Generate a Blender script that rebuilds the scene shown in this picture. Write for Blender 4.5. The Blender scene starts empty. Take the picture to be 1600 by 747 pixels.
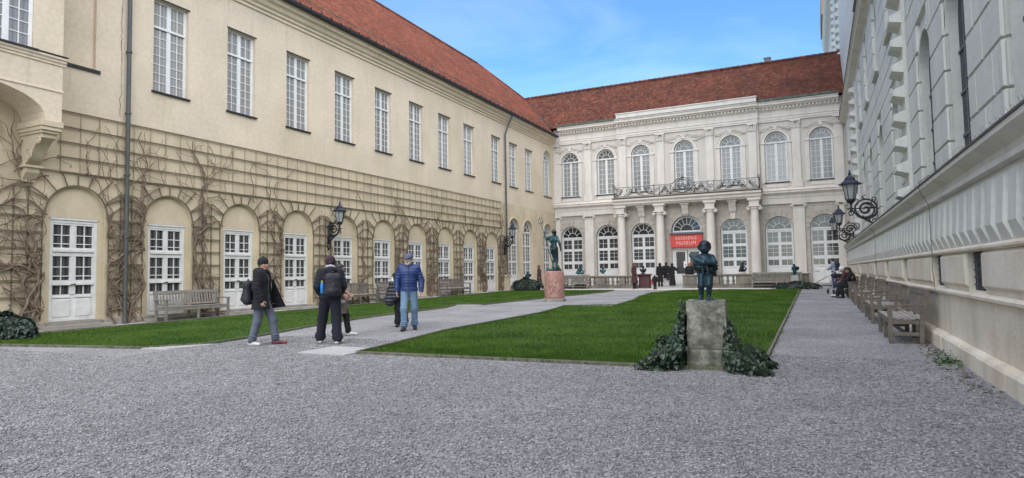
import bpy, bmesh, math, random
import numpy as np
from mathutils import Vector, Matrix
from mathutils.geometry import tessellate_polygon
R = math.radians
PI = math.pi
random.seed(7)
RNG = np.random.default_rng(7)
scn = bpy.context.scene
COL = scn.collection

# ------------------------------------------------------------------ camera
cam_d = bpy.data.cameras.new('camera')
cam_d.sensor_width = 36.0
cam_d.lens = 979.58 / 1600 * 36
cam_d.clip_start = 0.05
cam_d.clip_end = 3000
cam = bpy.data.objects.new('camera', cam_d)
COL.objects.link(cam)
cam.matrix_world = (Matrix.Translation((0, 0, 1.356)) @ Matrix.Rotation(0.4510575, 4, 'Z')
                    @ Matrix.Rotation(PI / 2 + 0.0548906, 4, 'X') @ Matrix.Rotation(-0.0169853, 4, 'Z'))
scn.camera = cam

# ------------------------------------------------------------------ sky, sun, exposure
SUN_AZ = R(142)       # direction the light comes from, measured from +Y towards +X: behind the camera, to its right
SUN_EL = R(48)
world = bpy.data.worlds.new('World')
scn.world = world
world.use_nodes = True
wt = world.node_tree
wt.nodes.clear()
def wn(t, **k):
    n = wt.nodes.new(t)
    for a, b in k.items(): setattr(n, a, b)
    return n
sky = wn('ShaderNodeTexSky', sky_type='NISHITA', sun_disc=False)
sky.sun_elevation = SUN_EL
sky.sun_rotation = SUN_AZ
sky.air_density = 1.0
sky.dust_density = 0.0
sky.ozone_density = 6.0
tc = wn('ShaderNodeTexCoord')
mp = wn('ShaderNodeMapping')
mp.inputs['Scale'].default_value = (1.6, 1.6, 5.0)
mp.inputs['Rotation'].default_value = (0.1, 0.25, 0.4)
cn = wn('ShaderNodeTexNoise')
cn.inputs['Scale'].default_value = 1.7
cn.inputs['Detail'].default_value = 7
cn.inputs['Roughness'].default_value = 0.55
cn.inputs['Distortion'].default_value = 0.5
cr = wn('ShaderNodeValToRGB')
cr.color_ramp.elements[0].position = 0.42
cr.color_ramp.elements[0].color = (0, 0, 0, 1)
cr.color_ramp.elements[1].position = 0.85
cr.color_ramp.elements[1].color = (0.16, 0.16, 0.16, 1)
mx = wn('ShaderNodeMixRGB')
mx.inputs[2].default_value = (8.6, 9.0, 9.6, 1)
bg = wn('ShaderNodeBackground')
bg.inputs['Strength'].default_value = 0.059
wo = wn('ShaderNodeOutputWorld')
L = wt.links.new
L(tc.outputs['Generated'], mp.inputs['Vector']); L(mp.outputs['Vector'], cn.inputs['Vector'])
L(cn.outputs['Fac'], cr.inputs['Fac']); L(cr.outputs['Color'], mx.inputs['Fac'])
tint = wn('ShaderNodeMixRGB', blend_type='MULTIPLY'); tint.inputs[0].default_value = 1; tint.inputs[2].default_value = (.70, .90, 1.0, 1)
L(sky.outputs['Color'], tint.inputs[1]); L(tint.outputs['Color'], mx.inputs[1]); L(mx.outputs['Color'], bg.inputs['Color'])
L(bg.outputs['Background'], wo.inputs['Surface'])

sun_d = bpy.data.lights.new('sun', 'SUN')
sun_d.energy = 1.5
sun_d.angle = R(118)
sun_d.color = (1.0, 0.93, 0.80)
sun = bpy.data.objects.new('sun', sun_d)
COL.objects.link(sun)
sdir = Vector((math.sin(SUN_AZ) * math.cos(SUN_EL), math.cos(SUN_AZ) * math.cos(SUN_EL), math.sin(SUN_EL)))
sun.rotation_euler = sdir.to_track_quat('Z', 'Y').to_euler()

scn.view_settings.view_transform = 'Standard'
scn.view_settings.look = 'None'
scn.view_settings.exposure = 2.17
scn.view_settings.gamma = 1.0
scn.render.engine = 'CYCLES'
scn.cycles.max_bounces = 6
scn.cycles.diffuse_bounces = 4
scn.cycles.use_denoising = True

# ------------------------------------------------------------------ materials
def srgb(r, g, b):
    f = lambda c: (c / 255 / 12.92) if c / 255 <= .04045 else ((c / 255 + .055) / 1.055) ** 2.4
    return (f(r), f(g), f(b))
def material(name, c1, c2=None, rough=.75, ns=1.5, nd=6, lo=.35, hi=.65, fine=0.0, fs=60, bump=0.0, bs=45, bd=.01,
             streak=None, sa=.5, sscale=(5, 5, .45), metal=0.0, coat=0.0, island=0.0, spec=None, pattern=None, drips=None):
    m = bpy.data.materials.new(name)
    m.use_nodes = True
    nt = m.node_tree
    N = nt.nodes; LK = nt.links.new
    b = N['Principled BSDF']
    b.inputs['Roughness'].default_value = rough
    b.inputs['Metallic'].default_value = metal
    if coat: b.inputs['Coat Weight'].default_value = coat
    if spec is not None: b.inputs['Specular IOR Level'].default_value = spec
    t = N.new('ShaderNodeTexCoord')
    co = t.outputs['Object']
    c2 = c2 or tuple(x * .8 for x in c1)
    n1 = N.new('ShaderNodeTexNoise'); n1.inputs['Scale'].default_value = ns; n1.inputs['Detail'].default_value = nd
    n1.inputs['Roughness'].default_value = .6
    LK(co, n1.inputs['Vector'])
    r1 = N.new('ShaderNodeMapRange'); r1.inputs[1].default_value = lo; r1.inputs[2].default_value = hi
    LK(n1.outputs['Fac'], r1.inputs[0])
    mix = N.new('ShaderNodeMixRGB'); mix.inputs[1].default_value = (*c1, 1); mix.inputs[2].default_value = (*c2, 1)
    LK(r1.outputs[0], mix.inputs[0])
    col = mix.outputs[0]
    if streak:
        ma = N.new('ShaderNodeMapping'); ma.inputs['Scale'].default_value = sscale
        LK(co, ma.inputs['Vector'])
        n2 = N.new('ShaderNodeTexNoise'); n2.inputs['Scale'].default_value = 1.0; n2.inputs['Detail'].default_value = 5
        LK(ma.outputs[0], n2.inputs['Vector'])
        r2 = N.new('ShaderNodeMapRange'); r2.inputs[1].default_value = .5; r2.inputs[2].default_value = .75; r2.inputs[4].default_value = sa
        LK(n2.outputs['Fac'], r2.inputs[0])
        m2 = N.new('ShaderNodeMixRGB'); m2.inputs[2].default_value = (*streak, 1)
        LK(r2.outputs[0], m2.inputs[0]); LK(col, m2.inputs[1]); col = m2.outputs[0]
    if drips:      # (colour, amount, scale): rain runs down the render
        ma = N.new('ShaderNodeMapping'); ma.inputs['Scale'].default_value = drips[2]; LK(co, ma.inputs['Vector'])
        nd_ = N.new('ShaderNodeTexNoise'); nd_.inputs['Scale'].default_value = 1.0; nd_.inputs['Detail'].default_value = 6; nd_.inputs['Roughness'].default_value = .65; LK(ma.outputs[0], nd_.inputs['Vector'])
        rd = N.new('ShaderNodeMapRange'); rd.inputs[1].default_value = .56; rd.inputs[2].default_value = .8; rd.inputs[4].default_value = drips[1]; LK(nd_.outputs['Fac'], rd.inputs[0])
        md = N.new('ShaderNodeMixRGB'); md.inputs[2].default_value = (*drips[0], 1); LK(rd.outputs[0], md.inputs[0]); LK(col, md.inputs[1]); col = md.outputs[0]
    if fine:
        n3 = N.new('ShaderNodeTexNoise'); n3.inputs['Scale'].default_value = fs; n3.inputs['Detail'].default_value = 3
        LK(co, n3.inputs['Vector'])
        r4 = N.new('ShaderNodeMapRange'); r4.inputs[1].default_value = .3; r4.inputs[2].default_value = .7
        r4.inputs[3].default_value = 1 - fine; r4.inputs[4].default_value = 1 + fine
        LK(n3.outputs['Fac'], r4.inputs[0])
        m4 = N.new('ShaderNodeMixRGB'); m4.blend_type = 'MULTIPLY'; m4.inputs[0].default_value = 1
        LK(col, m4.inputs[1]); LK(r4.outputs[0], m4.inputs[2]); col = m4.outputs[0]
    if island:
        g = N.new('ShaderNodeNewGeometry')
        r5 = N.new('ShaderNodeMapRange'); r5.inputs[3].default_value = 1 - island; r5.inputs[4].default_value = 1 + island
        LK(g.outputs['Random Per Island'], r5.inputs[0])
        m5 = N.new('ShaderNodeMixRGB'); m5.blend_type = 'MULTIPLY'; m5.inputs[0].default_value = 1
        LK(col, m5.inputs[1]); LK(r5.outputs[0], m5.inputs[2]); col = m5.outputs[0]
    hsock = None
    if pattern: col, hsock = pattern(N, LK, co, col)
    LK(col, b.inputs['Base Color'])
    if bump or hsock:
        bp = N.new('ShaderNodeBump'); bp.inputs['Strength'].default_value = bump or .5; bp.inputs['Distance'].default_value = bd
        if hsock:
            LK(hsock, bp.inputs['Height'])
        else:
            nb = N.new('ShaderNodeTexNoise'); nb.inputs['Scale'].default_value = bs; nb.inputs['Detail'].default_value = 4
            LK(co, nb.inputs['Vector']); LK(nb.outputs['Fac'], bp.inputs['Height'])
        LK(bp.outputs[0], b.inputs['Normal'])
    return m

def brick_pattern(w, h, mortar, dark, vec=(1, 0, 1), jitter=.12, size=.012, offset=.5):
    """rows of blocks or tiles; vec picks which axes of the object's own space run along and up the courses"""
    def f(N, LK, co, col):
        s = N.new('ShaderNodeSeparateXYZ'); LK(co, s.inputs[0])
        c = N.new('ShaderNodeCombineXYZ')
        ax = {'x': 'X', 'y': 'Y', 'z': 'Z'}
        LK(s.outputs[ax[vec[0]]], c.inputs[0]); 
        up = N.new('ShaderNodeMath'); up.operation = 'MULTIPLY'; up.inputs[1].default_value = vec[2]
        LK(s.outputs[ax[vec[1]]], up.inputs[0]); LK(up.outputs[0], c.inputs[1])
        br = N.new('ShaderNodeTexBrick'); LK(c.outputs[0], br.inputs['Vector'])
        br.offset = offset
        br.inputs['Scale'].default_value = 1
        br.inputs['Brick Width'].default_value = w; br.inputs['Row Height'].default_value = h
        br.inputs['Mortar Size'].default_value = size; br.inputs['Mortar Smooth'].default_value = .3
        br.inputs['Color1'].default_value = (1 - jitter,) * 3 + (1,); br.inputs['Color2'].default_value = (1 + jitter,) * 3 + (1,)
        br.inputs['Mortar'].default_value = (dark, dark, dark, 1)
        m = N.new('ShaderNodeMixRGB'); m.blend_type = 'MULTIPLY'; m.inputs[0].default_value = 1
        LK(col, m.inputs[1]); LK(br.outputs['Color'], m.inputs[2])
        inv = N.new('ShaderNodeMath'); inv.operation = 'SUBTRACT'; inv.inputs[0].default_value = 1
        LK(br.outputs['Fac'], inv.inputs[1])
        return m.outputs[0], inv.outputs[0]
    return f
def tile_pattern(vec, w=.19, h=.17):
    """overlapping roof tiles: each course rises towards its lower lip"""
    def f(N, LK, co, col):
        c0, hh = brick_pattern(w, h, 0, .38, vec, .34, .022)(N, LK, co, col)
        s = N.new('ShaderNodeSeparateXYZ'); LK(co, s.inputs[0])
        up = N.new('ShaderNodeMath'); up.operation = 'MULTIPLY'; up.inputs[1].default_value = vec[2] / h
        LK(s.outputs[{'x': 'X', 'y': 'Y', 'z': 'Z'}[vec[1]]], up.inputs[0])
        fr = N.new('ShaderNodeMath'); fr.operation = 'FRACT'; LK(up.outputs[0], fr.inputs[0])
        iv = N.new('ShaderNodeMath'); iv.operation = 'SUBTRACT'; iv.inputs[0].default_value = 1; LK(fr.outputs[0], iv.inputs[1])
        nz = N.new('ShaderNodeTexNoise'); nz.inputs['Scale'].default_value = 1.1; nz.inputs['Detail'].default_value = 6; LK(co, nz.inputs['Vector'])
        ad = N.new('ShaderNodeMath'); ad.operation = 'MULTIPLY_ADD'; ad.inputs[1].default_value = 1.2
        LK(nz.outputs['Fac'], ad.inputs[0]); LK(iv.outputs[0], ad.inputs[2])
        # lichen and pale replacement tiles
        vo = N.new('ShaderNodeTexVoronoi'); vo.inputs['Scale'].default_value = 8; LK(co, vo.inputs['Vector'])
        rr = N.new('ShaderNodeSeparateColor'); LK(vo.outputs['Color'], rr.inputs[0])
        gt = N.new('ShaderNodeMath'); gt.operation = 'GREATER_THAN'; gt.inputs[1].default_value = .93; LK(rr.outputs[0], gt.inputs[0])
        g2 = N.new('ShaderNodeMath'); g2.operation = 'MULTIPLY'; g2.inputs[1].default_value = .28; LK(gt.outputs[0], g2.inputs[0])
        m = N.new('ShaderNodeMixRGB'); m.inputs[2].default_value = (.30, .17, .11, 1); LK(g2.outputs[0], m.inputs[0]); LK(c0, m.inputs[1])
        return m.outputs[0], ad.outputs[0]
    return f
def wave_h(scale, axis='Z'):
    def f(N, LK, co, col):
        w = N.new('ShaderNodeTexWave'); w.bands_direction = axis; w.inputs['Scale'].default_value = scale; w.inputs['Distortion'].default_value = 1.2
        w.inputs['Detail'].default_value = 2
        LK(co, w.inputs['Vector'])
        return col, w.outputs['Fac']
    return f
def curtain_pattern(cols, scale, low=.0, lim=(.0, 1.0)):
    """folds of a curtain close behind the glass, hanging between the heights in lim"""
    def f(N, LK, co, col):
        w = N.new('ShaderNodeTexWave'); w.bands_direction = 'X'; w.inputs['Scale'].default_value = scale; w.inputs['Distortion'].default_value = 2.5
        w.inputs['Detail'].default_value = 2
        ma = N.new('ShaderNodeMapping'); ma.inputs['Scale'].default_value = (1, 1, .15); LK(co, ma.inputs[0]); LK(ma.outputs[0], w.inputs['Vector'])
        m = N.new('ShaderNodeMixRGB'); m.inputs[1].default_value = (*cols[0], 1); m.inputs[2].default_value = (*cols[1], 1)
        LK(w.outputs['Fac'], m.inputs[0])
        oi = N.new('ShaderNodeObjectInfo'); ph = N.new('ShaderNodeMath'); ph.operation = 'MULTIPLY'; ph.inputs[1].default_value = 40; LK(oi.outputs['Random'], ph.inputs[0]); LK(ph.outputs[0], w.inputs['Phase Offset'])
        m2 = N.new('ShaderNodeMixRGB'); m2.inputs[0].default_value = .5; LK(col, m2.inputs[1]); LK(m.outputs[0], m2.inputs[2])
        vr = N.new('ShaderNodeMapRange'); vr.inputs[3].default_value = .72; vr.inputs[4].default_value = 1.25; LK(oi.outputs['Random'], vr.inputs[0])
        m3 = N.new('ShaderNodeMixRGB'); m3.blend_type = 'MULTIPLY'; m3.inputs[0].default_value = 1; LK(m2.outputs[0], m3.inputs[1]); LK(vr.outputs[0], m3.inputs[2])
        return m3.outputs[0], None
    return f

MAT = {}
def mk(key, *a, **k): MAT[key] = material(key, *a, **k); return MAT[key]
mk('ochre stucco', (.67, .56, .415), (.59, .495, .37), rough=.9, ns=.55, fine=.07, fs=9, bump=.25, bs=18, bd=.01, drips=((.36, .31, .24), .75, (2.6, 2.6, .16)), streak=(.50, .42, .27), sa=.75, sscale=(.45, .45, .25))
mk('ochre stucco low', (.62, .515, .355), (.52, .43, .295), rough=.9, ns=.9, fine=.06, fs=25, bump=.3, bs=18, bd=.01, streak=(.37, .31, .20), sa=.6, sscale=(1.6, 1.6, .6))
mk('grey stone base', (.33, .30, .26), (.24, .22, .19), rough=.95, ns=3, fine=.1, bump=.4, bs=30)
mk('rose grey stucco', (.61, .555, .495), (.55, .50, .445), rough=.9, ns=.7, fine=.04, bump=.2, bs=20, streak=(.43, .40, .365), sa=.4, sscale=(2.5, 2.5, .3))
mk('pale trim', (.71, .65, .575), (.64, .585, .515), rough=.85, ns=1.3, fine=.04, bump=.2, bs=25, streak=(.45, .42, .38), sa=.45, sscale=(3, 3, .5))
mk('facade ashlar', (.50, .45, .385), (.43, .385, .33), rough=.92, ns=1.2, fine=.06, bump=.5, bd=.012, streak=(.36, .335, .30), sa=.4, sscale=(3, 3, .5), pattern=brick_pattern(1.15, .40, 0, .72, ('x', 'z', 1.0), .05, .014))
mk('grey green stucco', (.675, .67, .61), (.60, .60, .55), rough=.85, ns=.8, fine=.05, fs=12, bump=.15, bs=25, drips=((.38, .38, .34), .6, (3.5, 3.5, .25)), streak=(.40, .41, .385), sa=.45, sscale=(4, 4, .35))
mk('grey green trim', (.66, .645, .575), (.58, .57, .505), rough=.85, ns=2, fine=.05, bump=.25, bs=25, streak=(.36, .355, .31), sa=.5, sscale=(3, 3, .6))
mk('tan stone', (.78, .72, .61), (.66, .56, .42), rough=.93, ns=1.1, lo=.3, hi=.7, fine=.09, fs=40, bump=.45, bs=35, bd=.012, streak=(.46, .42, .35), sa=.6, sscale=(2.2, 2.2, .6))
mk('roof tiles left', (.275, .086, .046), (.155, .052, .031), spec=.12, rough=.95, ns=.9, lo=.3, hi=.7, bump=.9, bd=.04, pattern=tile_pattern(('x', 'z', 1.414)))
mk('roof tiles back', (.185, .064, .039), (.088, .039, .030), spec=.12, rough=.95, ns=.8, lo=.3, hi=.7, bump=.9, bd=.05, pattern=tile_pattern(('x', 'z', 1.414)))
mk('dark metal', (.035, .036, .04), (.055, .05, .045), rough=.5, ns=8, metal=.6, bump=.2, bs=40)
mk('wrought iron', (.022, .024, .028), (.04, .042, .046), rough=.45, ns=12, metal=.5, bump=.2, bs=60)
mk('blue iron roof', (.02, .024, .05), (.035, .038, .06), rough=.5, ns=10, metal=.3)
mk('zinc', (.15, .16, .17), (.10, .11, .12), rough=.55, ns=4, metal=.7)
mk('copper green', (.14, .21, .17), (.08, .10, .085), rough=.7, ns=5, metal=.3)
mk('pipe paint', (.085, .095, .095), (.12, .115, .10), rough=.6, ns=3, metal=.4)
mk('white paint', (.74, .73, .70), (.66, .645, .61), rough=.5, ns=3, fine=.03, bump=.08, bs=40)
mk('white paint worn', (.72, .705, .67), (.60, .575, .53), rough=.55, ns=4, lo=.4, hi=.7, fine=.04, bump=.12, bs=50)
mk('dark pane', (.035, .037, .042), (.075, .075, .078), rough=.06, ns=1.2, spec=.5, pattern=curtain_pattern(((.02, .02, .022), (.16, .155, .15)), 2.2))
mk('curtained pane', (.29, .28, .262), (.22, .215, .20), rough=.1, ns=.9, spec=.5, pattern=curtain_pattern(((.19, .185, .175), (.36, .35, .33)), 2.6))
mk('grey pane', (.12, .12, .115), (.20, .195, .18), rough=.06, ns=1.0, spec=.5, pattern=curtain_pattern(((.05, .05, .05), (.24, .23, .21)), 2.0))
mk('night pane', (.02, .022, .026), (.035, .036, .04), rough=.05, ns=2, spec=.5)
mk('lamp glass', (.42, .43, .42), (.32, .33, .33), rough=.12, ns=4, spec=.5)
mk('trellis pale', (.46, .39, .265), (.36, .305, .20), rough=.9, ns=5, fine=.15, bump=.3, bs=60)
mk('trellis wood', (.19, .155, .10), (.12, .10, .066), rough=.9, ns=5, fine=.15, bump=.3, bs=60)
mk('vine bark', (.135, .096, .066), (.23, .172, .122), rough=.95, ns=9, fine=.2, bump=.6, bs=70)
mk('ivy leaf', (.016, .034, .018), (.032, .056, .028), rough=.35, ns=5, island=.55, spec=.5)
mk('ivy leaf dark', (.014, .030, .020), (.026, .046, .028), rough=.35, ns=5, island=.5, spec=.5)
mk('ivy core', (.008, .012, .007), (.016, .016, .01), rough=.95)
mk('weed', (.06, .12, .03), (.10, .15, .045), rough=.7, island=.4)
mk('bench seat wood skylit', (.40, .365, .32), (.28, .25, .22), rough=.8, ns=4, fine=.2, fs=90, bump=.35, bs=80)  # weathered seat slats; sky reflection put into the paler colour
mk('netted pane', (.03, .034, .04), (.06, .065, .07), rough=.75, ns=3, pattern=brick_pattern(.12, .12, 0, 2.2, ('x', 'z', 1.0), .1, .010, 0))
mk('old bench wood', (.20, .165, .13), (.11, .093, .078), rough=.85, ns=4, fine=.2, fs=90, bump=.35, bs=80)
mk('pale bench wood', (.27, .245, .21), (.19, .17, .145), rough=.85, ns=4, fine=.15, fs=90, bump=.3, bs=80)
mk('bronze patina', (.028, .10, .115), (.012, .024, .026), rough=.38, ns=5.5, lo=.38, hi=.6, fine=.12, bump=.35, bs=22, metal=.35, streak=(.07, .20, .20), sa=.45, sscale=(9, 9, 2))
mk('bronze blue', (.024, .060, .088), (.009, .018, .024), rough=.42, ns=4.5, lo=.4, hi=.66, fine=.1, bump=.3, bs=25, metal=.35, streak=(.045, .105, .14), sa=.3, sscale=(8, 8, 2))
mk('bronze dark', (.012, .018, .024), (.025, .04, .045), rough=.35, ns=6, metal=.5, bump=.3, bs=25)
mk('bronze green legs', (.018, .05, .052), (.03, .075, .085), rough=.4, ns=6, metal=.35, bump=.3, bs=25)
mk('mossy stone', (.33, .315, .255), (.125, .125, .095), rough=.95, ns=5.5, lo=.4, hi=.6, fine=.2, fs=35, bump=.9, bs=12, bd=.03, streak=(.085, .085, .065), sa=.65, sscale=(5, 5, 2.2))
mk('red marble', (.42, .235, .185), (.30, .15, .12), rough=.6, ns=5, fine=.16, fs=28, bump=.35, bs=14, bd=.02, streak=(.52, .36, .29), sa=.5, sscale=(6, 6, 3))
mk('balustrade stone', (.25, .22, .17), (.145, .13, .105), rough=.95, ns=2.2, lo=.35, hi=.65, fine=.12, bump=.5, bs=25, streak=(.11, .10, .085), sa=.6, sscale=(4, 4, .8))
mk('slab stone', (.43, .42, .40), (.36, .355, .34), rough=.9, ns=3, fine=.1, bump=.3, bs=40)
mk('pavement stone', (.60, .56, .52), (.52, .49, .455), rough=.92, ns=2, fine=.1, bump=.3, bs=40)
mk('edging', (.13, .115, .09), (.20, .18, .15), rough=.9, ns=5, fine=.15)
mk('maroon paint', (.085, .026, .026), (.06, .020, .022), rough=.6, ns=3)
mk('sign red', (.62, .055, .042), (.56, .05, .04), rough=.5, ns=2)
mk('sign letters', (.75, .55, .45), (.7, .5, .42), rough=.5)
mk('paper', (.8, .79, .77), (.76, .75, .73), rough=.7)
mk('steel rail', (.42, .44, .46), (.35, .37, .39), rough=.35, metal=.8)
mk('netting', (.05, .055, .06), (.08, .085, .09), rough=.5, ns=3, pattern=brick_pattern(.06, .06, 0, 2.6, ('x', 'z', 1.0), .1, .006, 0))
mk('skin', (.52, .30, .215), (.46, .25, .18), rough=.5, ns=8)
mk('skin tan', (.42, .235, .165), (.36, .19, .13), rough=.5, ns=8)
mk('hair dark', (.010, .008, .008), (.022, .018, .016), rough=.5, ns=20, bump=.6, bs=60)
mk('hair grey', (.33, .31, .29), (.45, .43, .41), rough=.7, ns=30, bump=.5, bs=60)
mk('hair red', (.14, .045, .022), (.09, .03, .018), rough=.5, ns=20, bump=.5, bs=60)
mk('eye dark', (.015, .012, .01), (.02, .016, .014), rough=.2)
def cloth(key, c, var=.75, rough=.9, **k): mk(key, c, tuple(x * var for x in c), rough=rough, ns=4, fine=.08, bump=k.pop('bump', .5), bs=k.pop('bs', 14), bd=k.pop('bd', .012), **k)
cloth('black coat cloth', (.010, .011, .014)); cloth('navy black cloth', (.012, .014, .024)); cloth('black cloth', (.012, .012, .013))
cloth('grey shirt cloth', (.085, .09, .10)); cloth('grey jeans', (.13, .145, .185)); cloth('blue jeans', (.17, .265, .38), var=.75)
mk('blue puffer', (.018, .042, .165), (.012, .030, .115), rough=.5, ns=5, bump=.35, bd=.012, pattern=wave_h(4.5))
mk('black puffer', (.012, .013, .02), (.02, .02, .03), rough=.45, ns=5, bump=.7, bd=.02, pattern=wave_h(3.5))
cloth('white cloth', (.72, .71, .70), var=.85); cloth('taupe cloth', (.165, .135, .12)); cloth('maroon cloth', (.075, .028, .028)); cloth('plum cap', (.045, .018, .03))
cloth('grey hood cloth', (.42, .42, .45)); cloth('cap blue', (.10, .12, .20)); cloth('orange hat', (.62, .16, .06)); cloth('denim dark', (.07, .10, .18)); cloth('lilac cloth', (.33, .35, .46))
mk('shoe white', (.70, .68, .66), (.55, .53, .52), rough=.6, ns=12); mk('shoe black', (.015, .015, .017), (.03, .03, .032), rough=.5, ns=12); mk('shoe red', (.45, .03, .03), (.05, .04, .04), rough=.5, ns=9)
mk('bottle blue', (.03, .22, .58), (.025, .19, .52), rough=.25); mk('bottle cap', (.35, .38, .10), (.3, .33, .08), rough=.4)
mk('pack black', (.012, .013, .018), (.022, .023, .03), rough=.7, ns=9, bump=.4, bs=20)

# ------------------------------------------------------------------ mesh helpers
class MB:
    def __init__(s): s.v = []; s.f = []
    def add(s, vs, fs):
        o = len(s.v); s.v.extend([tuple(p) for p in vs]); s.f.extend([tuple(i + o for i in f) for f in fs])
    def box(s, x0, x1, y0, y1, z0, z1):
        x0, x1 = min(x0, x1), max(x0, x1); y0, y1 = min(y0, y1), max(y0, y1); z0, z1 = min(z0, z1), max(z0, z1)
        s.add([(x0, y0, z0), (x1, y0, z0), (x1, y1, z0), (x0, y1, z0), (x0, y0, z1), (x1, y0, z1), (x1, y1, z1), (x0, y1, z1)],
              [(0, 3, 2, 1), (4, 5, 6, 7), (0, 1, 5, 4), (1, 2, 6, 5), (2, 3, 7, 6), (3, 0, 4, 7)])
    def frustum(s, x0, x1, z0, z1, yb, yf, b):
        """block on a wall: back at yb, face at yf (outwards is -y), edges chamfered by b"""
        s.add([(x0, yb, z0), (x1, yb, z0), (x1, yb, z1), (x0, yb, z1), (x0 + b, yf, z0 + b), (x1 - b, yf, z0 + b), (x1 - b, yf, z1 - b), (x0 + b, yf, z1 - b)],
              [(4, 5, 6, 7), (0, 1, 5, 4), (1, 2, 6, 5), (2, 3, 7, 6), (3, 0, 4, 7)])
    def beam(s, a, b, w, h, up=(0, 0, 1)):
        a = Vector(a); b = Vector(b); d = (b - a).normalized(); u = Vector(up)
        if abs(d.dot(u)) > .95: u = Vector((0, 1, 0))
        r = d.cross(u).normalized() * (w / 2); u = r.cross(d).normalized() * (h / 2)
        vs = [p + sx * r + sz * u for p in (a, b) for sx, sz in ((-1, -1), (1, -1), (1, 1), (-1, 1))]
        s.add(vs, [(0, 1, 2, 3), (7, 6, 5, 4), (0, 4, 5, 1), (1, 5, 6, 2), (2, 6, 7, 3), (3, 7, 4, 0)])
    def tube(s, pts, rad, n=6, cap=True):
        P = [Vector(p) for p in pts]
        if not hasattr(rad, '__len__'): rad = [rad] * len(P)
        o = len(s.v); prev = None
        for i, p in enumerate(P):
            t = (P[min(i + 1, len(P) - 1)] - P[max(i - 1, 0)])
            t = t.normalized() if t.length > 1e-9 else Vector((0, 0, 1))
            if prev is None:
                ref = Vector((0, 0, 1)) if abs(t.z) < .9 else Vector((1, 0, 0))
                u = t.cross(ref).normalized()
            else:
                u = (prev - t * prev.dot(t)); u = u.normalized() if u.length > 1e-6 else t.orthogonal().normalized()
            prev = u; w = t.cross(u)
            for k in range(n):
                a = 2 * PI * k / n
                s.v.append(tuple(p + (u * math.cos(a) + w * math.sin(a)) * rad[i]))
        for i in range(len(P) - 1):
            for k in range(n):
                a = o + i * n + k; b = o + i * n + (k + 1) % n
                s.f.append((a, b, b + n, a + n))
        if cap:
            s.f.append(tuple(o + k for k in reversed(range(n)))); e = o + (len(P) - 1) * n; s.f.append(tuple(e + k for k in range(n)))
    def lathe(s, prof, n=16, c=(0, 0, 0), sx=1, sy=1):
        o = len(s.v)
        for r, z in prof:
            for k in range(n):
                a = 2 * PI * (k + .5) / n
                s.v.append((c[0] + r * math.cos(a) * sx, c[1] + r * math.sin(a) * sy, c[2] + z))
        for i in range(len(prof) - 1):
            for k in range(n):
                a = o + i * n + k; b = o + i * n + (k + 1) % n
                s.f.append((a, b, b + n, a + n))
        s.f.append(tuple(o + k for k in reversed(range(n)))); e = o + (len(prof) - 1) * n; s.f.append(tuple(e + k for k in range(n)))
    def poly_prism(s, poly, y0, y1):
        """closed outline in (x, z) given thickness from y0 to y1"""
        n = len(poly); o = len(s.v)
        for y in (y0, y1): s.v.extend([(p[0], y, p[1]) for p in poly])
        for i in range(n):
            j = (i + 1) % n; s.f.append((o + i, o + j, o + n + j, o + n + i))
        for t in tessellate_polygon([[Vector((p[0], p[1], 0)) for p in poly]]):
            s.f.append(tuple(o + i for i in t)); s.f.append(tuple(o + n + i for i in reversed(t)))
    def profile_x(s, prof, x0, x1):
        """moulding: outline in (y, z) run along x"""
        n = len(prof); o = len(s.v)
        for x in (x0, x1): s.v.extend([(x, p[0], p[1]) for p in prof])
        for i in range(n):
            j = (i + 1) % n; s.f.append((o + i, o + j, o + n + j, o + n + i))
        for t in tessellate_polygon([[Vector((p[0], p[1], 0)) for p in prof]]):
            s.f.append(tuple(o + i for i in t)); s.f.append(tuple(o + n + i for i in reversed(t)))
    def sheet_with_holes(s, outer, holes, y):
        polys = [[Vector((p[0], p[1], 0)) for p in outer]] + [[Vector((p[0], p[1], 0)) for p in h] for h in holes]
        flatp = [p for q in polys for p in q]; o = len(s.v)
        s.v.extend([(p.x, y, p.y) for p in flatp])
        s.f.extend([tuple(o + i for i in t) for t in tessellate_polygon(polys)])
    def reveal(s, poly, y0, y1):
        n = len(poly); o = len(s.v)
        for y in (y0, y1): s.v.extend([(p[0], y, p[1]) for p in poly])
        for i in range(n):
            j = (i + 1) % n; s.f.append((o + i, o + j, o + n + j, o + n + i))
    def blob(s, c, r, n=10, m=7, sc=(1, 1, 1)):
        prof = [(max(1e-3, r * math.sin(PI * i / m)), -r * math.cos(PI * i / m)) for i in range(m + 1)]
        o = len(s.v)
        for rr, z in prof:
            for k in range(n):
                a = 2 * PI * k / n; s.v.append((c[0] + rr * math.cos(a) * sc[0], c[1] + rr * math.sin(a) * sc[1], c[2] + z * sc[2]))
        for i in range(m):
            for k in range(n):
                a = o + i * n + k; b = o + i * n + (k + 1) % n
                s.f.append((a, b, b + n, a + n))
    def mesh(s, name, mat, smooth=False, recalc=True):
        me = bpy.data.meshes.new(name)
        me.from_pydata(s.v, [], s.f)
        if recalc and len(s.f) < 200000:
            bm = bmesh.new(); bm.from_mesh(me); bmesh.ops.recalc_face_normals(bm, faces=bm.faces); bm.to_mesh(me); bm.free()
        if smooth: me.polygons.foreach_set('use_smooth', [True] * len(me.polygons))
        me.materials.append(MAT[mat] if isinstance(mat, str) else mat)
        me.update()
        return me
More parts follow.
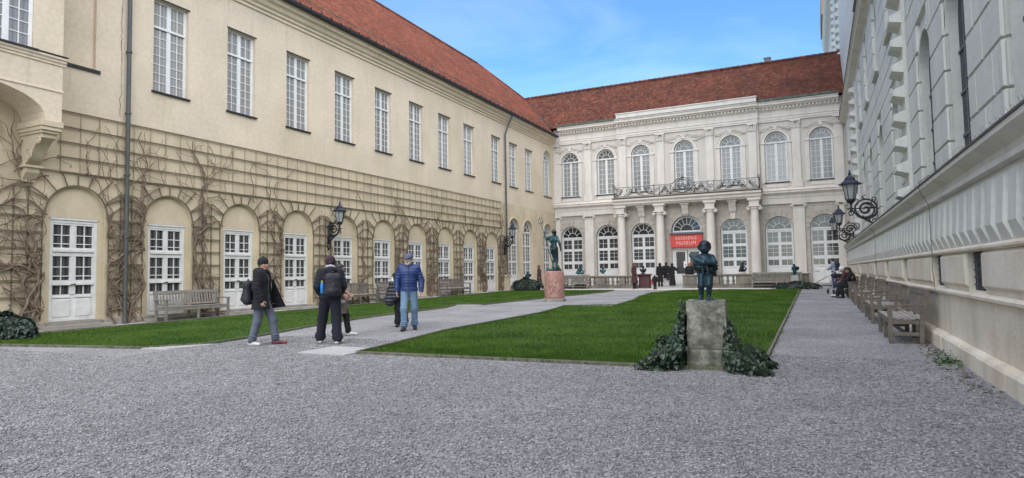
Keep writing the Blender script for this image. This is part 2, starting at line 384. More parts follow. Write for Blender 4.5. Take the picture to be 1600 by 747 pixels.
    def build(s, name, mat, parent=None, smooth=False, loc=(0, 0, 0), rz=0, bevel=0, recalc=True):
        o = bpy.data.objects.new(name, s.mesh(name, mat, smooth, recalc))
        COL.objects.link(o)
        o.location = loc; o.rotation_euler = (0, 0, rz)
        if parent: o.parent = parent
        if bevel:
            b = o.modifiers.new('bevel', 'BEVEL'); b.width = bevel; b.segments = 2; b.limit_method = 'ANGLE'; b.angle_limit = R(40)
        return o
def tag(o, label=None, cat=None, group=None, kind=None):
    if label: o['label'] = label
    if cat: o['category'] = cat
    if group: o['group'] = group
    if kind: o['kind'] = kind
    return o
def thing(name, label, cat, loc=(0, 0, 0), rz=0, group=None):
    o = bpy.data.objects.new(name, None); o.empty_display_size = .2
    COL.objects.link(o); o.location = loc; o.rotation_euler = (0, 0, rz)
    return tag(o, label, cat, group)
def copy_tree(o, parent=None):
    c = o.copy(); COL.objects.link(c); c.parent = parent
    for ch in o.children: copy_tree(ch, c)
    return c
def copy_part(o, loc):
    c = copy_tree(o, o.parent); c.location = loc; return c
def rect(x0, x1, z0, z1): return [(x0, z0), (x1, z0), (x1, z1), (x0, z1)]
def arch(xc, w, z0, ztop, n=18, rise=None):
    r = w / 2; rise = r if rise is None else rise; zs = ztop - rise
    return [(xc - r, z0), (xc + r, z0)] + [(xc + r * math.cos(PI * i / n), zs + rise * math.sin(PI * i / n)) for i in range(n + 1)]
def gz(y): return max(0.0, min(.0075 * (y - 10), .28))
def numpy_object(name, V, F, mat, parent=None, smooth=False):
    me = bpy.data.meshes.new(name)
    V = np.asarray(V, np.float32); F = np.asarray(F, np.int32); k = F.shape[1]
    me.vertices.add(len(V)); me.vertices.foreach_set('co', V.ravel())
    me.loops.add(F.size); me.loops.foreach_set('vertex_index', F.ravel())
    me.polygons.add(len(F)); me.polygons.foreach_set('loop_start', np.arange(0, F.size, k, dtype=np.int32))
    me.polygons.foreach_set('loop_total', np.full(len(F), k, np.int32))
    if smooth: me.polygons.foreach_set('use_smooth', np.ones(len(F), bool))
    me.update(calc_edges=True); me.validate()
    me.materials.append(MAT[mat])
    o = bpy.data.objects.new(name, me); COL.objects.link(o)
    if parent: o.parent = parent
    return o
# ------------------------------------------------------------------ ground
def gravel_material():
    m = bpy.data.materials.new('gravel'); m.use_nodes = True
    nt = m.node_tree; N = nt.nodes; LK = nt.links.new; b = N['Principled BSDF']; b.inputs['Roughness'].default_value = .9
    t = N.new('ShaderNodeTexCoord'); co = t.outputs['Object']
    warp = N.new('ShaderNodeTexNoise'); warp.inputs['Scale'].default_value = 25; LK(co, warp.inputs['Vector'])
    wm = N.new('ShaderNodeMixRGB'); wm.blend_type = 'ADD'; wm.inputs[0].default_value = .03; LK(co, wm.inputs[1]); LK(warp.outputs['Color'], wm.inputs[2])
    v = N.new('ShaderNodeTexVoronoi'); v.inputs['Scale'].default_value = 62; LK(wm.outputs[0], v.inputs['Vector'])
    v2 = N.new('ShaderNodeTexVoronoi'); v2.inputs['Scale'].default_value = 17; LK(wm.outputs[0], v2.inputs['Vector'])
    sc = N.new('ShaderNodeSeparateColor'); LK(v.outputs['Color'], sc.inputs[0])
    r = N.new('ShaderNodeValToRGB'); e = r.color_ramp.elements
    e[0].position = 0; e[0].color = (.13, .128, .13, 1); e[1].position = 1; e[1].color = (.51, .50, .50, 1)
    x = e.new(.35); x.color = (.24, .236, .242, 1); x = e.new(.75); x.color = (.315, .31, .315, 1)
    LK(sc.outputs[0], r.inputs[0])
    big = N.new('ShaderNodeTexNoise'); big.inputs['Scale'].default_value = .6; big.inputs['Detail'].default_value = 7; LK(co, big.inputs['Vector'])
    br = N.new('ShaderNodeMapRange'); br.inputs[1].default_value = .3; br.inputs[2].default_value = .7; br.inputs[3].default_value = .78; br.inputs[4].default_value = 1.16
    LK(big.outputs['Fac'], br.inputs[0])
    mm = N.new('ShaderNodeMixRGB'); mm.blend_type = 'MULTIPLY'; mm.inputs[0].default_value = 1; LK(r.outputs[0], mm.inputs[1]); LK(br.outputs[0], mm.inputs[2])
    LK(mm.outputs[0], b.inputs['Base Color'])
    ad = N.new('ShaderNodeMath'); ad.operation = 'MULTIPLY_ADD'; ad.inputs[1].default_value = .7
    LK(v2.outputs['Distance'], ad.inputs[0]); LK(v.outputs['Distance'], ad.inputs[2])
    bp = N.new('ShaderNodeBump'); bp.invert = True; bp.inputs['Strength'].default_value = .9; bp.inputs['Distance'].default_value = .012
    LK(ad.outputs[0], bp.inputs['Height']); LK(bp.outputs[0], b.inputs['Normal'])
    return m
MAT['gravel'] = gravel_material()
mk('pebble', (.32, .315, .315), (.24, .237, .24), rough=.85, ns=3, island=.55)
mk('turf', (.058, .115, .014), (.03, .072, .008), rough=.95, ns=1.2, fine=.35, fs=45, bump=.8, bs=70, bd=.02)
mk('grass blade', (.092, .160, .022), (.042, .096, .011), spec=.15, rough=.8, ns=.7, lo=.38, hi=.62, island=.4)

def clip_y(poly, y0, keep_above):
    out = []
    for i in range(len(poly)):
        a = poly[i]; b = poly[(i + 1) % len(poly)]
        ina = (a[1] >= y0) == keep_above; inb = (b[1] >= y0) == keep_above
        if ina: out.append(a)
        if ina != inb:
            t = (y0 - a[1]) / (b[1] - a[1]); out.append((a[0] + t * (b[0] - a[0]), y0))
    return out
def ground_sheet(name, poly, mat, dz, kind='structure'):
    """flat sheet that follows the slight rise of the courtyard"""
    mb = MB()
    for part in (clip_y(poly, 10.0, False), clip_y(clip_y(poly, 10.0, True), 47.3333, False), clip_y(poly, 47.3333, True)):
        if len(part) < 3: continue
        o = len(mb.v); mb.v.extend([(p[0], p[1], gz(p[1]) + dz) for p in part])
        for t in tessellate_polygon([[Vector((p[0], p[1], 0)) for p in part]]):
            a, b, c = [part[i] for i in t]
            if (b[0] - a[0]) * (c[1] - a[1]) - (b[1] - a[1]) * (c[0] - a[0]) < 0: t = t[::-1]
            mb.f.append(tuple(o + i for i in t))
    return tag(mb.build(name, mat, recalc=False), kind=kind)
ground_sheet('ground', [(-600, -600), (600, -600), (600, 900), (-600, 900)], 'gravel', 0)
LAWN_R = [(-7.25, 8.74), (-.72, 8.92), (-.86, 35.3), (-.95, 37.6), (-7.1, 37.2), (-7.9, 33.4), (-7.6, 29.5), (-7.0, 26.5), (-6.75, 22.7), (-8.5, 21.9), (-7.95, 18.6), (-7.9, 12.6)]
LAWN_L = [(-18.1, 6.95), (-15.64, 7.3), (-11.96, 7.98), (-11.3, 8.8), (-11.6, 10.6), (-12.3, 13.2), (-12.7, 16), (-12.75, 20.2), (-13.3, 22.1), (-12.2, 22.4), (-12.0, 25), (-11.4, 30), (-10.9, 34.6), (-11.2, 37.2), (-17.95, 37.0), (-17.95, 16.0)]
ground_sheet('lawn', LAWN_R, 'turf', .02)
ground_sheet('lawn', LAWN_L, 'turf', .02)
ground_sheet('pavement', [(-18.825, 2.0), (-17.98, 2.0), (-17.98, 37.2), (-18.825, 37.2)], 'pavement stone', .030)
ground_sheet('terrace', [(-18.825, 40.2), (1.8, 40.2), (1.8, 46.9), (-18.825, 46.9)], 'slab stone', .012)
ground_sheet('pavement', [(-18.8, 37.7), (-.2, 37.7), (-.2, 40.15), (-18.8, 40.15)], 'pavement stone', .010)
def edging(poly, closed=True):
    mb = MB(); n = len(poly)
    for i in range(n if closed else n - 1):
        a = poly[i]; b = poly[(i + 1) % n]
        segs = 1 if (a[1] - 10) * (b[1] - 10) >= 0 else 2
        pts = [a, b] if segs == 1 else [a, (a[0] + (b[0] - a[0]) * (10 - a[1]) / (b[1] - a[1]), 10), b]
        for p, q in zip(pts, pts[1:]):
            d = Vector((q[0] - p[0], q[1] - p[1], 0)).normalized() * -.02
            mb.beam((p[0] + d.x, p[1] + d.y, gz(p[1]) + .012 + .001 * i), (q[0] - d.x, q[1] - d.y, gz(q[1]) + .012 + .001 * i), .045, .075)
    return tag(mb.build('lawn_edging', 'edging'), kind='structure')
edging(LAWN_R); edging(LAWN_L)

def grass(poly, n, bias):
    """individual blades, thickest where the lawn is nearest"""
    P = np.array(poly); lo = P.min(0); hi = P.max(0)
    pts = []
    while sum(len(p) for p in pts) < n:
        u = RNG.random((n, 2)); y = lo[1] + (hi[1] - lo[1]) * u[:, 1] ** bias; x = lo[0] + (hi[0] - lo[0]) * u[:, 0]
        inside = np.zeros(n, bool); j = len(P) - 1
        for i in range(len(P)):
            c = (P[i, 1] > y) != (P[j, 1] > y)
            xi = P[i, 0] + (y - P[i, 1]) * (P[j, 0] - P[i, 0]) / (P[j, 1] - P[i, 1] + 1e-12)
            inside ^= c & (x < xi); j = i
        pts.append(np.stack([x, y], 1)[inside])
    q = np.concatenate(pts)[:n]
    m = n // 14; e = RNG.integers(0, len(P), m); tt = RNG.random((m, 1)); q[:m] = P[e] * (1 - tt) + P[(e + 1) % len(P)] * tt + RNG.normal(0, .045, (m, 2))     # tufts creeping over the border
    z = np.clip(.0075 * (q[:, 1] - 10), 0, .28) + .015
    a = RNG.random(n) * 2 * PI; far = np.clip(q[:, 1] / 14, 1, 2.5)
    w = (.004 + .004 * RNG.random(n)) * far; hgt = .025 + .035 * RNG.random(n) * (1 + .4 * np.sin(q[:, 0] * 1.7) * np.sin(q[:, 1] * 1.3))
    lean = (RNG.random((n, 2)) - .5) * .05
    dx = np.cos(a) * w; dy = np.sin(a) * w
    V = np.empty((n, 3, 3)); V[:, 0] = np.stack([q[:, 0] - dx, q[:, 1] - dy, z], 1); V[:, 1] = np.stack([q[:, 0] + dx, q[:, 1] + dy, z], 1)
    V[:, 2] = np.stack([q[:, 0] + lean[:, 0], q[:, 1] + lean[:, 1], z + hgt], 1)
    o = numpy_object('grass', V.reshape(-1, 3), np.arange(3 * n).reshape(n, 3), 'grass blade')
    return tag(o, kind='stuff')
tag(grass(LAWN_R, 170000, 2.0), 'short green turf of the lawn beside the gravel on the right', 'grass')
tag(grass(LAWN_L, 110000, 1.7), 'short green turf of the lawn below the vine covered wall', 'grass')

def pebbles(n):
    """loose stones lying on the gravel close by"""
    y = 2.3 + 8.5 * RNG.random(n) ** 1.0; x = (-.62 * y - 1.2) + (RNG.random(n) * (.62 * y + 1.2 + 1.7))
    x = -2.1 * y - 1.0 + RNG.random(n) * (2.1 * y + 2.72)
    s = .004 + .0075 * RNG.random(n) ** 2.5 + .0004 * y
    base = np.array([(1, 0, 0), (-1, 0, 0), (0, 1, 0), (0, -1, 0), (0, 0, 1), (0, 0, -1)], float)
    F = np.array([(0, 2, 4), (2, 1, 4), (1, 3, 4), (3, 0, 4), (2, 0, 5), (1, 2, 5), (3, 1, 5), (0, 3, 5)])
    V = base[None] * s[:, None, None] * (.6 + .9 * RNG.random((n, 6, 1))); V[:, :, 2] *= .55
    a = RNG.random(n) * 2 * PI; c = np.cos(a)[:, None]; d = np.sin(a)[:, None]
    X = V[:, :, 0] * 1.5 * c - V[:, :, 1] * d; Y = V[:, :, 0] * 1.5 * d + V[:, :, 1] * c
    V[:, :, 0] = X + x[:, None]; V[:, :, 1] = Y + y[:, None]; V[:, :, 2] += (np.clip(.0075 * (y - 10), 0, 1) + s * .25)[:, None]
    keep = ~((y > 8.7) & (x > -7.3) & (x < -.7)) & ~((y > 7) & (x < -11.2))
    V = V[keep]
    return numpy_object('gravel', V.reshape(-1, 3), (F[None] + 6 * np.arange(len(V))[:, None, None]).reshape(-1, 3), 'pebble', smooth=False)
tag(pebbles(190000), 'loose grey stones strewn over the gravel of the courtyard', 'gravel', kind='stuff')

def slab(poly, label):
    mb = MB(); n = len(poly)
    mb.v = [(p[0], p[1], gz(p[1]) + z) for z in (-.02, .028) for p in poly]
    mb.f = [tuple(range(n)), tuple(range(n, 2 * n))] + [(i, (i + 1) % n, n + (i + 1) % n, n + i) for i in range(n)]
    return tag(mb.build('stone_slab', 'slab stone', bevel=.006), label, 'stone slab', 'flat stone slabs at the lawn corners')
slab([(-8.35, 8.42), (-7.28, 8.42), (-7.28, 9.38), (-8.35, 9.38)], 'flat pale stone slab at the near corner of the right lawn')
slab([(-11.92, 7.92), (-11.28, 8.02), (-11.1, 8.95), (-11.3, 8.85)], 'narrow flat stone slab at the near corner of the left lawn')
slab([(-7.9, 21.75), (-6.8, 22.2), (-6.8, 22.7), (-7.9, 22.3)], 'flat stone slab set halfway along the path edge of the right lawn')
slab([(-13.3, 22.0), (-12.3, 21.9), (-12.2, 22.5), (-13.2, 22.5)], 'flat stone slab set halfway along the path edge of the left lawn')

# ------------------------------------------------------------------ windows and doors (local: x along the wall, z up, outwards is -y)
def frame_bars(mb, x0, x1, z0, z1, t, y0, y1):
    mb.box(x0, x0 + t, y0, y1, z0, z1); mb.box(x1 - t, x1, y0, y1, z0, z1)
    mb.box(x0 + t, x1 - t, y0, y1, z0, z0 + t); mb.box(x0 + t, x1 - t, y0, y1, z1 - t, z1)
def grid_bars(mb, x0, x1, z0, z1, cols, rows, t, y0, y1):
    for i in range(1, cols):
        x = x0 + (x1 - x0) * i / cols; mb.box(x - t / 2, x + t / 2, y0, y1, z0, z1)
    zs = [z0 + (z1 - z0) * i / rows for i in range(1, rows)] if isinstance(rows, int) else [z0 + (z1 - z0) * r for r in rows]
    for z in zs: mb.box(x0, x1, y0 + .003, y1 - .003, z - t / 2, z + t / 2)
def fan_bars(mb, xc, zs, r, t, y0, y1, n=6, inner=.42):
    """half-round fanlight: outer ring, inner ring, spokes"""
    for rr, tt in ((r - t, t), (r * inner, .028)):
        m = 20; o = len(mb.v)
        for k in range(m + 1):
            a = PI * k / m
            for q in (rr, rr + tt):
                for y in (y0, y1): mb.v.append((xc + q * math.cos(a), y, zs + q * math.sin(a)))
        for k in range(m):
            a = o + 4 * k; b = a + 4
            mb.f += [(a, b, b + 2, a + 2), (a + 1, a + 3, b + 3, b + 1), (a, a + 1, b + 1, b), (a + 2, b + 2, b + 3, a + 3)]
    for k in range(1, n):
        a = PI * k / n
        mb.beam((xc + r * inner * math.cos(a), (y0 + y1) / 2 + .002, zs + r * inner * math.sin(a)), (xc + (r - t * .5) * math.cos(a), (y0 + y1) / 2 + .002, zs + (r - t * .5) * math.sin(a)), .028, (y1 - y0) * .8, (0, 1, 0))
def pane(poly, y, mat, parent):
    mb = MB(); mb.sheet_with_holes(poly, [], y); return mb.build('pane', mat, parent)
def casement(parent, x, z, w, h, top_rows=2, low_rows=7, tsplit=.29, mat='curtained pane', y=.13, label=None):
    """tall two-leaf window with a transom"""
    f = MB(); x0, x1 = -w / 2, w / 2; zt = h * (1 - tsplit)
    frame_bars(f, x0, x1, 0, h, .06, 0, .07)
    f.box(x0 + .06, x1 - .06, -.025, .065, zt - .035, zt + .035)
    for a, b, rows in ((.06, zt - .035, low_rows), (zt + .035, h - .06, top_rows)):
        f.box(-.05, .05, .005, .06, a, b)
        for s in (-1, 1):
            xa, xb = sorted((s * .05, s * (w / 2 - .06)))
            f.box(xa, xa + .022, .015, .055, a, b); f.box(xb - .022, xb, .015, .055, a, b)
            grid_bars(f, xa + .022, xb - .022, a, b, 2, rows, .022, .02, .05)
    o = f.build('window', 'white paint', parent, loc=(x, y, z))
    pane(rect(x0 + .04, x1 - .04, .04, h - .04), .042, mat, o)
    s = MB(); s.box(-w / 2 - .06, w / 2 + .06, -.21, .05, -.055, -.004); s.build('sill', 'dark metal', o, bevel=.006)
    return o
def french_door(parent, x, z, w, h, y=.02):
    """white door in three tiers of panes over wooden panels"""
    f = MB(); x0, x1 = -w / 2, w / 2; t = .085
    frame_bars(f, x0, x1, 0, h, t, 0, .12)
    f.box(x0 - .03, x1 + .03, -.03, .05, h, h + .05)
    tiers = [(.74, .99, (.0,)), (1.14, 1.81, (.17, .55)), (2.05, h - .14, (.17, .55))]
    f.box(x0 + t, x1 - t, -.025, .1, 1.00, 1.055); f.box(x0 + t, x1 - t, .01, .1, 1.056, 1.14)
    f.box(x0 + t, x1 - t, -.03, .1, 1.93, 2.0); f.box(x0 + t, x1 - t, .01, .1, 1.81, 1.929); f.box(x0 + t, x1 - t, .012, .1, 2.001, 2.05)
    f.box(x0 + t, x1 - t, .014, .1, h - .14, h - t)
    for a, b, rows in tiers:
        f.box(-.055, .055, .015, .09, a, b)
        for s in (-1, 1):
            xa, xb = sorted((s * .055, s * (w / 2 - t)))
            f.box(xa, xa + .03, .03, .085, a, b); f.box(xb - .03, xb, .03, .085, a, b)
            grid_bars(f, xa + .03, xb - .03, a, b, 2, rows if rows != (.0,) else (), .026, .035, .075)
    f.box(x0 + t, x1 - t, .04, .09, .02, .74)
    for s in (-1, 1):
        xa, xb = sorted((s * .045, s * (w / 2 - t - .035)))
        f.frustum(xa, xb, .1, .62, .041, .012, .03); f.box(xa, xb, .008, .045, .645, .69)
    o = f.build('french_door', 'white paint worn', parent, loc=(x, y, z), bevel=.004)
    pane(rect(x0 + .06, x1 - .06, .73, h - .06), .065, 'dark pane', o)
    k = MB(); k.blob((.03, -.03, 1.02), .022); k.beam((.03, -.03, 1.02), (-.07, -.035, 1.015), .015, .02); k.build('handle', 'dark metal', o)
    return o
def arched_window(parent, x, z, w, h, y, tiers, mat, fan_mat, panel=0.0, sill=True, name='window', inner=.42, spokes=6):
    """round-headed window: tiers = list of (z0, z1, rows) of glazed panes below the fanlight"""
    f = MB(); r = w / 2; zs = h - r; t = .08
    f.box(-r, -r + t, 0, .1, 0, zs); f.box(r - t, r, 0, .1, 0, zs); f.box(-r + t, r - t, 0, .1, 0, t)
    fan_bars(f, 0, zs, r, t, 0, .09, spokes, inner)
    f.box(-r + t, r - t, -.03, .1, zs - .07, zs + .035)
    last = panel if panel else t
    for (a, b, rows) in tiers:
        if a - last > .005: f.box(-r + t, r - t, .008, .09, last, a)
        last = b
        f.box(-.06, .06, .012, .085, a, b)
        for s in (-1, 1):
            xa, xb = sorted((s * .06, s * (r - t)))
            f.box(xa, xa + .03, .025, .08, a, b); f.box(xb - .03, xb, .025, .08, a, b)
            grid_bars(f, xa + .03, xb - .03, a, b, 2, rows, .026, .03, .07)
    if zs - .07 - last > .005: f.box(-r + t, r - t, .008, .09, last, zs - .07)
    if panel:
        f.box(-r + t, r - t, .03, .08, t, panel)
        for s in (-1, 1):
            xa, xb = sorted((s * .07, s * (r - t - .06))); f.frustum(xa, xb, t + .08, panel - .1, .031, .008, .025)
    o = f.build(name, 'white paint', parent, loc=(x, y, z))
    pane(rect(-r + .05, r - .05, (panel or t) - .02, zs), .06, mat, o)
    pane(arch(0, w - .08, zs + .001, h - .04)[0:], .058, fan_mat, o)
    if sill:
        s = MB(); s.box(-r - .1, r + .1, -.24, .05, -.07, -.003); s.build('sill', 'dark metal', o, bevel=.006)
    return o

# ------------------------------------------------------------------ left wing
wing = thing('palace_wing', 'long ochre palace wing with red tiled roof and a row of white doors below vines', 'building', (-18.825, 0, 0), PI / 2)
DOORC = [10.56 + 2.806 * i for i in range(10)]
DW, DZ0, DZ1 = 1.27, .24, 3.12
UPC = [13.39 + 2.806 * i for i in range(8)] + [36.62, 39.26, 41.9]
def build_wing():
    H = 11.66
    wall = MB(); low = MB()
    holes = []
    for c in DOORC: holes.append(arch(c, 1.6, -.3, 4.03))
    for c in UPC: holes.append(rect(c - .62, c + .62, 7.37, 10.41))
    tall = [39.22, 41.55, 45.3]
    TW = 1.72
    for c in tall: holes.append(arch(c, TW, .30, 5.19))
    holes.append(arch(45.45, 1.5, 7.32, 11.0))
    holes.append(rect(9.3, 11.0, 7.52, 10.4)); holes.append(arch(7.05, 3.5, 5.0, 6.13, 18, 1.05))
    # the wall is cut in two storeys so that each can carry its own weathering
    up = [h for h in holes if h[0][1] > 6]; dn = [h for h in holes if h[0][1] < 6]
    wall.sheet_with_holes([(-14, 6.14), (46.93, 6.14), (46.93, H + .3), (-14, H + .3)], up, 0)
    low.sheet_with_holes([(-14, -.31), (46.93, -.31), (46.93, 6.14), (-14, 6.14)], dn, 0)
    for h in up: wall.reveal(h, 0, .26 if h[0][0] > 11 else .13)
    pass
    for h in dn: low.reveal(h, 0, .26 if h[0][0] > 38 else .07) if h[0][1] < 4 else None
    for c in DOORC:
        low.sheet_with_holes(arch(c, 1.6, -.3, 4.03), [rect(c - DW / 2, c + DW / 2, DZ0 - .5 + .3, DZ1)], .07)
        low.reveal(rect(c - DW / 2, c + DW / 2, -.3, DZ1), .07, .3)
    wall.sheet_with_holes(rect(9.3, 11.0, 7.52, 10.4), [], .13); low.reveal(arch(7.05, 3.5, 5.0, 6.13, 18, 1.05), 0, 1.2); low.sheet_with_holes(arch(7.05, 3.5, 5.0, 6.13, 18, 1.05), [], 1.2)
    wall.box(-14, 46.9, 1.5, 1.6, -.3, 11.9)
    wall.build('wall', 'ochre stucco', wing); low.build('wall', 'ochre stucco low', wing)
    # far gable of the wing behind the facade and its back
    g = MB(); g.box(-14, 60, 12.0, 12.3, -.3, 11.9); g.build('wall', 'ochre stucco', wing)
    # plinth and steps
    last = -14
    for c in DOORC + [37.98]:
        p = MB(); p.box(last, c - .78, -.09, .02, -.1, .22); p.build('plinth', 'grey stone base', wing, bevel=.012); last = c + .78
    for c in DOORC:
        s = MB(); s.box(c - .86, c + .86, -.32, .1, gz(c) - .05, .5 * (gz(c) + .03) + .09 + .03); s.box(c - .74, c + .74, -.02, .28, .05, .232)
        s.build('door_step', 'grey stone base', wing, bevel=.01)
    d0 = french_door(wing, DOORC[0], DZ0, DW, DZ1 - DZ0 - .055, .1)
    for c in DOORC[1:]: copy_part(d0, (c, .1, DZ0))
    w0 = casement(wing, UPC[0], 7.385, 1.235, 3.02, 2, 7)
    for c in UPC[1:]: copy_part(w0, (c, .13, 7.385))
    for c in UPC:
        lint = MB(); lint.box(c - .64, c + .66, -.03, .1, 10.411, 10.455); lint.build('drip_moulding', 'dark metal', wing)
    t0 = arched_window(wing, tall[0], .33, TW - .05, 4.83, .2, [(.95, 1.75, 3), (1.9, 2.95, 4), (3.05, 3.88, 3)], 'grey pane', 'grey pane', panel=.8, sill=False, name='french_window')
    for c in tall[1:]: copy_part(t0, (c, .2, .33))
    arched_window(wing, 45.45, 7.34, 1.46, 3.64, .18, [(.08, 2.8, 7)], 'curtained pane', 'grey pane')
    # raised surrounds of the tall windows
    for c in tall:
        m = MB()
        for i in range(24):
            a0, a1 = PI * i / 24, PI * (i + 1) / 24; zs = 5.19 - TW / 2; r0, r1 = TW / 2 + .002, TW / 2 + .12
            q = [(c + r * math.cos(a), zs + r * math.sin(a)) for r, a in ((r0, a0), (r1, a0), (r1, a1), (r0, a1))]
            m.poly_prism(q, -.04, -.001)
        m.build('arch_surround', 'ochre stucco', wing)
    # pier block below the second drainpipe
    b = MB(); b.box(37.45, 38.2, -.16, .02, .1, 1.15); b.box(37.4, 38.25, -.22, .02, 1.15, 1.27); b.build('pier_base', 'ochre stucco low', wing, bevel=.01)
    # cornice
    c = MB()
    prof = [(.05, 11.52), (-.06, 11.52), (-.06, 11.62), (-.14, 11.66), (-.14, 11.74), (-.24, 11.80), (-.30, 11.92), (-.44, 11.97), (-.44, 12.08), (-.52, 12.11), (.05, 12.16)]
    c.profile_x(prof, -14, 46.4); c.build('cornice', 'ochre stucco', wing)
    # gutter with snow guard hooks
    g = MB()
    gp = [(-.50, 12.125), (-.66, 12.125), (-.70, 12.17), (-.70, 12.27), (-.67, 12.27), (-.66, 12.19), (-.52, 12.16)]
    g.profile_x(gp, -14, 46.3)
    for k in range(90): 
        x = -8 + k * .6; g.box(x, x + .03, -.73, -.66, 12.13, 12.33)
    g.build('gutter', 'dark metal', wing)
    # roof: eave at y=-.6, ridge 6.9 m behind it, hipped behind the facade wing
    e = .625; zr0 = 12.2; rid = 6.9
    E = (45.6, -e + rid, zr0 + rid); V = (50.2, 3.95, 16.775); Cn = (46.43, .175, 13.0)
    r = MB()
    A = (-14, -e, zr0); B = (46.05, -e, zr0); F0 = (-14, -e + rid, zr0 + rid)
    r.add([A, B, Cn, V, E, F0], [(0, 1, 2, 3, 4, 5)])
    r.build('roof', 'roof tiles left', wing)
    r = MB(); r.add([F0, E, (52, 13.4, zr0 + .2), (-14, 13.4, zr0 + .2), V], [(0, 1, 2, 3), (1, 4, 2)]); r.build('roof', 'roof tiles left', wing)
    rc = MB(); rc.tube([F0, E], .11, 7); rc.tube([E, V], .10, 7); rc.build('ridge_tiles', 'roof tiles left', wing, smooth=True)
    vl = MB(); vl.beam(Vector(Cn) + Vector((0, 0, .03)), Vector(V) + Vector((0, 0, .03)), .28, .03); vl.build('valley_flashing', 'dark metal', wing)
    # snow rail low on the roof
    sr = MB(); sr.tube([(-8, -.05, 12.93), (45.5, -.05, 12.93)], .018, 5)
    for k in range(60): sr.beam((-7.5 + k * .9, -.05, 12.93), (-7.5 + k * .9, .0, 12.80), .02, .02)
    sr.build('snow_guard', 'copper green', wing)
    # drainpipes
    d = MB(); d.tube([(11.91, -.13, .1), (11.91, -.13, 11.7)], .062, 10)
    for z in (.8, 2.6, 4.5, 6.4, 8.3, 10.2): d.lathe([(.063, z), (.085, z + .005), (.085, z + .055), (.063, z + .06)], 10, (11.91, -.13, 0)); d.box(11.89, 11.93, -.09, .02, z, z + .06)
    d.build('drainpipe', 'pipe paint', wing, smooth=False)
    d = MB(); d.tube([(37.83, -.27, 1.27), (37.83, -.12, 1.5), (37.83, -.12, 10.3), (37.83, -.12, 10.8), (37.95, -.35, 11.55), (38.0, -.58, 12.0), (38.0, -.58, 12.15)], .058, 10)
    for z in (2.4, 4.6, 6.8, 9.0): d.lathe([(.06, z), (.08, z + .005), (.08, z + .055), (.06, z + .06)], 10, (37.83, -.12, 0))
    d.build('drainpipe', 'pipe paint', wing)
    # frame of the blind panel next to the oriel
    f = MB(); f.box(9.3, 11.12, -.05, .03, 7.43, 7.52); f.build('sill', 'dark metal', wing)
    f = MB(); f.box(9.3, 11.1, -.04, .03, 10.4, 10.5); f.build('drip_moulding', 'dark metal', wing)
    # mortar crack and conduit scars beside the pipe
    k = MB(); rr = random.Random(3); pts = [(11.74, -.012, 6.3)]
    while pts[-1][2] < 11.2: pts.append((11.74 + rr.uniform(-.035, .035), -.012, pts[-1][2] + rr.uniform(.05, .2)))
    k.tube(pts, [.002 + .007 * rr.random() for _ in pts], 5); k.build('dead_tendril', 'vine bark', wing)
    # oriel on corbels, an open vault below it
    o = MB(); ox1, p0 = 9.53, -1.09
    n = 18; ac, ar, az, rise = 6.9, 2.24, 5.52, .82
    pts = [(ox1, az), (ox1, 11.4), (1.0, 11.4), (1.0, az), (ac - ar, az)] + [(ac - ar * math.cos(PI * i / n), az + rise * math.sin(PI * i / n) ** .8) for i in range(1, n)] + [(ac + ar, az)]
    hole = rect(7.65, 8.84, 7.26, 10.6)
    o.sheet_with_holes(pts, [hole], p0); o.reveal(pts, p0, -.002); o.reveal(hole, p0, p0 + .2)
    o.build('oriel', 'ochre stucco', wing)
    om = MB(); om.profile_x([(p0 - .001, 7.0), (p0 - .03, 7.01), (p0 - .03, 7.06), (p0 - .06, 7.09), (p0 - .06, 7.13), (p0 - .10, 7.17), (p0 - .10, 7.22), (p0 - .001, 7.24)], 1, ox1 + .07)
    om.build('oriel_moulding', 'ochre stucco', wing)
    om = MB(); om.profile_x([(p0 - .001, 6.30), (p0 - .025, 6.305), (p0 - .025, 6.345), (p0 - .001, 6.36)], 1, ox1 + .015); om.build('oriel_moulding', 'ochre stucco', wing)
    om = MB(); om.box(1, ox1 + .08, p0 - .12, p0 - .002, 7.241, 7.262); om.build('oriel_sill', 'dark metal', wing)
    casement(wing, 8.245, 7.275, 1.17, 3.1, 2, 7, y=p0 + .07)
    # corbel: block, S-shaped console seen from its side, drop below
    c = MB(); y0 = p0
    c.box(9.02, ox1 + .03, y0 - .05, -.003, 5.36, az - .002); c.box(9.05, ox1 + .0, y0 - .02, -.003, 5.26, 5.359); c.box(9.08, ox1 - .03, y0 + .03, -.003, 5.19, 5.259)
    cv = [(-.003, 5.19), (y0 + .10, 5.19), (y0 + .10, 5.08)]
    for i in range(1, 13):
        t = i / 12; cv.append((y0 + .10 + .74 * t ** .62 + .03 * math.sin(t * 2 * PI), 5.08 - .62 * t - .10 * math.sin(PI * t)))
    cv += [(-.22, 4.42), (-.003, 4.42)]
    c.profile_x(cv, 9.12, ox1 - .07)
    c.box(9.06, ox1 - .01, -.36, -.003, 4.36, 4.419); c.profile_x([(-.003, 4.36), (-.30, 4.36), (-.27, 4.24), (-.12, 4.08), (-.1, 4.0), (-.003, 4.0)], 9.13, ox1 - .08)
    c.build('corbel', 'ochre stucco low', wing, bevel=.012)
    s = MB()
    for cx_, cz_, rr_, sg in ((-.42, 4.68, .17, 1), (-.86, 5.02, .10, -1)):
        s.tube([(9.115, cx_ + q[0], cz_ + q[2]) for q in spiral_pts(rr_, 1.7, sg)], .022, 5)
    s.build('scroll', 'ochre stucco low', wing)
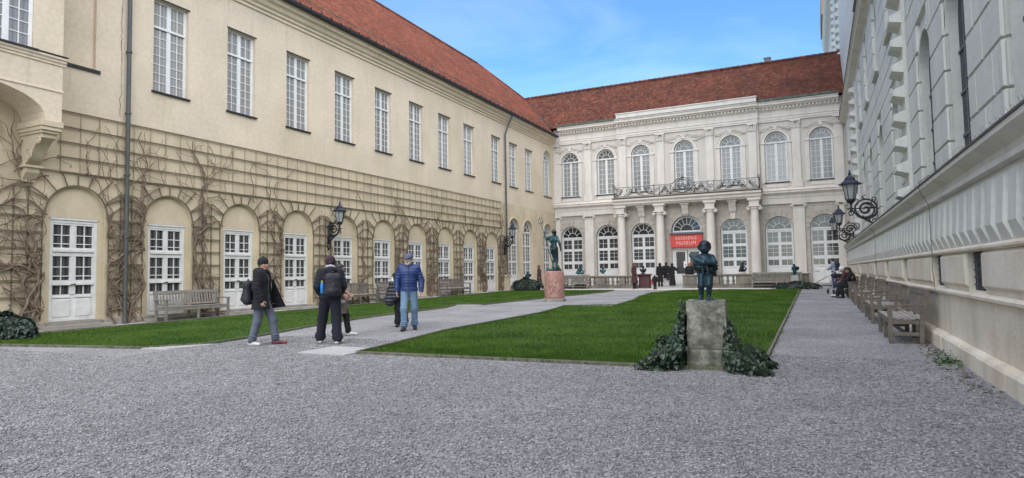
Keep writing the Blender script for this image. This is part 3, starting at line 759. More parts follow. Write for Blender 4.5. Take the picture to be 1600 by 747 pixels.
def spiral_pts(r, turns, sg, n=26):
    return [(r * (1 - .85 * i / n) * math.cos(sg * turns * 2 * PI * i / n), 0, r * (1 - .85 * i / n) * math.sin(sg * turns * 2 * PI * i / n)) for i in range(n + 1)]
build_wing()
# ------------------------------------------------------------------ garden facade at the end of the court (local x = world x)
fac = thing('palace_facade', 'pale rococo palace front with balcony, tall arched windows and red tiled roof', 'building', (0, 46.93, 0), 0)
FX = [-17.45, -14.5, -11.66, -8.44, -5.18, -2.23, .6]
PX = [-15.94, -13.05, -10.15, -6.62, -3.72, -.94]
C0, C1, PROUD = -13.5, -3.3, -.28
def arch_voussoirs(mb, xc, zs, r, w, y, n=9, gap=.018, key=1.25):
    for i in range(n):
        a0, a1 = PI * i / n, PI * (i + 1) / n; g = gap / r
        ro = r + w * (key if i == n // 2 else 1)
        q = [(xc + rr * math.cos(a), zs + rr * math.sin(a)) for rr, a in ((r, a0 + g), (ro, a0 + g), (ro, a1 - g), (r, a1 - g))]
        mb.poly_prism(q, y - (.07 if i == n // 2 else .035), y + .01)
def arch_band(mb, xc, zs, r0, r1, y0, y1, n=20, a_from=0, a_to=PI):
    o = len(mb.v)
    for k in range(n + 1):
        a = a_from + (a_to - a_from) * k / n
        for q in (r0, r1):
            for y in (y0, y1): mb.v.append((xc + q * math.cos(a), y, zs + q * math.sin(a)))
    for k in range(n):
        a = o + 4 * k; b = a + 4
        mb.f += [(a, b, b + 2, a + 2), (a + 1, a + 3, b + 3, b + 1), (a, a + 1, b + 1, b), (a + 2, b + 2, b + 3, a + 3)]
    mb.f += [(o, o + 2, o + 3, o + 1)]; e = o + 4 * n; mb.f += [(e, e + 1, e + 3, e + 2)]
def spiral(c, r, turns, a0, shrink=.12, sgn=1, n=30, plane='xz', y=0):
    pts = []
    for i in range(n + 1):
        t = i / n; a = a0 + sgn * turns * 2 * PI * t; q = r * (1 - t * (1 - shrink))
        pts.append((c[0] + q * math.cos(a), y, c[1] + q * math.sin(a)))
    return pts
def build_facade():
    GW, GT, GB = 1.8, 5.0, .36
    UW, UT, UB = 1.46, 10.92, 7.36
    DWID, DT = 2.2, 5.36
    sets = [((-18.83, C0), 0), ((C0, C1), PROUD), ((C1, 2.4), 0)]
    for (a, b), y in sets:
        lo = MB(); hi = MB(); hl = []; hu = []
        for i, c in enumerate(FX):
            if a < c < b:
                hl.append(arch(c, DWID, .30, DT) if i == 3 else arch(c, GW, GB, GT)); hu.append(arch(c, UW, UB, UT))
        lo.sheet_with_holes(rect(a, b, -.3, 6.16), hl, y); hi.sheet_with_holes(rect(a, b, 6.16, 12.9), hu, y)
        for h in hl: lo.reveal(h, y, y + .32)
        for h in hu: hi.reveal(h, y, y + .25)
        if y:
            for x in (a, b): lo.box(x, x + .001, y, 0, -.3, 6.16); hi.box(x, x + .001, y, 0, 6.16, 12.9)
        lo.build('wall', 'facade ashlar', fac); hi.build('wall', 'rose grey stucco', fac)
    bk = MB(); bk.box(-18.8, 1.8, .7, 8.5, -.3, 12.9); bk.build('wall', 'rose grey stucco', fac)
    # windows
    gw = None; uw = None
    for i, c in enumerate(FX):
        y = PROUD if C0 < c < C1 else 0
        if i != 3:
            if gw is None: gw = arched_window(fac, c, GB + .02, GW - .04, GT - GB - .04, y + .22, [(1.24, 1.62, 1), (1.85, 2.63, (.33, .72)), (2.83, 3.53, 2)], 'dark pane', 'night pane', panel=1.12, sill=False, name='french_window')
            else: copy_part(gw, (c, y + .22, GB + .02))
        if uw is None: uw = arched_window(fac, c, UB + .02, UW - .03, UT - UB - .04, y + .16, [(.08, 2.74, 7)], 'curtained pane', 'grey pane')
        else: copy_part(uw, (c, y + .16, UB + .02))
        v = MB(); zs = GT - GW / 2 if i != 3 else DT - DWID / 2
        arch_voussoirs(v, c, zs, (GW if i != 3 else DWID) / 2 + .003, .34, y)
        v.build('arch_stones', 'facade ashlar', fac, bevel=.01)
        u = MB(); r = UW / 2; zs = UT - r
        arch_band(u, c, zs, r + .002, r + .17, y - .075, y + .005); arch_band(u, c, zs, r + .17, r + .22, y - .11, y + .005)
        for s in (-1, 1):
            xa, xb = sorted((c + s * (r + .002), c + s * (r + .26)))
            u.box(xa, xb, y - .07, y + .005, UB - .05, zs - .12)
            u.box(min(xa, xb) - .03, max(xa, xb) + .06, y - .13, y + .005, zs - .12, zs - .002)
        u.build('window_surround', 'pale trim', fac, bevel=.01)
        p = MB(); p.frustum(c - .72, c + .72, 6.98, 7.24, y - .001, y - .04, .05); p.build('apron_panel', 'pale trim', fac)
        # stucco ornament over the arch: shell, scrolls and sprays
        s = MB(); zt = UT + .12; yy = y - .05
        big = 1.45 if i == 3 else 1.0
        for sgn in (-1, 1):
            s.tube([(c + sgn * (p_[0]), yy, zt + p_[2]) for p_ in spiral((.26 * big, .14), .15 * big, 1.3, PI, .15, -1)], [.035 * (1 - .6 * k / 30) for k in range(31)], 6)
            s.tube([(c + sgn * x * big, yy, zt + z * big) for x, z in ((.1, .0), (.35, -.05), (.6, -.14), (.8, -.05), (.92, .06))], [.05, .045, .04, .03, .012], 6)
            for q in range(7):
                x = .3 + .11 * q; z0 = .05 - .03 * q
                s.tube([(c + sgn * x * big, yy, zt + z0), (c + sgn * (x + .07) * big, yy - .02, zt + z0 + .13 * big), (c + sgn * (x + .17) * big, yy, zt + z0 + .17 * big)], [.03, .026, .008], 5)
        for q in range(7):
            a = PI * (q + .5) / 7; s.tube([(c, yy - .02, zt), (c + .13 * big * math.cos(a), yy - .05, zt + .26 * big * math.sin(a)), (c + .17 * big * math.cos(a), yy - .01, zt + .36 * big * math.sin(a))], [.02, .04, .015], 6)
        s.blob((c, yy - .03, zt + .02), .08 * big, 8, 6)
        s.build('stucco_ornament', 'pale trim', fac, smooth=True)
    # upper pilasters
    for j, x in enumerate([-18.62] + PX + [1.66]):
        y = PROUD if j in (2, 3, 4, 5) else 0
        xx = x + (-.1 if j == 2 else .1 if j == 5 else 0) * 0
        p = MB(); w = .27
        p.box(xx - w - .09, xx + w + .09, y - .16, y + .005, 6.92, 7.32); p.box(xx - w - .05, xx + w + .05, y - .13, y + .005, 7.322, 7.44)
        p.box(xx - w, xx + w, y - .10, y + .005, 7.442, 11.0)
        p.build('pilaster', 'pale trim', fac, bevel=.012)
        c = MB(); 
        c.box(xx - w - .02, xx + w + .02, y - .13, y, 11.002, 11.06)
        for k in range(5):
            a = (k - 2) / 2
            c.tube([(xx + a * w * .8, y - .11, 11.06), (xx + a * w * .95, y - .15, 11.28), (xx + a * w * 1.15, y - .22, 11.38)], [.07, .06, .03], 6)
        for sg in (-1, 1):
            c.tube([(xx + sg * (w * .75 + q[0]), y - .17, 11.38 + q[2]) for q in spiral((0, 0), .11, 1.3, PI / 2, .2, -sg, 16)], .03, 5)
        c.box(xx - w - .07, xx + w + .07, y - .2, y, 11.48, 11.58)
        c.build('capital', 'pale trim', fac, bevel=.008)
    # ground floor pilasters beyond the portico
    for x in (-18.55, -15.94, -.94, 1.62):
        p = MB(); w = .36 if x in (-15.94, -.94) else .2
        p.box(x - w - .1, x + w + .1, -.2, .005, .2, .75); p.box(x - w - .05, x + w + .05, -.16, .005, .752, .9); p.box(x - w, x + w, -.12, .005, .902, 5.5)
        p.build('pilaster', 'pale trim', fac, bevel=.012)
        c = MB(); c.box(x - w - .03, x + w + .03, -.15, .0, 5.5, 5.56)
        for sg in (-1, 1): c.tube([(x + sg * (w + .02) + q[0], -.16, 5.66 + q[2]) for q in spiral((0, 0), .12, 1.5, PI / 2, .15, -sg, 20)], .032, 5)
        c.box(x - w - .06, x + w + .06, -.19, .0, 5.72, 5.82); c.build('capital', 'pale trim', fac, bevel=.008)
    # string course between the storeys and main cornice with dentils
    def along(prof_z, out, name, mat, z_off=0):
        pass
    st = MB()
    prof = [(.01, 5.83), (-.14, 5.83), (-.14, 6.2), (-.18, 6.24), (-.18, 6.42), (-.3, 6.5), (-.42, 6.56), (-.42, 6.68), (-.47, 6.72), (-.30, 6.78), (-.16, 6.9), (.01, 6.91)]
    for a, b in ((-18.8, C0 - .02), (C1 + .02, 1.83)):
        st = MB(); st.profile_x(prof, a, b); st.build('string_course', 'pale trim', fac)
    st = MB(); st.profile_x([(PROUD + .01, 6.84), (PROUD - .16, 6.85), (PROUD - .16, 6.915), (PROUD + .01, 6.92)], C0, C1); st.build('string_course', 'pale trim', fac)
    dn = None
    prof = [(.01, 11.6), (-.10, 11.6), (-.10, 11.7), (-.13, 11.72), (-.13, 11.86), (-.17, 11.9), (-.05, 11.92), (-.05, 12.34), (-.12, 12.38), (-.12, 12.58), (-.34, 12.6), (-.40, 12.68), (-.52, 12.72), (-.52, 12.84), (-.58, 12.9), (-.6, 12.95), (.01, 13.0)]
    for a, b, y in ((-18.3, C0 - .001, 0), (C0, C1, PROUD), (C1 + .001, 1.75, 0)):
        co = MB(); co.profile_x([(q + y, z) for q, z in prof], a, b); co.build('cornice', 'pale trim', fac)
        k = a + .08
        while k < b - .1:
            if dn is None: d = MB(); d.box(0, .13, -.3, -.121, 12.44, 12.58); dn = d.build('dentil', 'pale trim', fac, loc=(k, y, 0))
            else: copy_part(dn, (k, y, 0))
            k += .24
    for a, b in ((-18.2, C0 - .1), (C1 + .1, 1.7)):
        g = MB(); g.profile_x([(-.58, 12.96), (-.68, 12.98), (-.7, 13.1), (-.66, 13.1), (-.64, 13.03), (-.5, 13.02)], a, b); g.build('gutter', 'copper green', fac)
    pa = MB(); pa.box(C0 + .05, C1 - .05, PROUD - .22, PROUD + .4, 12.995, 13.4); pa.box(C0, C1, PROUD - .28, PROUD + .45, 13.4, 13.47)
    pa.build('parapet', 'pale trim', fac, bevel=.012)
    gp = MB(); gp.profile_x([(PROUD - .56, 12.97), (PROUD - .24, 13.10), (PROUD - .22, 13.0)], C0 - .02, C1 + .02); gp.build('flashing', 'copper green', fac)
    # roof, ridge at y = 3.27
    r = MB(); ye, ze = -.55, 13.0; wv = 3.82
    r.add([(-18.95, ye, ze - .05), (2.1, ye, ze - .05), (2.1, ye + wv, ze + wv), (-22.9, ye + wv, ze + wv)], [(0, 1, 2, 3)])
    r.add([(2.1, ye + wv, ze + wv - .01), (-22.9, ye + wv, ze + wv - .01), (-22.9, ye + 2 * wv, ze - .05), (2.1, ye + 2 * wv, ze - .05)], [(0, 1, 2, 3)])
    r.build('roof', 'roof tiles back', fac)
    rt = MB()
    for k in range(62):
        x = -22.8 + k * .402; rt.tube([(x, ye + wv, ze + wv + .01), (x + .41, ye + wv, ze + wv + .035)], [.12, .135], 8)
    rt.build('ridge_tiles', 'roof tiles back', fac)
    ch = MB(); ch.box(-2.95, -2.55, ye + wv + .2, ye + wv + .7, 16.2, 17.25); ch.box(-3.0, -2.5, ye + wv + .15, ye + wv + .75, 17.25, 17.33); ch.build('chimney', 'zinc', fac)
    # balcony on four columns
    b = MB(); bx0, bx1, by = -13.62, -3.2, -1.38
    prof = [(-.20, 6.26), (by + .28, 6.26), (by + .22, 6.36), (by + .12, 6.38), (by + .12, 6.52), (by + .02, 6.60), (by - .04, 6.62), (by - .04, 6.73), (by + .02, 6.77), (-.2, 6.80)]
    b.profile_x(prof, bx0, bx1)
    bal = b.build('balcony', 'pale trim', fac)
    e = MB(); e.box(bx0 - .06, bx1 + .06, by - .1, -.282, 6.80, 6.86); e.build('slab_edge', 'balustrade stone', bal, bevel=.012)
    rl = MB(); yb = by + .06; z0, z1 = 6.93, 7.62
    def rail(p, q, w=.035, h=.035): rl.beam(p, q, w, h)
    posts = [bx0 + .12, PX[2] - .35, PX[2] + .05, FX[3] - .85, FX[3] + .85, PX[3] - .05, PX[3] + .35, bx1 - .12]
    for s in range(len(posts) - 1):
        a, c_ = posts[s], posts[s + 1]; mid = s == 3
        rail((a, yb, z0), (c_, yb, z0)); 
        if not mid: rail((a, yb, z1), (c_, yb, z1), .05, .035)
        wid = c_ - a
        if wid < .6:
            rl.tube([(a + wid / 2 + q[0], yb, (z0 + z1) / 2 + q[2]) for q in spiral((0, 0), .16, 2, 0, .2)], .018, 5)
            continue
        cells = 4 if wid > 2 else 2
        for k in range(cells):
            cx_ = a + wid * (k + .5) / cells; cw = wid / cells; sg = 1 if k < cells / 2 else -1
            rl.tube([(cx_ + sg * (q[0] - .02), yb, z0 + .40 + q[2]) for q in spiral((0, 0), .27, 1.6, -PI / 2, .12, 1, 36)], [.024 * (1 - .4 * i / 36) for i in range(37)], 5)
            rl.tube([(cx_ + sg * (q[0] + .06), yb - .015, z0 + .36 + q[2]) for q in spiral((.06, .05), .16, 1.4, PI / 2, .15, -1, 24)], .018, 5)
            rl.tube([(cx_ - sg * cw * .5, yb, z0 + .02), (cx_ - sg * cw * .3, yb, z0 + .12), (cx_, yb, z0 + .1), (cx_ + sg * cw * .3, yb, z0 + .45), (cx_ + sg * cw * .5, yb, z1 - .02)], [.02, .03, .035, .028, .015], 5)
            for q in range(4):
                t = (q + 1) / 5; px_ = cx_ - sg * cw * (.5 - t); pz_ = z0 + .1 + .35 * t * t
                rl.tube([(px_, yb, pz_), (px_ + sg * .04, yb - .02, pz_ + .09), (px_ + sg * .11, yb, pz_ + .12)], [.022, .03, .006], 5)
    for x in posts: rail((x, yb, 6.85), (x, yb, 7.70), .045, .045)
    for x in (bx0 + .12, bx1 - .12):
        rail((x, yb, z0), (x, -.29, z0)); rail((x, yb, z1), (x, -.29, z1), .05, .035)
        for k in range(5): rail((x, yb + .2 * k + .1, z0), (x, yb + .2 * k + .1, z1), .02, .02)
        rl.tube([(x + q[0], yb - .01, 7.72 + q[2]) for q in spiral((0, 0), .13, 1.5, -PI / 2, .2, 1, 20)], .025, 5)
    c3 = FX[3]
    oval = [(c3 + .5 * math.cos(2 * PI * i / 28), yb - .03, 7.42 + .47 * math.sin(2 * PI * i / 28)) for i in range(29)]
    rl.tube(oval, .035, 6)
    for sg in (-1, 1):
        rl.tube([(c3 + sg * x, yb, z) for x, z in ((.85, 7.62), (.68, 7.66), (.52, 7.80), (.3, 7.98), (.0, 8.02))], [.025, .03, .04, .04, .05], 6)
        rl.tube([(c3 + sg * (q[0] + .22), yb - .03, 7.45 + q[2]) for q in spiral((0, 0), .2, 1.5, PI / 2, .1, -1, 26)], .022, 5)
        rl.tube([(c3 + sg * x, yb, z) for x, z in ((.05, 7.02), (.25, 7.0), (.5, 7.08), (.7, 7.3), (.8, 7.55))], [.04, .04, .035, .03, .02], 6)
    rl.blob((c3, yb - .03, 8.04), .09, 8, 6)
    rl.build('railing', 'balcony iron', bal, smooth=True)
    gl = MB(); 
    for k in range(13):
        x = bx0 + .55 + k * .78
        if abs(x - c3) < .3: continue
        for q in range(3): gl.tube([(x, yb - .03, 7.05 + .05 * q), (x + .1 * (q - 1), yb - .05, 7.15 + .08 * q), (x + .18 * (q - 1), yb - .03, 7.24 + .06 * q)], [.02, .035, .008], 5)
    gl.tube([(c3 - .42, yb - .05, 7.12), (c3, yb - .06, 6.98), (c3 + .42, yb - .05, 7.12)], [.02, .05, .02], 6)
    gl.build('gilded_leaves', 'silver leaf', bal, smooth=True)
    for x in [-13.12, -10.2, -6.64, -3.70]:
        c = MB(); yc = -.88
        c.box(x - .44, x + .44, yc - .44, yc + .44, .2, .78); c.box(x - .40, x + .40, yc - .40, yc + .40, .782, .86)
        c.lathe([(.39, .862), (.41, .92), (.39, .98), (.345, 1.0), (.36, 1.05), (.335, 1.09), (.33, 1.12), (.325, 2.6), (.30, 4.2), (.275, 5.38), (.295, 5.4), (.295, 5.46), (.275, 5.48)], 24, (x, yc, 0))
        cl = c.build('column', 'pale trim', fac, smooth=False)
        k = MB(); k.lathe([(.28, 5.48), (.34, 5.52), (.36, 5.60), (.30, 5.66)], 20, (x, yc, 0))
        for sg in (-1, 1):
            for yy in (-.3, .3):
                k.tube([(x + sg * (.37 + 0) + q[0], yc + yy, 5.55 + q[2]) for q in spiral((0, 0), .13, 1.6, PI / 2, .12, -sg, 22)], .035, 5)
            k.tube([(x + sg * .37, yc - .3, 5.55), (x + sg * .37, yc + .3, 5.55)], .085, 10)
        k.box(x - .40, x + .40, yc - .38, yc + .38, 5.66, 5.74)
        k.add([(x - .31, yc - .31, 5.742), (x + .31, yc - .31, 5.742), (x + .31, yc + .5, 5.742), (x - .31, yc + .5, 5.742), (x - .33, yc - .33, 6.12), (x + .33, yc - .33, 6.12), (x + .33, yc + .5, 6.12), (x - .33, yc + .5, 6.12)],
              [(0, 3, 2, 1), (4, 5, 6, 7), (0, 1, 5, 4), (1, 2, 6, 5), (2, 3, 7, 6), (3, 0, 4, 7)])
        k.box(x - .43, x + .43, yc - .42, yc + .5, 6.122, 6.255)
        k.build('capital', 'pale trim', cl, bevel=.008)
        rp = MB(); rp.box(x - .3, x + .3, PROUD - .1, PROUD + .005, .75, 5.5); rp.box(x - .36, x + .36, PROUD - .14, PROUD + .005, .2, .748); rp.box(x - .36, x + .36, PROUD - .16, PROUD + .005, 5.5, 5.7)
        rp.build('pilaster', 'facade ashlar', fac, bevel=.012)
    for x in FX[2:5]:
        k = MB(); y0 = PROUD
        k.profile_x([(y0, 5.4), (y0 - .12, 5.4), (y0 - .22, 5.5), (y0 - .30, 5.72), (y0 - .48, 5.95), (y0 - .56, 6.12), (y0, 6.12)], x - .24, x + .24)
        k.box(x - .32, x + .32, y0 - .66, y0, 6.122, 6.255); k.box(x - .17, x + .17, y0 - .10, y0, 4.95 if x != FX[3] else 5.36, 5.398)
        k.build('corbel', 'pale trim', fac, bevel=.012)
    # entrance: red sign box over white double doors
    y = PROUD; c = FX[3]
    d = MB(); yd = y + .12
    d.box(c - 1.09, c - .96, yd, yd + .1, .3, 3.05); d.box(c + .96, c + 1.09, yd, yd + .1, .3, 3.05); d.box(c - .96, c + .96, yd, yd + .1, 2.88, 3.05)
    for s in (-1, 1):
        xa, xb = sorted((c + s * .03, c + s * .955))
        d.box(xa, xa + .14, yd + .02, yd + .07, .32, 2.875); d.box(xb - .14, xb, yd + .02, yd + .07, .32, 2.875); d.box(xa + .14, xb - .14, yd + .022, yd + .068, .32, 1.12); d.box(xa + .14, xb - .14, yd + .022, yd + .068, 2.72, 2.875)
        d.frustum(xa + .2, xb - .2, .42, 1.02, yd + .021, yd + .0, .025)
    do = d.build('double_door', 'white paint', fac)
    pane(rect(c - .9, c + .9, 1.1, 2.74), yd + .045, 'dark pane', do)
    n = MB(); n.box(c - .30, c - .06, yd + .012, yd + .019, 1.55, 2.05); n.build('notice', 'paper', do)
    n = MB(); n.lathe([(.001, 0), (.05, .001), (.05, .006), (.001, .007)], 14); q = n.build('notice_mark', 'sign red', do, loc=(c - .17, yd + .009, 1.78)); q.rotation_euler = (PI / 2, 0, 0)
    h = MB(); h.tube([(c + .1, yd - .03, 1.2), (c + .1, yd - .03, 1.7)], .014, 6); h.build('handle', 'steel rail', do)
    fl = MB(); zs = 4.28; r = DWID / 2 - .06
    fan_bars(fl, c, zs, r, .09, y + .2, y + .28, 8, .42); fl.box(c - r + .0, c + r, y + .18, y + .29, zs - .12, zs)
    fo = fl.build('fanlight', 'white paint', fac); pane(arch(c, 2 * r - .08, zs - .01, zs + r - .04), y + .25, 'night pane', fo)
    s = MB(); s.box(c - 1.12, c + 1.12, y - .30, y + .1, 3.06, 3.98)
    so = s.build('entrance_sign', 'sign red', fac, bevel=.008)
    for txt, z, sz in (('RESIDENZ', 3.60, .25), ('MUSEUM', 3.24, .27)):
        cu = bpy.data.curves.new('sign_text', 'FONT'); cu.body = txt; cu.size = sz * 1.25; cu.align_x = 'CENTER'; cu.extrude = .004; cu.space_character = 1.12
        to = bpy.data.objects.new('sign_text', cu); COL.objects.link(to); to.parent = so; to.location = (c, y - .307, z); to.rotation_euler = (PI / 2, 0, 0)
        me = bpy.data.meshes.new_from_object(to.evaluated_get(bpy.context.evaluated_depsgraph_get()))
        me.materials.clear(); me.materials.append(MAT['sign letters'])
        tm = bpy.data.objects.new('lettering', me); COL.objects.link(tm); tm.parent = so; tm.location = to.location; tm.rotation_euler = to.rotation_euler
        bpy.data.objects.remove(to)
    aw = MB(); aw.box(c - 1.18, c + 1.18, y - .42, y + .1, 3.99, 4.10); aw.build('sign_hood', 'zinc', fac, bevel=.006)
mk('balcony iron', (.075, .078, .08), (.19, .19, .185), rough=.5, ns=7, lo=.4, hi=.62, metal=.4, bump=.2, bs=40)
mk('silver leaf', (.50, .50, .49), (.36, .36, .35), rough=.4, ns=8, metal=.4)
build_facade()

# ------------------------------------------------------------------ right-hand building (local x = -world y)
gal = thing('rusticated_palace', 'tall grey green palace wall of rusticated blocks with deep arched niches above a stone base', 'building', (1.853, 0, 0), -PI / 2)
NICHE = [5.0, 8.3, 11.8, 14.8, 19.9, 24.1, 28.4, 32.0, 39.6, 43.2]      # world y of the niche centres
UPPER = [5.0, 8.3, 11.8, 15.4, 20.2, 24.4, 28.6, 32.4, 39.8, 43.4]
QUOIN = [17.6, 35.9]
VENT = [6.9, 9.95, 12.75, 16.95, 21.0, 25.0, 29.0, 33.0, 37.0, 41.0, 45.0]
def build_gallery():
    YS = .30       # the upper wall stands this far behind the base
    holes = [arch(-c, 1.45, 2.80, 6.1) for c in NICHE]
    up = [arch(-c, 1.3, 7.95, 10.35) for c in UPPER]
    w = MB(); x0, x1 = -75, 12
    w.sheet_with_holes(rect(x0, x1, 2.2, 10.9), holes + up, YS)
    for h in holes + up: w.reveal(h, YS, YS + .14)
    # rusticated blocks, clipped round the openings
    def openings(z0, z1):
        iv = []
        for cs, wd, zb, zt in ((NICHE, 1.45, 2.8, 6.1), (UPPER, 1.3, 7.95, 10.35)):
            r = wd / 2; zs = zt - r
            for c in cs:
                if z1 > zb and z0 < zt:
                    zz = max(zb, z0)
                    hw = r if zz <= zs else math.sqrt(max(0, r * r - (zz - zs) ** 2))
                    iv.append((-c - hw - .10, -c + hw + .10))
        for q in QUOIN: iv.append((-q - .62, -q + .62))
        return sorted(iv)
    row = 0; z = 2.86; ch = .6
    while z < 10.7:
        z1 = min(z + ch, 10.78); iv = openings(z, z1); segs = []; a = -46.9
        for p, q in iv:
            if p > a: segs.append((a, p))
            a = max(a, q)
        if a < 2: segs.append((a, 2))
        for p, q in segs:
            n = max(1, round((q - p) / 1.05)); off = .0
            cuts = [p + (q - p) * k / n for k in range(n + 1)]
            if row % 2 and n > 1: cuts = [p] + [(cuts[k] + cuts[k + 1]) / 2 for k in range(n)] + [q]
            for k in range(len(cuts) - 1):
                if cuts[k + 1] - cuts[k] > .12: w.frustum(cuts[k] + .002, cuts[k + 1] - .002, z + .004, z1 - .004, YS + .002, YS - .075, .022)
        z += ch; row += 1
    w.build('wall', 'grey green stucco', gal)
    # quoin strips of alternating blocks
    for q in QUOIN:
        s = MB(); s.box(-q - .42, -q + .42, YS - .12, YS + .01, 2.84, 10.75)
        z = 2.95; k = 0
        while z < 10.5:
            if k % 2 == 0:
                yb, yf, hh = YS - .121, YS - .36, .30
                s.frustum(-q - .42, -q + .42, z, z + hh, yb, yf, .08)
            z += .6 / 2; k += 1
        s.build('quoin_strip', 'grey green stucco', gal)
    # niche linings: raised frame, window with netting at the back
    for j, c in enumerate(NICHE):
        m = MB(); m.sheet_with_holes(arch(-c, 1.46, 2.79, 6.11), [], YS + .135); o = m.build('window', 'netted pane', gal)
        b = MB()
        for k in range(1, 3): b.box(-c - .73 + 1.46 * k / 3 - .03, -c - .73 + 1.46 * k / 3 + .03, YS + .11, YS + .13, 2.86, 5.9)
        for z in (3.5, 4.2, 4.9): b.box(-c - .72, -c + .72, YS + .112, YS + .128, z - .025, z + .025)
        b.build('frame', 'netting', o)
        f = MB()
        for sg in (-1, 1):
            z = 2.85; k = 0
            while z < 5.35:
                hh = .56; xa, xb = sorted((-c + sg * .726, -c + sg * (.83 if k % 2 else .80)))
                f.box(xa, xb, YS - .045, YS + .004, z, z + hh); z += .6; k += 1
        arch_band(f, -c, 6.1 - .725, .727, .84, YS - .045, YS + .004, 18)
        f.build('niche_surround', 'grey green trim', gal, bevel=.01)
    for c in UPPER:
        m = MB(); m.sheet_with_holes(arch(-c, 1.31, 7.94, 10.36), [], YS + .135); o = m.build('window', 'netted pane', gal)
        s = MB(); s.box(-c - .8, -c + .8, YS - .16, YS + .3, 7.82, 7.94); s.build('sill', 'grey green trim', o, bevel=.01)
    # big cornice and the storeys over it
    c = MB()
    c.profile_x([(YS + .01, 10.72), (YS - .08, 10.74), (YS - .08, 10.86), (YS - .2, 10.93), (YS - .34, 11.0), (YS - .36, 11.12), (YS - .44, 11.18), (YS + .01, 11.26)], -46.6, 12)
    c.build('cornice', 'grey green trim', gal)
    cf = MB(); cf.profile_x([(YS - .46, 11.185), (YS - .47, 11.215), (YS + .01, 11.29), (YS + .01, 11.262)], -46.62, 12); cf.build('flashing', 'dark metal', gal)
    u = MB(); u.box(-75, -31.0, YS + .02, YS + .6, 10.9, 24.9); u.box(-31.0, 12, YS + .06, YS + .6, 10.9, 12.6)  # near stretch is unseen, invented low so sunlight reaches the left wing
    z = 11.4; row = 0
    while z < 24.3:
        a = -74.5 + (.7 if row % 2 else 0)
        while a < 0:
            if a + 1.38 < -31: u.frustum(a, a + 1.38, z + .012, z + .588, YS + .022, YS - .05, .035)
            a += 1.4
        z += .6; row += 1
    for q in (50.5, 59.0):
        z = 11.6
        while z < 24: u.frustum(-q - .5, -q + .5, z, z + .42, YS - .05, YS - .26, .1); z += .6
    u.build('wall', 'grey green stucco', gal)
    t = MB(); t.profile_x([(YS + .3, 24.4), (YS - .06, 24.4), (YS - .1, 24.7), (YS - .45, 24.9), (YS - .58, 25.1), (YS - .60, 25.4), (YS - .68, 25.6), (YS + .6, 25.8)], -75.6, -30.6); t.build('cornice', 'grey green trim', gal)
    a = MB(); a.box(-84, -76.2, .62, 8, 24.5, 29.3); a.build('wall', 'grey green stucco', gal)
    a = MB(); a.box(-84.5, -76.0, -.30, 8, 29.3, 31.5); a.box(-84.3, -76.05, .1, 8, 29.0, 29.299); a.build('attic_cornice', 'eaves stone', gal)
    rf = MB(); rf.add([(-75.6, YS - .6, 25.7), (-30.6, YS - .6, 25.7), (-30.6, 9, 29), (-75.6, 9, 29)], [(0, 1, 2, 3)]); rf.add([(-31, YS - .3, 12.6), (12, YS - .3, 12.6), (12, 9, 15.5), (-31, 9, 15.5)], [(0, 1, 2, 3)]); rf.build('roof', 'zinc', gal)  # second roof plane: unseen, added over the lowered near stretch
    k = MB(); k.box(-75, -31.0, 1.2, 12, -.4, 25.6); k.box(-31.001, 12, 1.2, 8.9, -.4, 12.5); k.box(-31.3, -31.002, YS + .5, 12, 10.9, 25.5); k.build('wall', 'grey green stucco', gal)
    # ledge under the rusticated storey
    l = MB()
    l.profile_x([(YS + .3, 2.42), (-.005, 2.42), (-.06, 2.44), (-.06, 2.5), (-.02, 2.53), (-.02, 2.6), (-.10, 2.66), (-.17, 2.70), (-.17, 2.76), (YS + .3, 2.84)], -46.9, 12)
    l.build('ledge', 'grey green trim', gal)
    lf = MB(); lf.profile_x([(-.185, 2.762), (-.19, 2.785), (YS + .05, 2.865), (YS + .05, 2.843)], -46.9, 12); lf.build('flashing', 'zinc', gal)
    # frieze of upright ribs
    fz = MB(); fz.box(-46.9, 12, .03, .3, 1.62, 2.42)
    x = -46.7
    while x < 1.5:
        fz.add([(x, .031, 1.63), (x + .42, .031, 1.63), (x + .42, .031, 2.38), (x, .031, 2.38), (x + .06, -.04, 1.82), (x + .36, -.04, 1.82), (x + .36, -.005, 2.36), (x + .06, -.005, 2.36)],
               [(4, 5, 6, 7), (0, 1, 5, 4), (1, 2, 6, 5), (2, 3, 7, 6), (3, 0, 4, 7)]); x += .5
    fz.build('frieze', 'grey green stucco', gal)
    sc = MB(); sc.profile_x([(.3, 1.54), (-.02, 1.54), (-.055, 1.565), (-.055, 1.59), (-.02, 1.62), (.3, 1.62)], -46.9, 12); sc.build('string_course', 'tan stone', gal)
    # window band: bevelled piers between basement openings
    pr = MB(); edges = []
    last = -46.9
    for v in sorted(-q for q in VENT):
        pr.frustum(last, v - .46, 1.06, 1.538, .008, -.035, .04)
        edges.append((last, v - .46)); last = v + .46
    pr.frustum(last, 2, 1.06, 1.538, .008, -.035, .04); pr.box(last, 2, .009, .4, 1.0, 1.6)
    for a, b in edges: pr.box(a, b, .009, .4, 1.0, 1.6)
    pr.build('pier_blocks', 'tan stone', gal, bevel=.012)
    for v in VENT:
        m = MB(); m.box(-v - .459, -v + .459, .08, .12, 1.0, 1.56); o = m.build('basement_window', 'netted pane', gal)
        b = MB()
        for q in range(5): b.box(-v - .46, -v + .46, .06, .075, 1.10 + q * .1, 1.112 + q * .1)
        for q in range(3): b.box(-v - .24 + q * .24, -v - .22 + q * .24, .055, .072, 1.05, 1.55)
        b.build('grille', 'zinc', o)
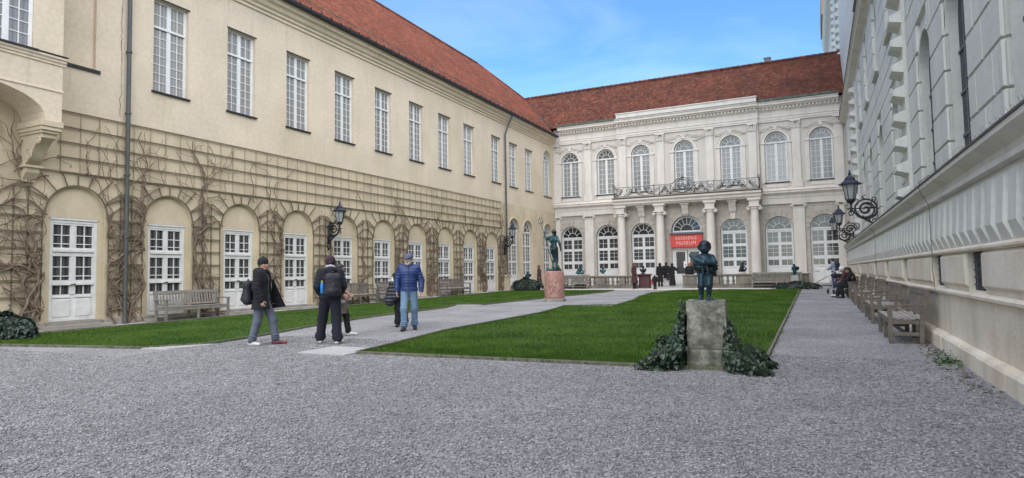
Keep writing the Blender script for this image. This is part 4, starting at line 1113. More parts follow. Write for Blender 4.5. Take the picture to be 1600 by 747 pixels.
    s = MB(); s.profile_x([(.35, .9), (.01, .9), (-.045, .93), (-.05, .965), (.0, 1.0), (.18, 1.061), (.35, 1.062)], -46.9, 12); s.build('sill_course', 'tan stone', gal)
    d = MB(); d.box(-46.9, 12, .012, .35, -.3, .9); d.build('dado', 'tan stone', gal)
    p = MB(); rr = random.Random(5); a = -46.9
    while a < 3:
        b = a + rr.uniform(1.1, 1.9); o = rr.uniform(-.012, .012)
        p.profile_x([(.012, -.3), (-.10 + o, -.3), (-.10 + o, .20 + gz(-a)), (-.075 + o, .235 + gz(-a)), (.012, .265 + gz(-a))], a + .006, b - .006); a = b
    p.build('plinth', 'tan stone', gal, bevel=.012)
    # lightning conductor and cables
    c = MB(); c.tube([(-12.6, -.09, .62), (-12.75, -.06, 1.0), (-12.78, -.075, 1.3), (-12.78, -.07, 1.6), (-12.78, -.08, 2.4), (-12.78, -.21, 2.68), (-12.7, -.21, 2.8), (-12.4, -.1, 2.88)], .006, 5)
    c.tube([(-24.0, -.07, .9), (-24.0, -.08, 2.45), (-24.0, -.21, 2.7)], .006, 5); c.build('cable', 'zinc', gal)
    # bird spikes along the ledge
    b = MB(); x = -44; 
    while x < 0:
        for k in range(3): b.tube([(x, -.12 + .05 * k, 2.80), (x + rr.uniform(-.05, .05), -.16 + .06 * k, 2.80 + rr.uniform(.04, .09))], .0018, 3, False)
        x += .13
    b.build('bird_spikes', 'zinc', gal)
mk('eaves stone', (.30, .19, .11), (.24, .15, .09), rough=.85, ns=2)
build_gallery()
# ------------------------------------------------------------------ trellis and vines on the left wing (world coordinates, X = wall + offset)
WX = -18.825
def wp(u, d, z): return (WX + d, u, z)
PIERS = [DOORC[0] - 1.403 - 2.806] + [DOORC[0] - 1.403 + 2.806 * i for i in range(11)]
def build_trellis():
    t = thing('wall_trellis', 'weathered wooden trellis grid fixed round the arches of the long ochre wall', 'trellis', (WX, 10, 0))
    def bar(mb, a, b, w=.035, h=.04): mb.beam(tuple(np.subtract(wp(*a), (WX, 10, 0))), tuple(np.subtract(wp(*b), (WX, 10, 0))), w, h, (1, 0, 0))
    y0, y1 = 6.2, 37.2
    for z in (6.12, 5.68, 5.25, 4.82, 4.40):
        m = MB(); a = y0 if z < 3.9 else 9.0 if z < 4.6 else 10.0
        bar(m, (a, .055, z), (y1, .055, z), .03, .038); m.build('long_rail', 'trellis wood', t)
    g = MB(); k = 10.1
    bar(g, (k, .03, 4.42), (y1, .03, 4.42), .018, .02)
    while k < y1:
        bar(g, (k, .03, 4.42), (k, .03, 6.14), .018, .024); k += .52
    g.build('upper_grid', 'trellis pale', t)
    for c in DOORC:
        fan = MB(); n = 18; r = .83; zs = 3.22
        pts = [(c + r * math.cos(PI * i / n), .05, zs + r * math.sin(PI * i / n)) for i in range(n + 1)]
        for p, q in zip(pts, pts[1:]): bar(fan, p, q, .03, .034)
        for a in (25, 48, 70, 90, 110, 132, 155):
            a_ = R(a); d = min((4.40 - zs - r * math.sin(a_)) / max(.05, math.sin(a_)), .62)
            bar(fan, (c + r * math.cos(a_), .06, zs + r * math.sin(a_)), (c + (r + d) * math.cos(a_), .06, zs + (r + d) * math.sin(a_)), .026, .03)
        fan.build('arch_bars', 'trellis wood', t)
    for p in PIERS:
        m = MB()
        for z in (3.12, 2.69, 2.26, 1.82, 1.39, .95, .5): bar(m, (p - .53, .055, z), (p + .53, .055, z), .03, .042)
        for dx in (-.52, -.17, .17, .52): bar(m, (p + dx, .03, .3), (p + dx, .03, 3.3 if abs(dx) > .3 else 3.9), .02, .024)
        for z, s in ((3.52, .36), (3.92, .30)):
            bar(m, (p - .62, .062, z - s), (p - .2, .062, z), .028, .034); bar(m, (p - .2, .062, z), (p + .2, .062, z), .028, .034); bar(m, (p + .2, .062, z), (p + .62, .062, z - s), .028, .034)
        m.build('pier_ladder', 'trellis wood', t)
build_trellis()
VN = ['before the first white door', 'at the long drainpipe past the first white door', 'between the second and third white doors', 'between the third and fourth white doors', 'between the fourth and fifth white doors, under the lantern', 'between the fifth and sixth white doors', 'between the sixth and seventh white doors', 'between the seventh and eighth white doors', 'between the eighth and ninth white doors', 'between the ninth and tenth white doors', 'after the tenth white door, at the trellis end']
def vine(p, dens, rr, label):
    mb = MB()
    def free(u, z):          # stay off the door recesses
        d = abs(((u - DOORC[0] + 1.403) % 2.806) - 1.403)
        if z < 3.2: return d > .82
        return d * d + (z - 3.22) ** 2 > .86 ** 2
    def grow(u, z, ang, r, length, depth):
        pts = [(u, .06 + rr.uniform(0, .08), z)]; rad = [r]
        n = int(length / .11)
        for i in range(n):
            ang += rr.gauss(0, .33); ang += (PI / 2 - ang) * .07
            for _ in range(6):
                nu = u + .11 * math.cos(ang); nz = z + .11 * math.sin(ang)
                lim = .64 if nz < 3.2 else 1.25
                if free(nu, nz) and abs(nu - p) < lim and nz > .05: break
                ang = PI / 2 + rr.uniform(-.9, .9) + (.8 if nu > p else -.8) * (1 if nz < 3.4 else -.3)
            else: break
            u, z = nu, nz
            if z > 6.0: break
            q = r * (1 - .75 * (i + 1) / n)
            pts.append((u, .05 + .07 * abs(math.sin(i * .5 + u * 9)), z)); rad.append(max(.007, q))
            if depth < 2 and rr.random() < (.15 if depth == 0 else .07) * dens:
                grow(u, z, ang + rr.choice((-1, 1)) * rr.uniform(.5, 1.3), max(.012, q * .65), rr.uniform(.5, 1.7), depth + 1)
        if len(pts) > 2: mb.tube([np.subtract(wp(*q), (WX, p, 0)) for q in pts], rad, 5, False)
    for k in range(int(2 + 1.6 * dens)):
        grow(p + rr.uniform(-.38, .38), .08, PI / 2 + rr.uniform(-.6, .6), rr.uniform(.028, .050), rr.uniform(3.6, 7.2), 0)
    for k in range(int(3 * dens)):
        grow(p + rr.uniform(-.5, .5), rr.uniform(.2, 3.2), rr.uniform(.3, 2.8), rr.uniform(.014, .022), rr.uniform(.6, 1.6), 2)
    for k in range(int(3.5 * dens)):
        grow(p + rr.uniform(-.9, .9), rr.uniform(3.9, 4.4), rr.uniform(.4, 2.7), rr.uniform(.014, .026), rr.uniform(.7, 1.9), 1)
    o = mb.build('climbing_vine', 'vine bark', None, smooth=True, loc=(WX, p, 0), recalc=False)
    return tag(o, label, 'vine', 'bare vines climbing the trellis')
rv = random.Random(11)
for i, p in enumerate(PIERS[1:]):
    vine(p, [1.15, 1.5, 1.0, .8, .75, .45, 1.15, .9, .6, 1.1, .8][i], rv, 'bare brown vine climbing the trellis ' + VN[i])

# ------------------------------------------------------------------ ivy
def leaves(pts, nrm, size, droop=.35):
    n = len(pts)
    nrm = nrm / np.linalg.norm(nrm, axis=1, keepdims=True)
    nrm = nrm + RNG.normal(0, .38, (n, 3)); nrm /= np.linalg.norm(nrm, axis=1, keepdims=True)
    down = np.array([0, 0, -1.0]) + RNG.normal(0, .5, (n, 3)); tdir = down - (down * nrm).sum(1, keepdims=True) * nrm
    tdir /= np.linalg.norm(tdir, axis=1, keepdims=True); s = np.cross(nrm, tdir)
    L_ = (np.asarray(size) * (.55 + .8 * RNG.random(n)))[:, None]
    base = pts; tip = pts + tdir * L_; up = nrm * L_ * .18
    a = pts + tdir * L_ * .18 + s * L_ * .48 + up; b = pts + tdir * L_ * .18 - s * L_ * .48 + up
    c = pts + tdir * L_ * .62 + s * L_ * .30 + up * .6; d = pts + tdir * L_ * .62 - s * L_ * .30 + up * .6
    V = np.stack([base, a, c, tip, d, b], 1).reshape(-1, 3)
    k = 6 * np.arange(n)[:, None]
    F = np.concatenate([k + np.array([[0, 3, 2, 1]]), k + np.array([[0, 5, 4, 3]])], 0)
    return V, F
def mound(cx_, cy_, rx, ry, h, n, size, label, mat='ivy leaf dark', kind='round', group='ivy mounds'):
    z0 = gz(cy_)
    t = thing('ivy_bush', label, 'ivy', (cx_, cy_, z0), 0, group)
    a = RNG.random(n) * 2 * PI; q = np.sqrt(RNG.random(n))
    bump = 1 + .13 * np.sin(3 * a + cx_) + .08 * np.sin(7 * a + 1) 
    prof = np.sqrt(np.clip(1 - q ** 2, 0, 1)) ** .9
    x = rx * q * np.cos(a) * bump; y = ry * q * np.sin(a) * bump; z = h * prof * (.88 + .17 * np.sin(6 * x / rx + 2) * np.cos(5 * y / ry)) + .02
    nr = np.stack([x / rx ** 2, y / ry ** 2, np.maximum(z, .05) / h ** 2], 1)
    depth = RNG.random(n) ** 2 * .12
    P = np.stack([x, y, z], 1); P = P - nr / np.linalg.norm(nr, axis=1, keepdims=True) * depth[:, None] * min(1, h)
    V, F = leaves(P, nr, size)
    numpy_object('foliage', V, F, mat, t)
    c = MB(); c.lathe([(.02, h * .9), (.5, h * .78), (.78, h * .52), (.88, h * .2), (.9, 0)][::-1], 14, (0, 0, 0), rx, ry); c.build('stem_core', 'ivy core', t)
    return t
mound(-17.3, 8.2, .75, .6, .62, 3600, .085, 'low dark green ivy bush at the lower left below the vaulted oriel')
mound(-17.05, 37.3, 1.0, .9, .88, 4500, .085, 'rounded dark ivy bush on the lawn near the red marble pedestal')
mound(-1.0, 38.6, 1.25, .8, .42, 2200, .09, 'flat ivy spread at the foot of the small statue by the stone balustrade')
def pedestal_ivy():
    """ivy leaning against both sides of the putto's pedestal"""
    for sg, wid, hgt, n, lab in ((-1, .52, .92, 2600, 'thick ivy climbing the left side of the mossy pedestal'), (1, .52, .66, 1700, 'dark ivy trailing from the right side of the mossy pedestal')):
        t = thing('ivy_bush', lab, 'ivy', (-1.42 + sg * .27, 9.2, 0), 0, 'ivy mounds')
        u = RNG.random(n) ** 1.15; v = RNG.random(n); w = RNG.random(n) - .5
        x = sg * u * wid * (1 + .15 * np.sin(w * 9)); top = .52 * hgt * np.sqrt(np.clip(1 - u * u, 0, 1)) + .46 * hgt * np.exp(-(u / .2) ** 2) + .03
        z = top * (v ** .5) * (1 + .16 * np.sin(u * 11 + w * 7)); y = w * (.85 + .3 * np.sin(2.5 * u)) - .10
        ed = np.clip(1 - np.abs(w) * 1.2, .35, 1); z = z * ed + .015
        nr = np.stack([sg * (.5 + u), w * 2.4 - .7, .35 + v * .8], 1)
        V, F = leaves(np.stack([x, y, z], 1), nr, .035 + .05 * RNG.random(n))
        numpy_object('foliage', V, F, 'ivy leaf', t)
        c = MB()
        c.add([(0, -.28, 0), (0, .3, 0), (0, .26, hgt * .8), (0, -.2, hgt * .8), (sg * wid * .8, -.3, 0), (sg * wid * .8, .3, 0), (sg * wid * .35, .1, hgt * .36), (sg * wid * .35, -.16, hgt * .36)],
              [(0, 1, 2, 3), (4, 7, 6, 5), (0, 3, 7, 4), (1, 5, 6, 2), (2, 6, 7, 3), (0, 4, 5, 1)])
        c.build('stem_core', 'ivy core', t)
        s = MB(); rr = random.Random(4 + sg)
        for k in range(4):
            a = [(0 if sg > 0 else -.02, rr.uniform(-.3, .2), rr.uniform(.15, hgt * .6))]
            for q in range(7): a.append((a[-1][0] + sg * rr.uniform(.02, .09), a[-1][1] + rr.uniform(-.06, .04), max(.01, a[-1][2] + rr.uniform(-.12, .05))))
            s.tube(a, .005, 4, False)
        s.build('stem', 'ivy core', t)
pedestal_ivy()
def weeds():
    t = []
    for (x, y, n, sz, lab) in ((1.60, 10.55, 150, .045, 'small green weed tuft growing at the foot of the right wall'), (1.62, 11.35, 60, .035, 'smaller green weed sprig by the stone plinth near the first bench')):
        P = np.stack([RNG.normal(0, .10, n), RNG.normal(0, .16, n), np.abs(RNG.normal(.03, .03, n))], 1)
        V, F = leaves(P, np.stack([P[:, 0] - .3, P[:, 1], np.full(n, .5)], 1), sz)
        o = numpy_object('weed', V, F, 'weed'); o.location = (x, y, gz(y)); tag(o, lab, 'weed')
weeds()
def litter():
    n = 150; y = 8 + 5.5 * RNG.random(n); x = 1.70 - np.abs(RNG.normal(0, .16, n))
    P = np.stack([x, y, np.clip(.0075 * (y - 10), 0, 1) + .012], 1)
    V, F = leaves(P, np.tile([0, 0, 1.0], (n, 1)), .05)
    o = numpy_object('litter', V, F, 'vine bark'); tag(o, 'dry brown leaves blown against the foot of the right wall', 'dry leaves', kind='stuff')
litter()

# ------------------------------------------------------------------ benches
def bench(name, label, loc, rz, length, mat, group, mids=1):
    """slatted garden bench; local x along the seat, sitter faces -y"""
    t = thing(name, label, 'bench', loc, rz, group)
    hl = length / 2
    for x in (-hl, hl):
        m = MB(); m.box(x - .035, x + .035, -.27, -.20, 0, .63); m.build('leg', mat, t, bevel=.006)
        m = MB(); m.beam((x, .22, 0), (x, .24, .42), .07, .07, (1, 0, 0)); m.beam((x, .24, .41), (x, .34, .93), .07, .06, (1, 0, 0)); m.build('leg', mat, t, bevel=.006)
        a = MB(); a.beam((x, -.31, .645), (x, .29, .665), .075, .035); a.build('armrest', mat, t, bevel=.006)
    for i in range(mids):
        x = -hl + length * (i + 1) / (mids + 1)
        m = MB(); m.box(x - .035, x + .035, -.26, -.20, 0, .39); m.build('leg', mat, t, bevel=.006)
        m = MB(); m.box(x - .03, x + .03, .2, .26, 0, .39); m.build('leg', mat, t, bevel=.006)
    s = MB()
    for i in range(5):
        y = -.255 + i * .105; s.box(-hl + .001, hl - .001, y, y + .09, .415 - .004 * i * (4 - i) * .5, .44 - .004 * i * (4 - i) * .5)
    s.build('seat', 'bench seat wood skylit' if mat == 'old bench wood' else mat, t, bevel=.005)
    f = MB(); f.box(-hl + .036, hl - .036, -.25, -.215, .32, .41); f.box(-hl + .036, hl - .036, .205, .235, .32, .40)
    f.box(-hl + .036, hl - .036, -.02, .02, .13, .19)
    for x in (-hl, hl): f.box(x - .02, x + .02, -.199, .19, .13, .19); f.box(x - .022, x + .022, -.199, .2, .33, .40)
    f.build('seat_frame', mat, t, bevel=.005)
    b = MB()
    def bp(z): return .24 + (z - .42) * .196
    b.beam((-hl + .036, bp(.88), .88), (hl - .036, bp(.88), .88), .035, .10, (0, .19, .98)); b.beam((-hl + .036, bp(.50), .50), (hl - .036, bp(.50), .50), .035, .06, (0, .19, .98))
    n = int(length / .105)
    for i in range(n):
        x = -hl + .08 + (length - .16) * i / (n - 1); b.beam((x, bp(.51), .51), (x, bp(.84), .84), .062, .018, (0, 1, 0))
    for i in range(mids): 
        x = -hl + length * (i + 1) / (mids + 1); b.beam((x, bp(.43), .43), (x, bp(.84), .84), .06, .04, (0, 1, 0))
    b.build('backrest', mat, t, bevel=.005)
    return t
BR = -PI / 2     # sitters face away from the right wall
bl = ['weathered grey bench nearest the camera by the right wall', 'second grey bench from the camera by the right wall', 'third grey bench from the camera by the right wall', 'grey bench just before the seated people by the right wall', 'far grey bench by the right wall with two people sitting on it']
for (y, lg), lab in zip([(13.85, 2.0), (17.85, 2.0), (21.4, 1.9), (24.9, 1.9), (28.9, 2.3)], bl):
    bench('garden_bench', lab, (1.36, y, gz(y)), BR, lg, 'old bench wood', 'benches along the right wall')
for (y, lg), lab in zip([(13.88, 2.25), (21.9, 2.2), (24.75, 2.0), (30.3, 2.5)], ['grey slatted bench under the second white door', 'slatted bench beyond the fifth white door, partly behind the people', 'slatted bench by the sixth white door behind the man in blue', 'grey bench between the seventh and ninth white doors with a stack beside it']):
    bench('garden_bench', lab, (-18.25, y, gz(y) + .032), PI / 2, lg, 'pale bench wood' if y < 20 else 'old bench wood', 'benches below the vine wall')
bench('garden_bench', 'long pale bench before the right stone balustrade', (-2.15, 40.35, gz(40.35) + .012), 0, 2.7, 'pale bench wood', 'benches before the balustrade')
bench('garden_bench', 'pale bench before the left stone balustrade behind the marble pedestal', (-14.9, 40.35, gz(40.35) + .012), 0, 2.0, 'pale bench wood', 'benches before the balustrade')

# ------------------------------------------------------------------ wall lanterns
def lantern(label, loc, rz, reach, s, group):
    """local: wall plane at y=0, arm reaches to -y; z=0 where the arm meets the lamp"""
    t = thing('wall_lantern', label, 'lantern', loc, rz, group)
    b = MB()
    yl = -reach
    b.tube([(0, 0.02, -.02 * s), (0, yl - .12 * s, -.02 * s)], .022 * s, 6)
    def sp(c, r, turns, a0, sgn, w=.02): b.tube([(0, c[0] + (p[0]), c[1] + p[2]) for p in spiral((0, 0), r * s, turns, a0, .12, sgn, 34)], [w * s * (1 - .35 * i / 34) for i in range(35)], 6)
    ym = yl * .45
    b.tube([(0, ym + .31 * s * math.cos(2 * PI * i / 26), -.05 * s + .31 * s * math.sin(2 * PI * i / 26)) for i in range(27)], .026 * s, 6, False)
    sp((ym, -.05 * s), .30, 2.0, PI, 1, .03)
    b.tube([(0, ym * .55, .12 * s), (0, ym * .45, .22 * s), (0, ym * .35 - .06 * s, .24 * s)], .018 * s, 5)
    b.tube([(0, ym * .3, -.3 * s), (0, ym * .15, -.2 * s), (0, .02, -.22 * s)], .02 * s, 5)
    sp((ym - .02 * s, -.05 * s), .19, 1.5, 0, 1, .024)
    sp((yl - .02 * s, -.16 * s), .10, 1.4, PI / 2, -1, .022)
    sp((ym * .4, -.42 * s), .13, 1.4, PI / 2, 1, .026)
    sp((ym * .35, .26 * s), .08, 1.3, -PI / 2, 1, .02)
    b.tube([(0, yl * .98, -.05 * s), (0, yl * .8, -.22 * s), (0, ym, -.40 * s), (0, ym * .4, -.52 * s), (0, .02, -.74 * s)], [.02 * s, .03 * s, .035 * s, .032 * s, .028 * s], 6)
    b.tube([(0, ym, .25 * s), (0, ym - .1 * s, .34 * s), (0, ym - .02 * s, .42 * s)], [.028 * s, .022 * s, .006 * s], 6)
    for y, z, r in ((ym * .5, -.28, .06), (ym * 1.3, -.3, .05), (ym * .3, -.56, .06), (yl * .85, -.1, .045)): b.blob((0, y, z * s), r * s, 7, 5, (.6, 1, 1))
    b.tube([(0, -.02, -.9 * s), (0, -.12 * s, -.82 * s), (0, -.06 * s, -.72 * s), (0, -.14 * s, -.62 * s)], [.02 * s, .04 * s, .03 * s, .015 * s], 6)
    b.box(-.05 * s, .05 * s, -.03, .02, -.95 * s, .18 * s)
    b.build('bracket', 'wrought iron', t, smooth=True)
    p = MB(); p.lathe([(.02, -.12), (.05, -.1), (.03, -.05), (.045, 0), (.025, .04), (.03, .12), (.06, .15)], 10, (0, yl, 0), s, s)
    p.v = [(x, y, z * s) for x, y, z in p.v]; p.build('stem', 'wrought iron', t, smooth=True)
    z0 = .15 * s
    g = MB(); g.lathe([(.125 * s, z0 + .14 * s), (.215 * s, z0 + .60 * s)], 6, (0, yl, 0)); 
    f = MB()
    f.lathe([(.03 * s, z0), (.10 * s, z0 + .03 * s), (.135 * s, z0 + .10 * s), (.14 * s, z0 + .14 * s)], 6, (0, yl, 0))
    for k in range(6):
        a = 2 * PI * (k + .5) / 6
        f.beam((.13 * s * math.cos(a), yl + .13 * s * math.sin(a), z0 + .13 * s), (.222 * s * math.cos(a), yl + .222 * s * math.sin(a), z0 + .61 * s), .022 * s, .022 * s)
    f.build('cage', 'wrought iron', t); g.build('glass', 'lamp glass', t)
    r = MB(); r.lathe([(.225, .60), (.33, .60), (.335, .635), (.28, .66), (.20, .73), (.15, .76), (.155, .80), (.10, .86), (.05, .90), (.04, .94), (.055, .97), (.02, 1.0), (.03, 1.04), (.004, 1.10)], 6, (0, yl, 0), s, s)
    r.v = [(x, y, z0 + (z) * s) for x, y, z in r.v]; r.build('roof', 'blue iron roof', t)
    return t
lantern('black iron lantern on a scrolled arm, largest of those on the grey green wall', (2.09, 26.2, 3.55), -PI / 2, .86, 1.15, 'lanterns on the right wall')
lantern('smaller black iron lantern on a scrolled arm, second on the grey green wall', (2.09, 37.4, 3.45), -PI / 2, .92, 1.0, 'lanterns on the right wall')
lantern('black iron lantern farthest along the grey green wall, overlapped by another', (2.09, 43.6, 3.40), -PI / 2, 1.0, 1.05, 'lanterns on the right wall')
lantern('dark lantern on a scrolled bracket above the vines of the ochre wall', (-18.80, 20.75, 3.40), PI / 2, .62, .95, 'lanterns on the left wall')
lantern('dark lantern on a bracket beside the second drainpipe of the ochre wall', (-18.70, 37.45, 3.55), PI / 2, .60, 1.0, 'lanterns on the left wall')

# ------------------------------------------------------------------ balustrades
BY = 41.0
def baluster_mesh():
    m = MB(); m.lathe([(.085, 0), (.085, .04), (.055, .06), (.06, .09), (.10, .17), (.105, .23), (.06, .36), (.05, .42), (.075, .45), (.075, .49)], 10); return m
def balustrade(label, x0, x1, runs, piers):
    z = gz(BY)
    t = thing('stone_balustrade', label, 'balustrade', ((x0 + x1) / 2, BY, z), 0, 'stone balustrades of the terrace'); ox = (x0 + x1) / 2
    b = MB(); b.box(x0 - ox, x1 - ox, -.2, .2, -.1, .16); b.box(x0 - ox, x1 - ox, -.16, .16, .16, .21); b.build('base', 'balustrade stone', t, bevel=.015)
    r = MB(); r.box(x0 - ox - .05, x1 - ox + .05, -.21, .21, .76, .86); r.box(x0 - ox, x1 - ox, -.15, .15, .71, .76); r.build('top_rail', 'balustrade stone', t, bevel=.015)
    for a, b_ in piers:
        p = MB(); p.box(a - ox, b_ - ox, -.175, .175, .211, .709); p.frustum(a - ox + .06, b_ - ox - .06, .27, .65, -.1751, -.192, .02); p.build('pier', 'balustrade stone', t, bevel=.01)
    first = None
    for a, b_ in runs:
        n = max(1, int((b_ - a) / .27))
        for i in range(n):
            x = a + (b_ - a) * (i + .5) / n - ox
            if first is None: first = baluster_mesh().build('baluster', 'balustrade stone', t, smooth=True, loc=(x, 0, .215))
            else: copy_part(first, (x, 0, .215))
balustrade('stone balustrade on the left of the entrance, before the tall windows', -16.25, -10.45, [(-15.85, -15.05), (-14.45, -13.5), (-12.85, -11.9), (-11.5, -10.6)], [(-16.25, -15.85), (-15.05, -14.45), (-13.5, -12.85), (-11.9, -11.5)])
balustrade('stone balustrade on the right of the entrance, behind the long bench', -7.72, -.42, [(-6.9, -6.1), (-5.5, -4.5)], [(-7.72, -6.9), (-6.1, -5.5), (-4.5, -1.2), (-1.1, -.42)])
def kiosk():
    t = thing('ticket_box', 'maroon painted box with a sloping front at the end of the left balustrade', 'box', (-10.15, 40.75, gz(41)))
    m = MB(); m.profile_x([(-.30, .05), (.25, .05), (.25, .86), (-.22, .86)], -.33, .36); m.build('body', 'maroon paint', t, bevel=.015)
    m = MB(); m.box(-.42, .45, -.34, .32, .862, .94); m.build('lid', 'maroon paint', t, bevel=.015)
    m = MB(); m.box(-.36, .39, -.33, .28, -.02, .049); m.build('foot', 'balustrade stone', t, bevel=.01)
kiosk()
def red_disc():
    t = thing('round_sign', 'small round red sign leaning near the museum steps', 'sign', (-9.95, 42.2, gz(42)))
    m = MB(); m.lathe([(.001, -.012), (.17, -.012), (.175, 0), (.17, .012), (.001, .012)], 20); q = m.build('disc', 'sign red', t); q.location = (0, 0, .42); q.rotation_euler = (PI / 2 - .15, 0, 0)
    m = MB(); m.box(-.05, .05, -.022, -.016, .405, .435); m.build('white_bar', 'paper', t)
    m = MB(); m.box(-.26, .26, .04, .10, 0, .26); m.box(-.2, .2, .03, .05, .26, .30); m.build('foot', 'white paint', t, bevel=.01)
red_disc()
def steps():
    z = gz(46)
    m = MB(); c = FX[3]
    m.box(c - 1.7, c + 1.7, 45.5, 46.6, z - .1, z + .05); m.box(c - 1.5, c + 1.5, 45.85, 46.62, z + .05, z + .10)
    tag(m.build('entrance_steps', 'slab stone', bevel=.012), 'low pale stone steps before the museum entrance', 'steps')
steps()
def handrail():
    z = gz(43)
    t = thing('ramp_railing', 'grey steel railing of the ramp at the far right corner', 'railing', (.4, 42.6, z))
    m = MB()
    m.tube([(-.75, 0, .05), (-.75, 0, .88), (-.25, 0, .95)], .028, 6); m.tube([(-.55, .3, .15), (.55, -.2, .86)], .026, 6); m.tube([(.55, -.2, 0), (.55, -.2, .9), (1.15, -.25, .98)], .03, 6)
    m.tube([(.55, -.2, .5), (1.15, -.25, .55)], .02, 6); m.tube([(1.15, -.25, 0), (1.15, -.25, .98)], .028, 6)
    m.build('rail', 'steel rail', t, smooth=True)
    m = MB(); m.box(-.8, 1.2, -.35, -.1, -.02, .12); m.build('kerb', 'zinc', t, bevel=.01)
handrail()
def planter_urn():
    t = thing('stone_trough', 'low grey stone trough standing against the right wall near the far corner', 'trough', (1.5, 36.6, gz(36.6)))
    m = MB(); m.add([(-.22, -.3, 0), (.22, -.3, 0), (.22, .3, 0), (-.22, .3, 0), (-.3, -.4, .62), (.3, -.4, .62), (.3, .4, .62), (-.3, .4, .62)], [(0, 3, 2, 1), (4, 5, 6, 7), (0, 1, 5, 4), (1, 2, 6, 5), (2, 3, 7, 6), (3, 0, 4, 7)])
    m.build('basin', 'balustrade stone', t, bevel=.02)
    m = MB(); m.box(-.34, .34, -.44, .44, .622, .69); m.build('rim', 'balustrade stone', t, bevel=.015)
planter_urn()

# ------------------------------------------------------------------ pedestals
def putto_pedestal():
    t = thing('stone_pedestal', 'mossy grey square stone pedestal with ivy on both sides', 'pedestal', (-1.42, 9.22, 0), R(5))
    def rough(x, y, z0, z1, seed, mat, name):
        bm = bmesh.new(); bmesh.ops.create_cube(bm, size=1)
        bmesh.ops.subdivide_edges(bm, edges=bm.edges, cuts=9, use_grid_fill=True)
        rr = random.Random(seed)
        from mathutils import noise
        for v in bm.verts:
            p = Vector((v.co.x * x, v.co.y * y, z0 + (v.co.z + .5) * (z1 - z0)))
            e = sum(abs(c) > .49 for c in v.co)
            n_ = noise.noise(p * 6 + Vector((seed, 0, 0))) * .014 + noise.noise(p * 19) * .006
            d = Vector((v.co.x, v.co.y, 0)); d = d.normalized() if d.length > 0 else d
            p += d * n_ - d * (.012 if e >= 2 else 0)
            if v.co.z > .49: p.z += noise.noise(p * 9) * .01
            v.co = p
        me = bpy.data.meshes.new(name); bm.to_mesh(me); bm.free(); me.materials.append(MAT[mat])
        me.polygons.foreach_set('use_smooth', [False] * len(me.polygons))
        o = bpy.data.objects.new(name, me); COL.objects.link(o); o.parent = t
    rough(.53, .5, .28, .935, 2, 'mossy stone', 'block'); rough(.56, .53, -.05, .265, 5, 'mossy stone', 'base')
    m = MB(); m.box(-.24, .24, -.23, .23, .26, .285); m.build('joint', 'balustrade stone', t)
putto_pedestal()
NX, NY = -10.25, 25.3
def marble_pedestal():
    t = thing('marble_pedestal', 'round red marble column pedestal with relief under the trident statue', 'pedestal', (NX, NY, gz(NY)))
    m = MB(); m.lathe([(.425, .14), (.43, .2), (.425, .6), (.42, 1.28), (.41, 1.31), (.3, 1.32)], 32); m.build('drum', 'red marble', t, smooth=True)
    m = MB(); m.lathe([(.50, -.03), (.50, .12), (.47, .14), (.44, .141)], 8); m.build('base', 'grey stone base', t, bevel=.012)
    r = MB(); rr = random.Random(9)
    for k in range(26):
        a = rr.uniform(-2.6, -.3); z = rr.uniform(.3, 1.1); q = []
        for s in range(9):
            a += rr.uniform(-.09, .09); z += rr.uniform(-.06, .08); q.append((.425 * math.cos(a), .425 * math.sin(a), z))
        r.tube(q, [.004 + .016 * math.sin(PI * (i + .5) / 9) for i in range(9)], 5)
    r.build('relief', 'red marble', t, smooth=True)
marble_pedestal()
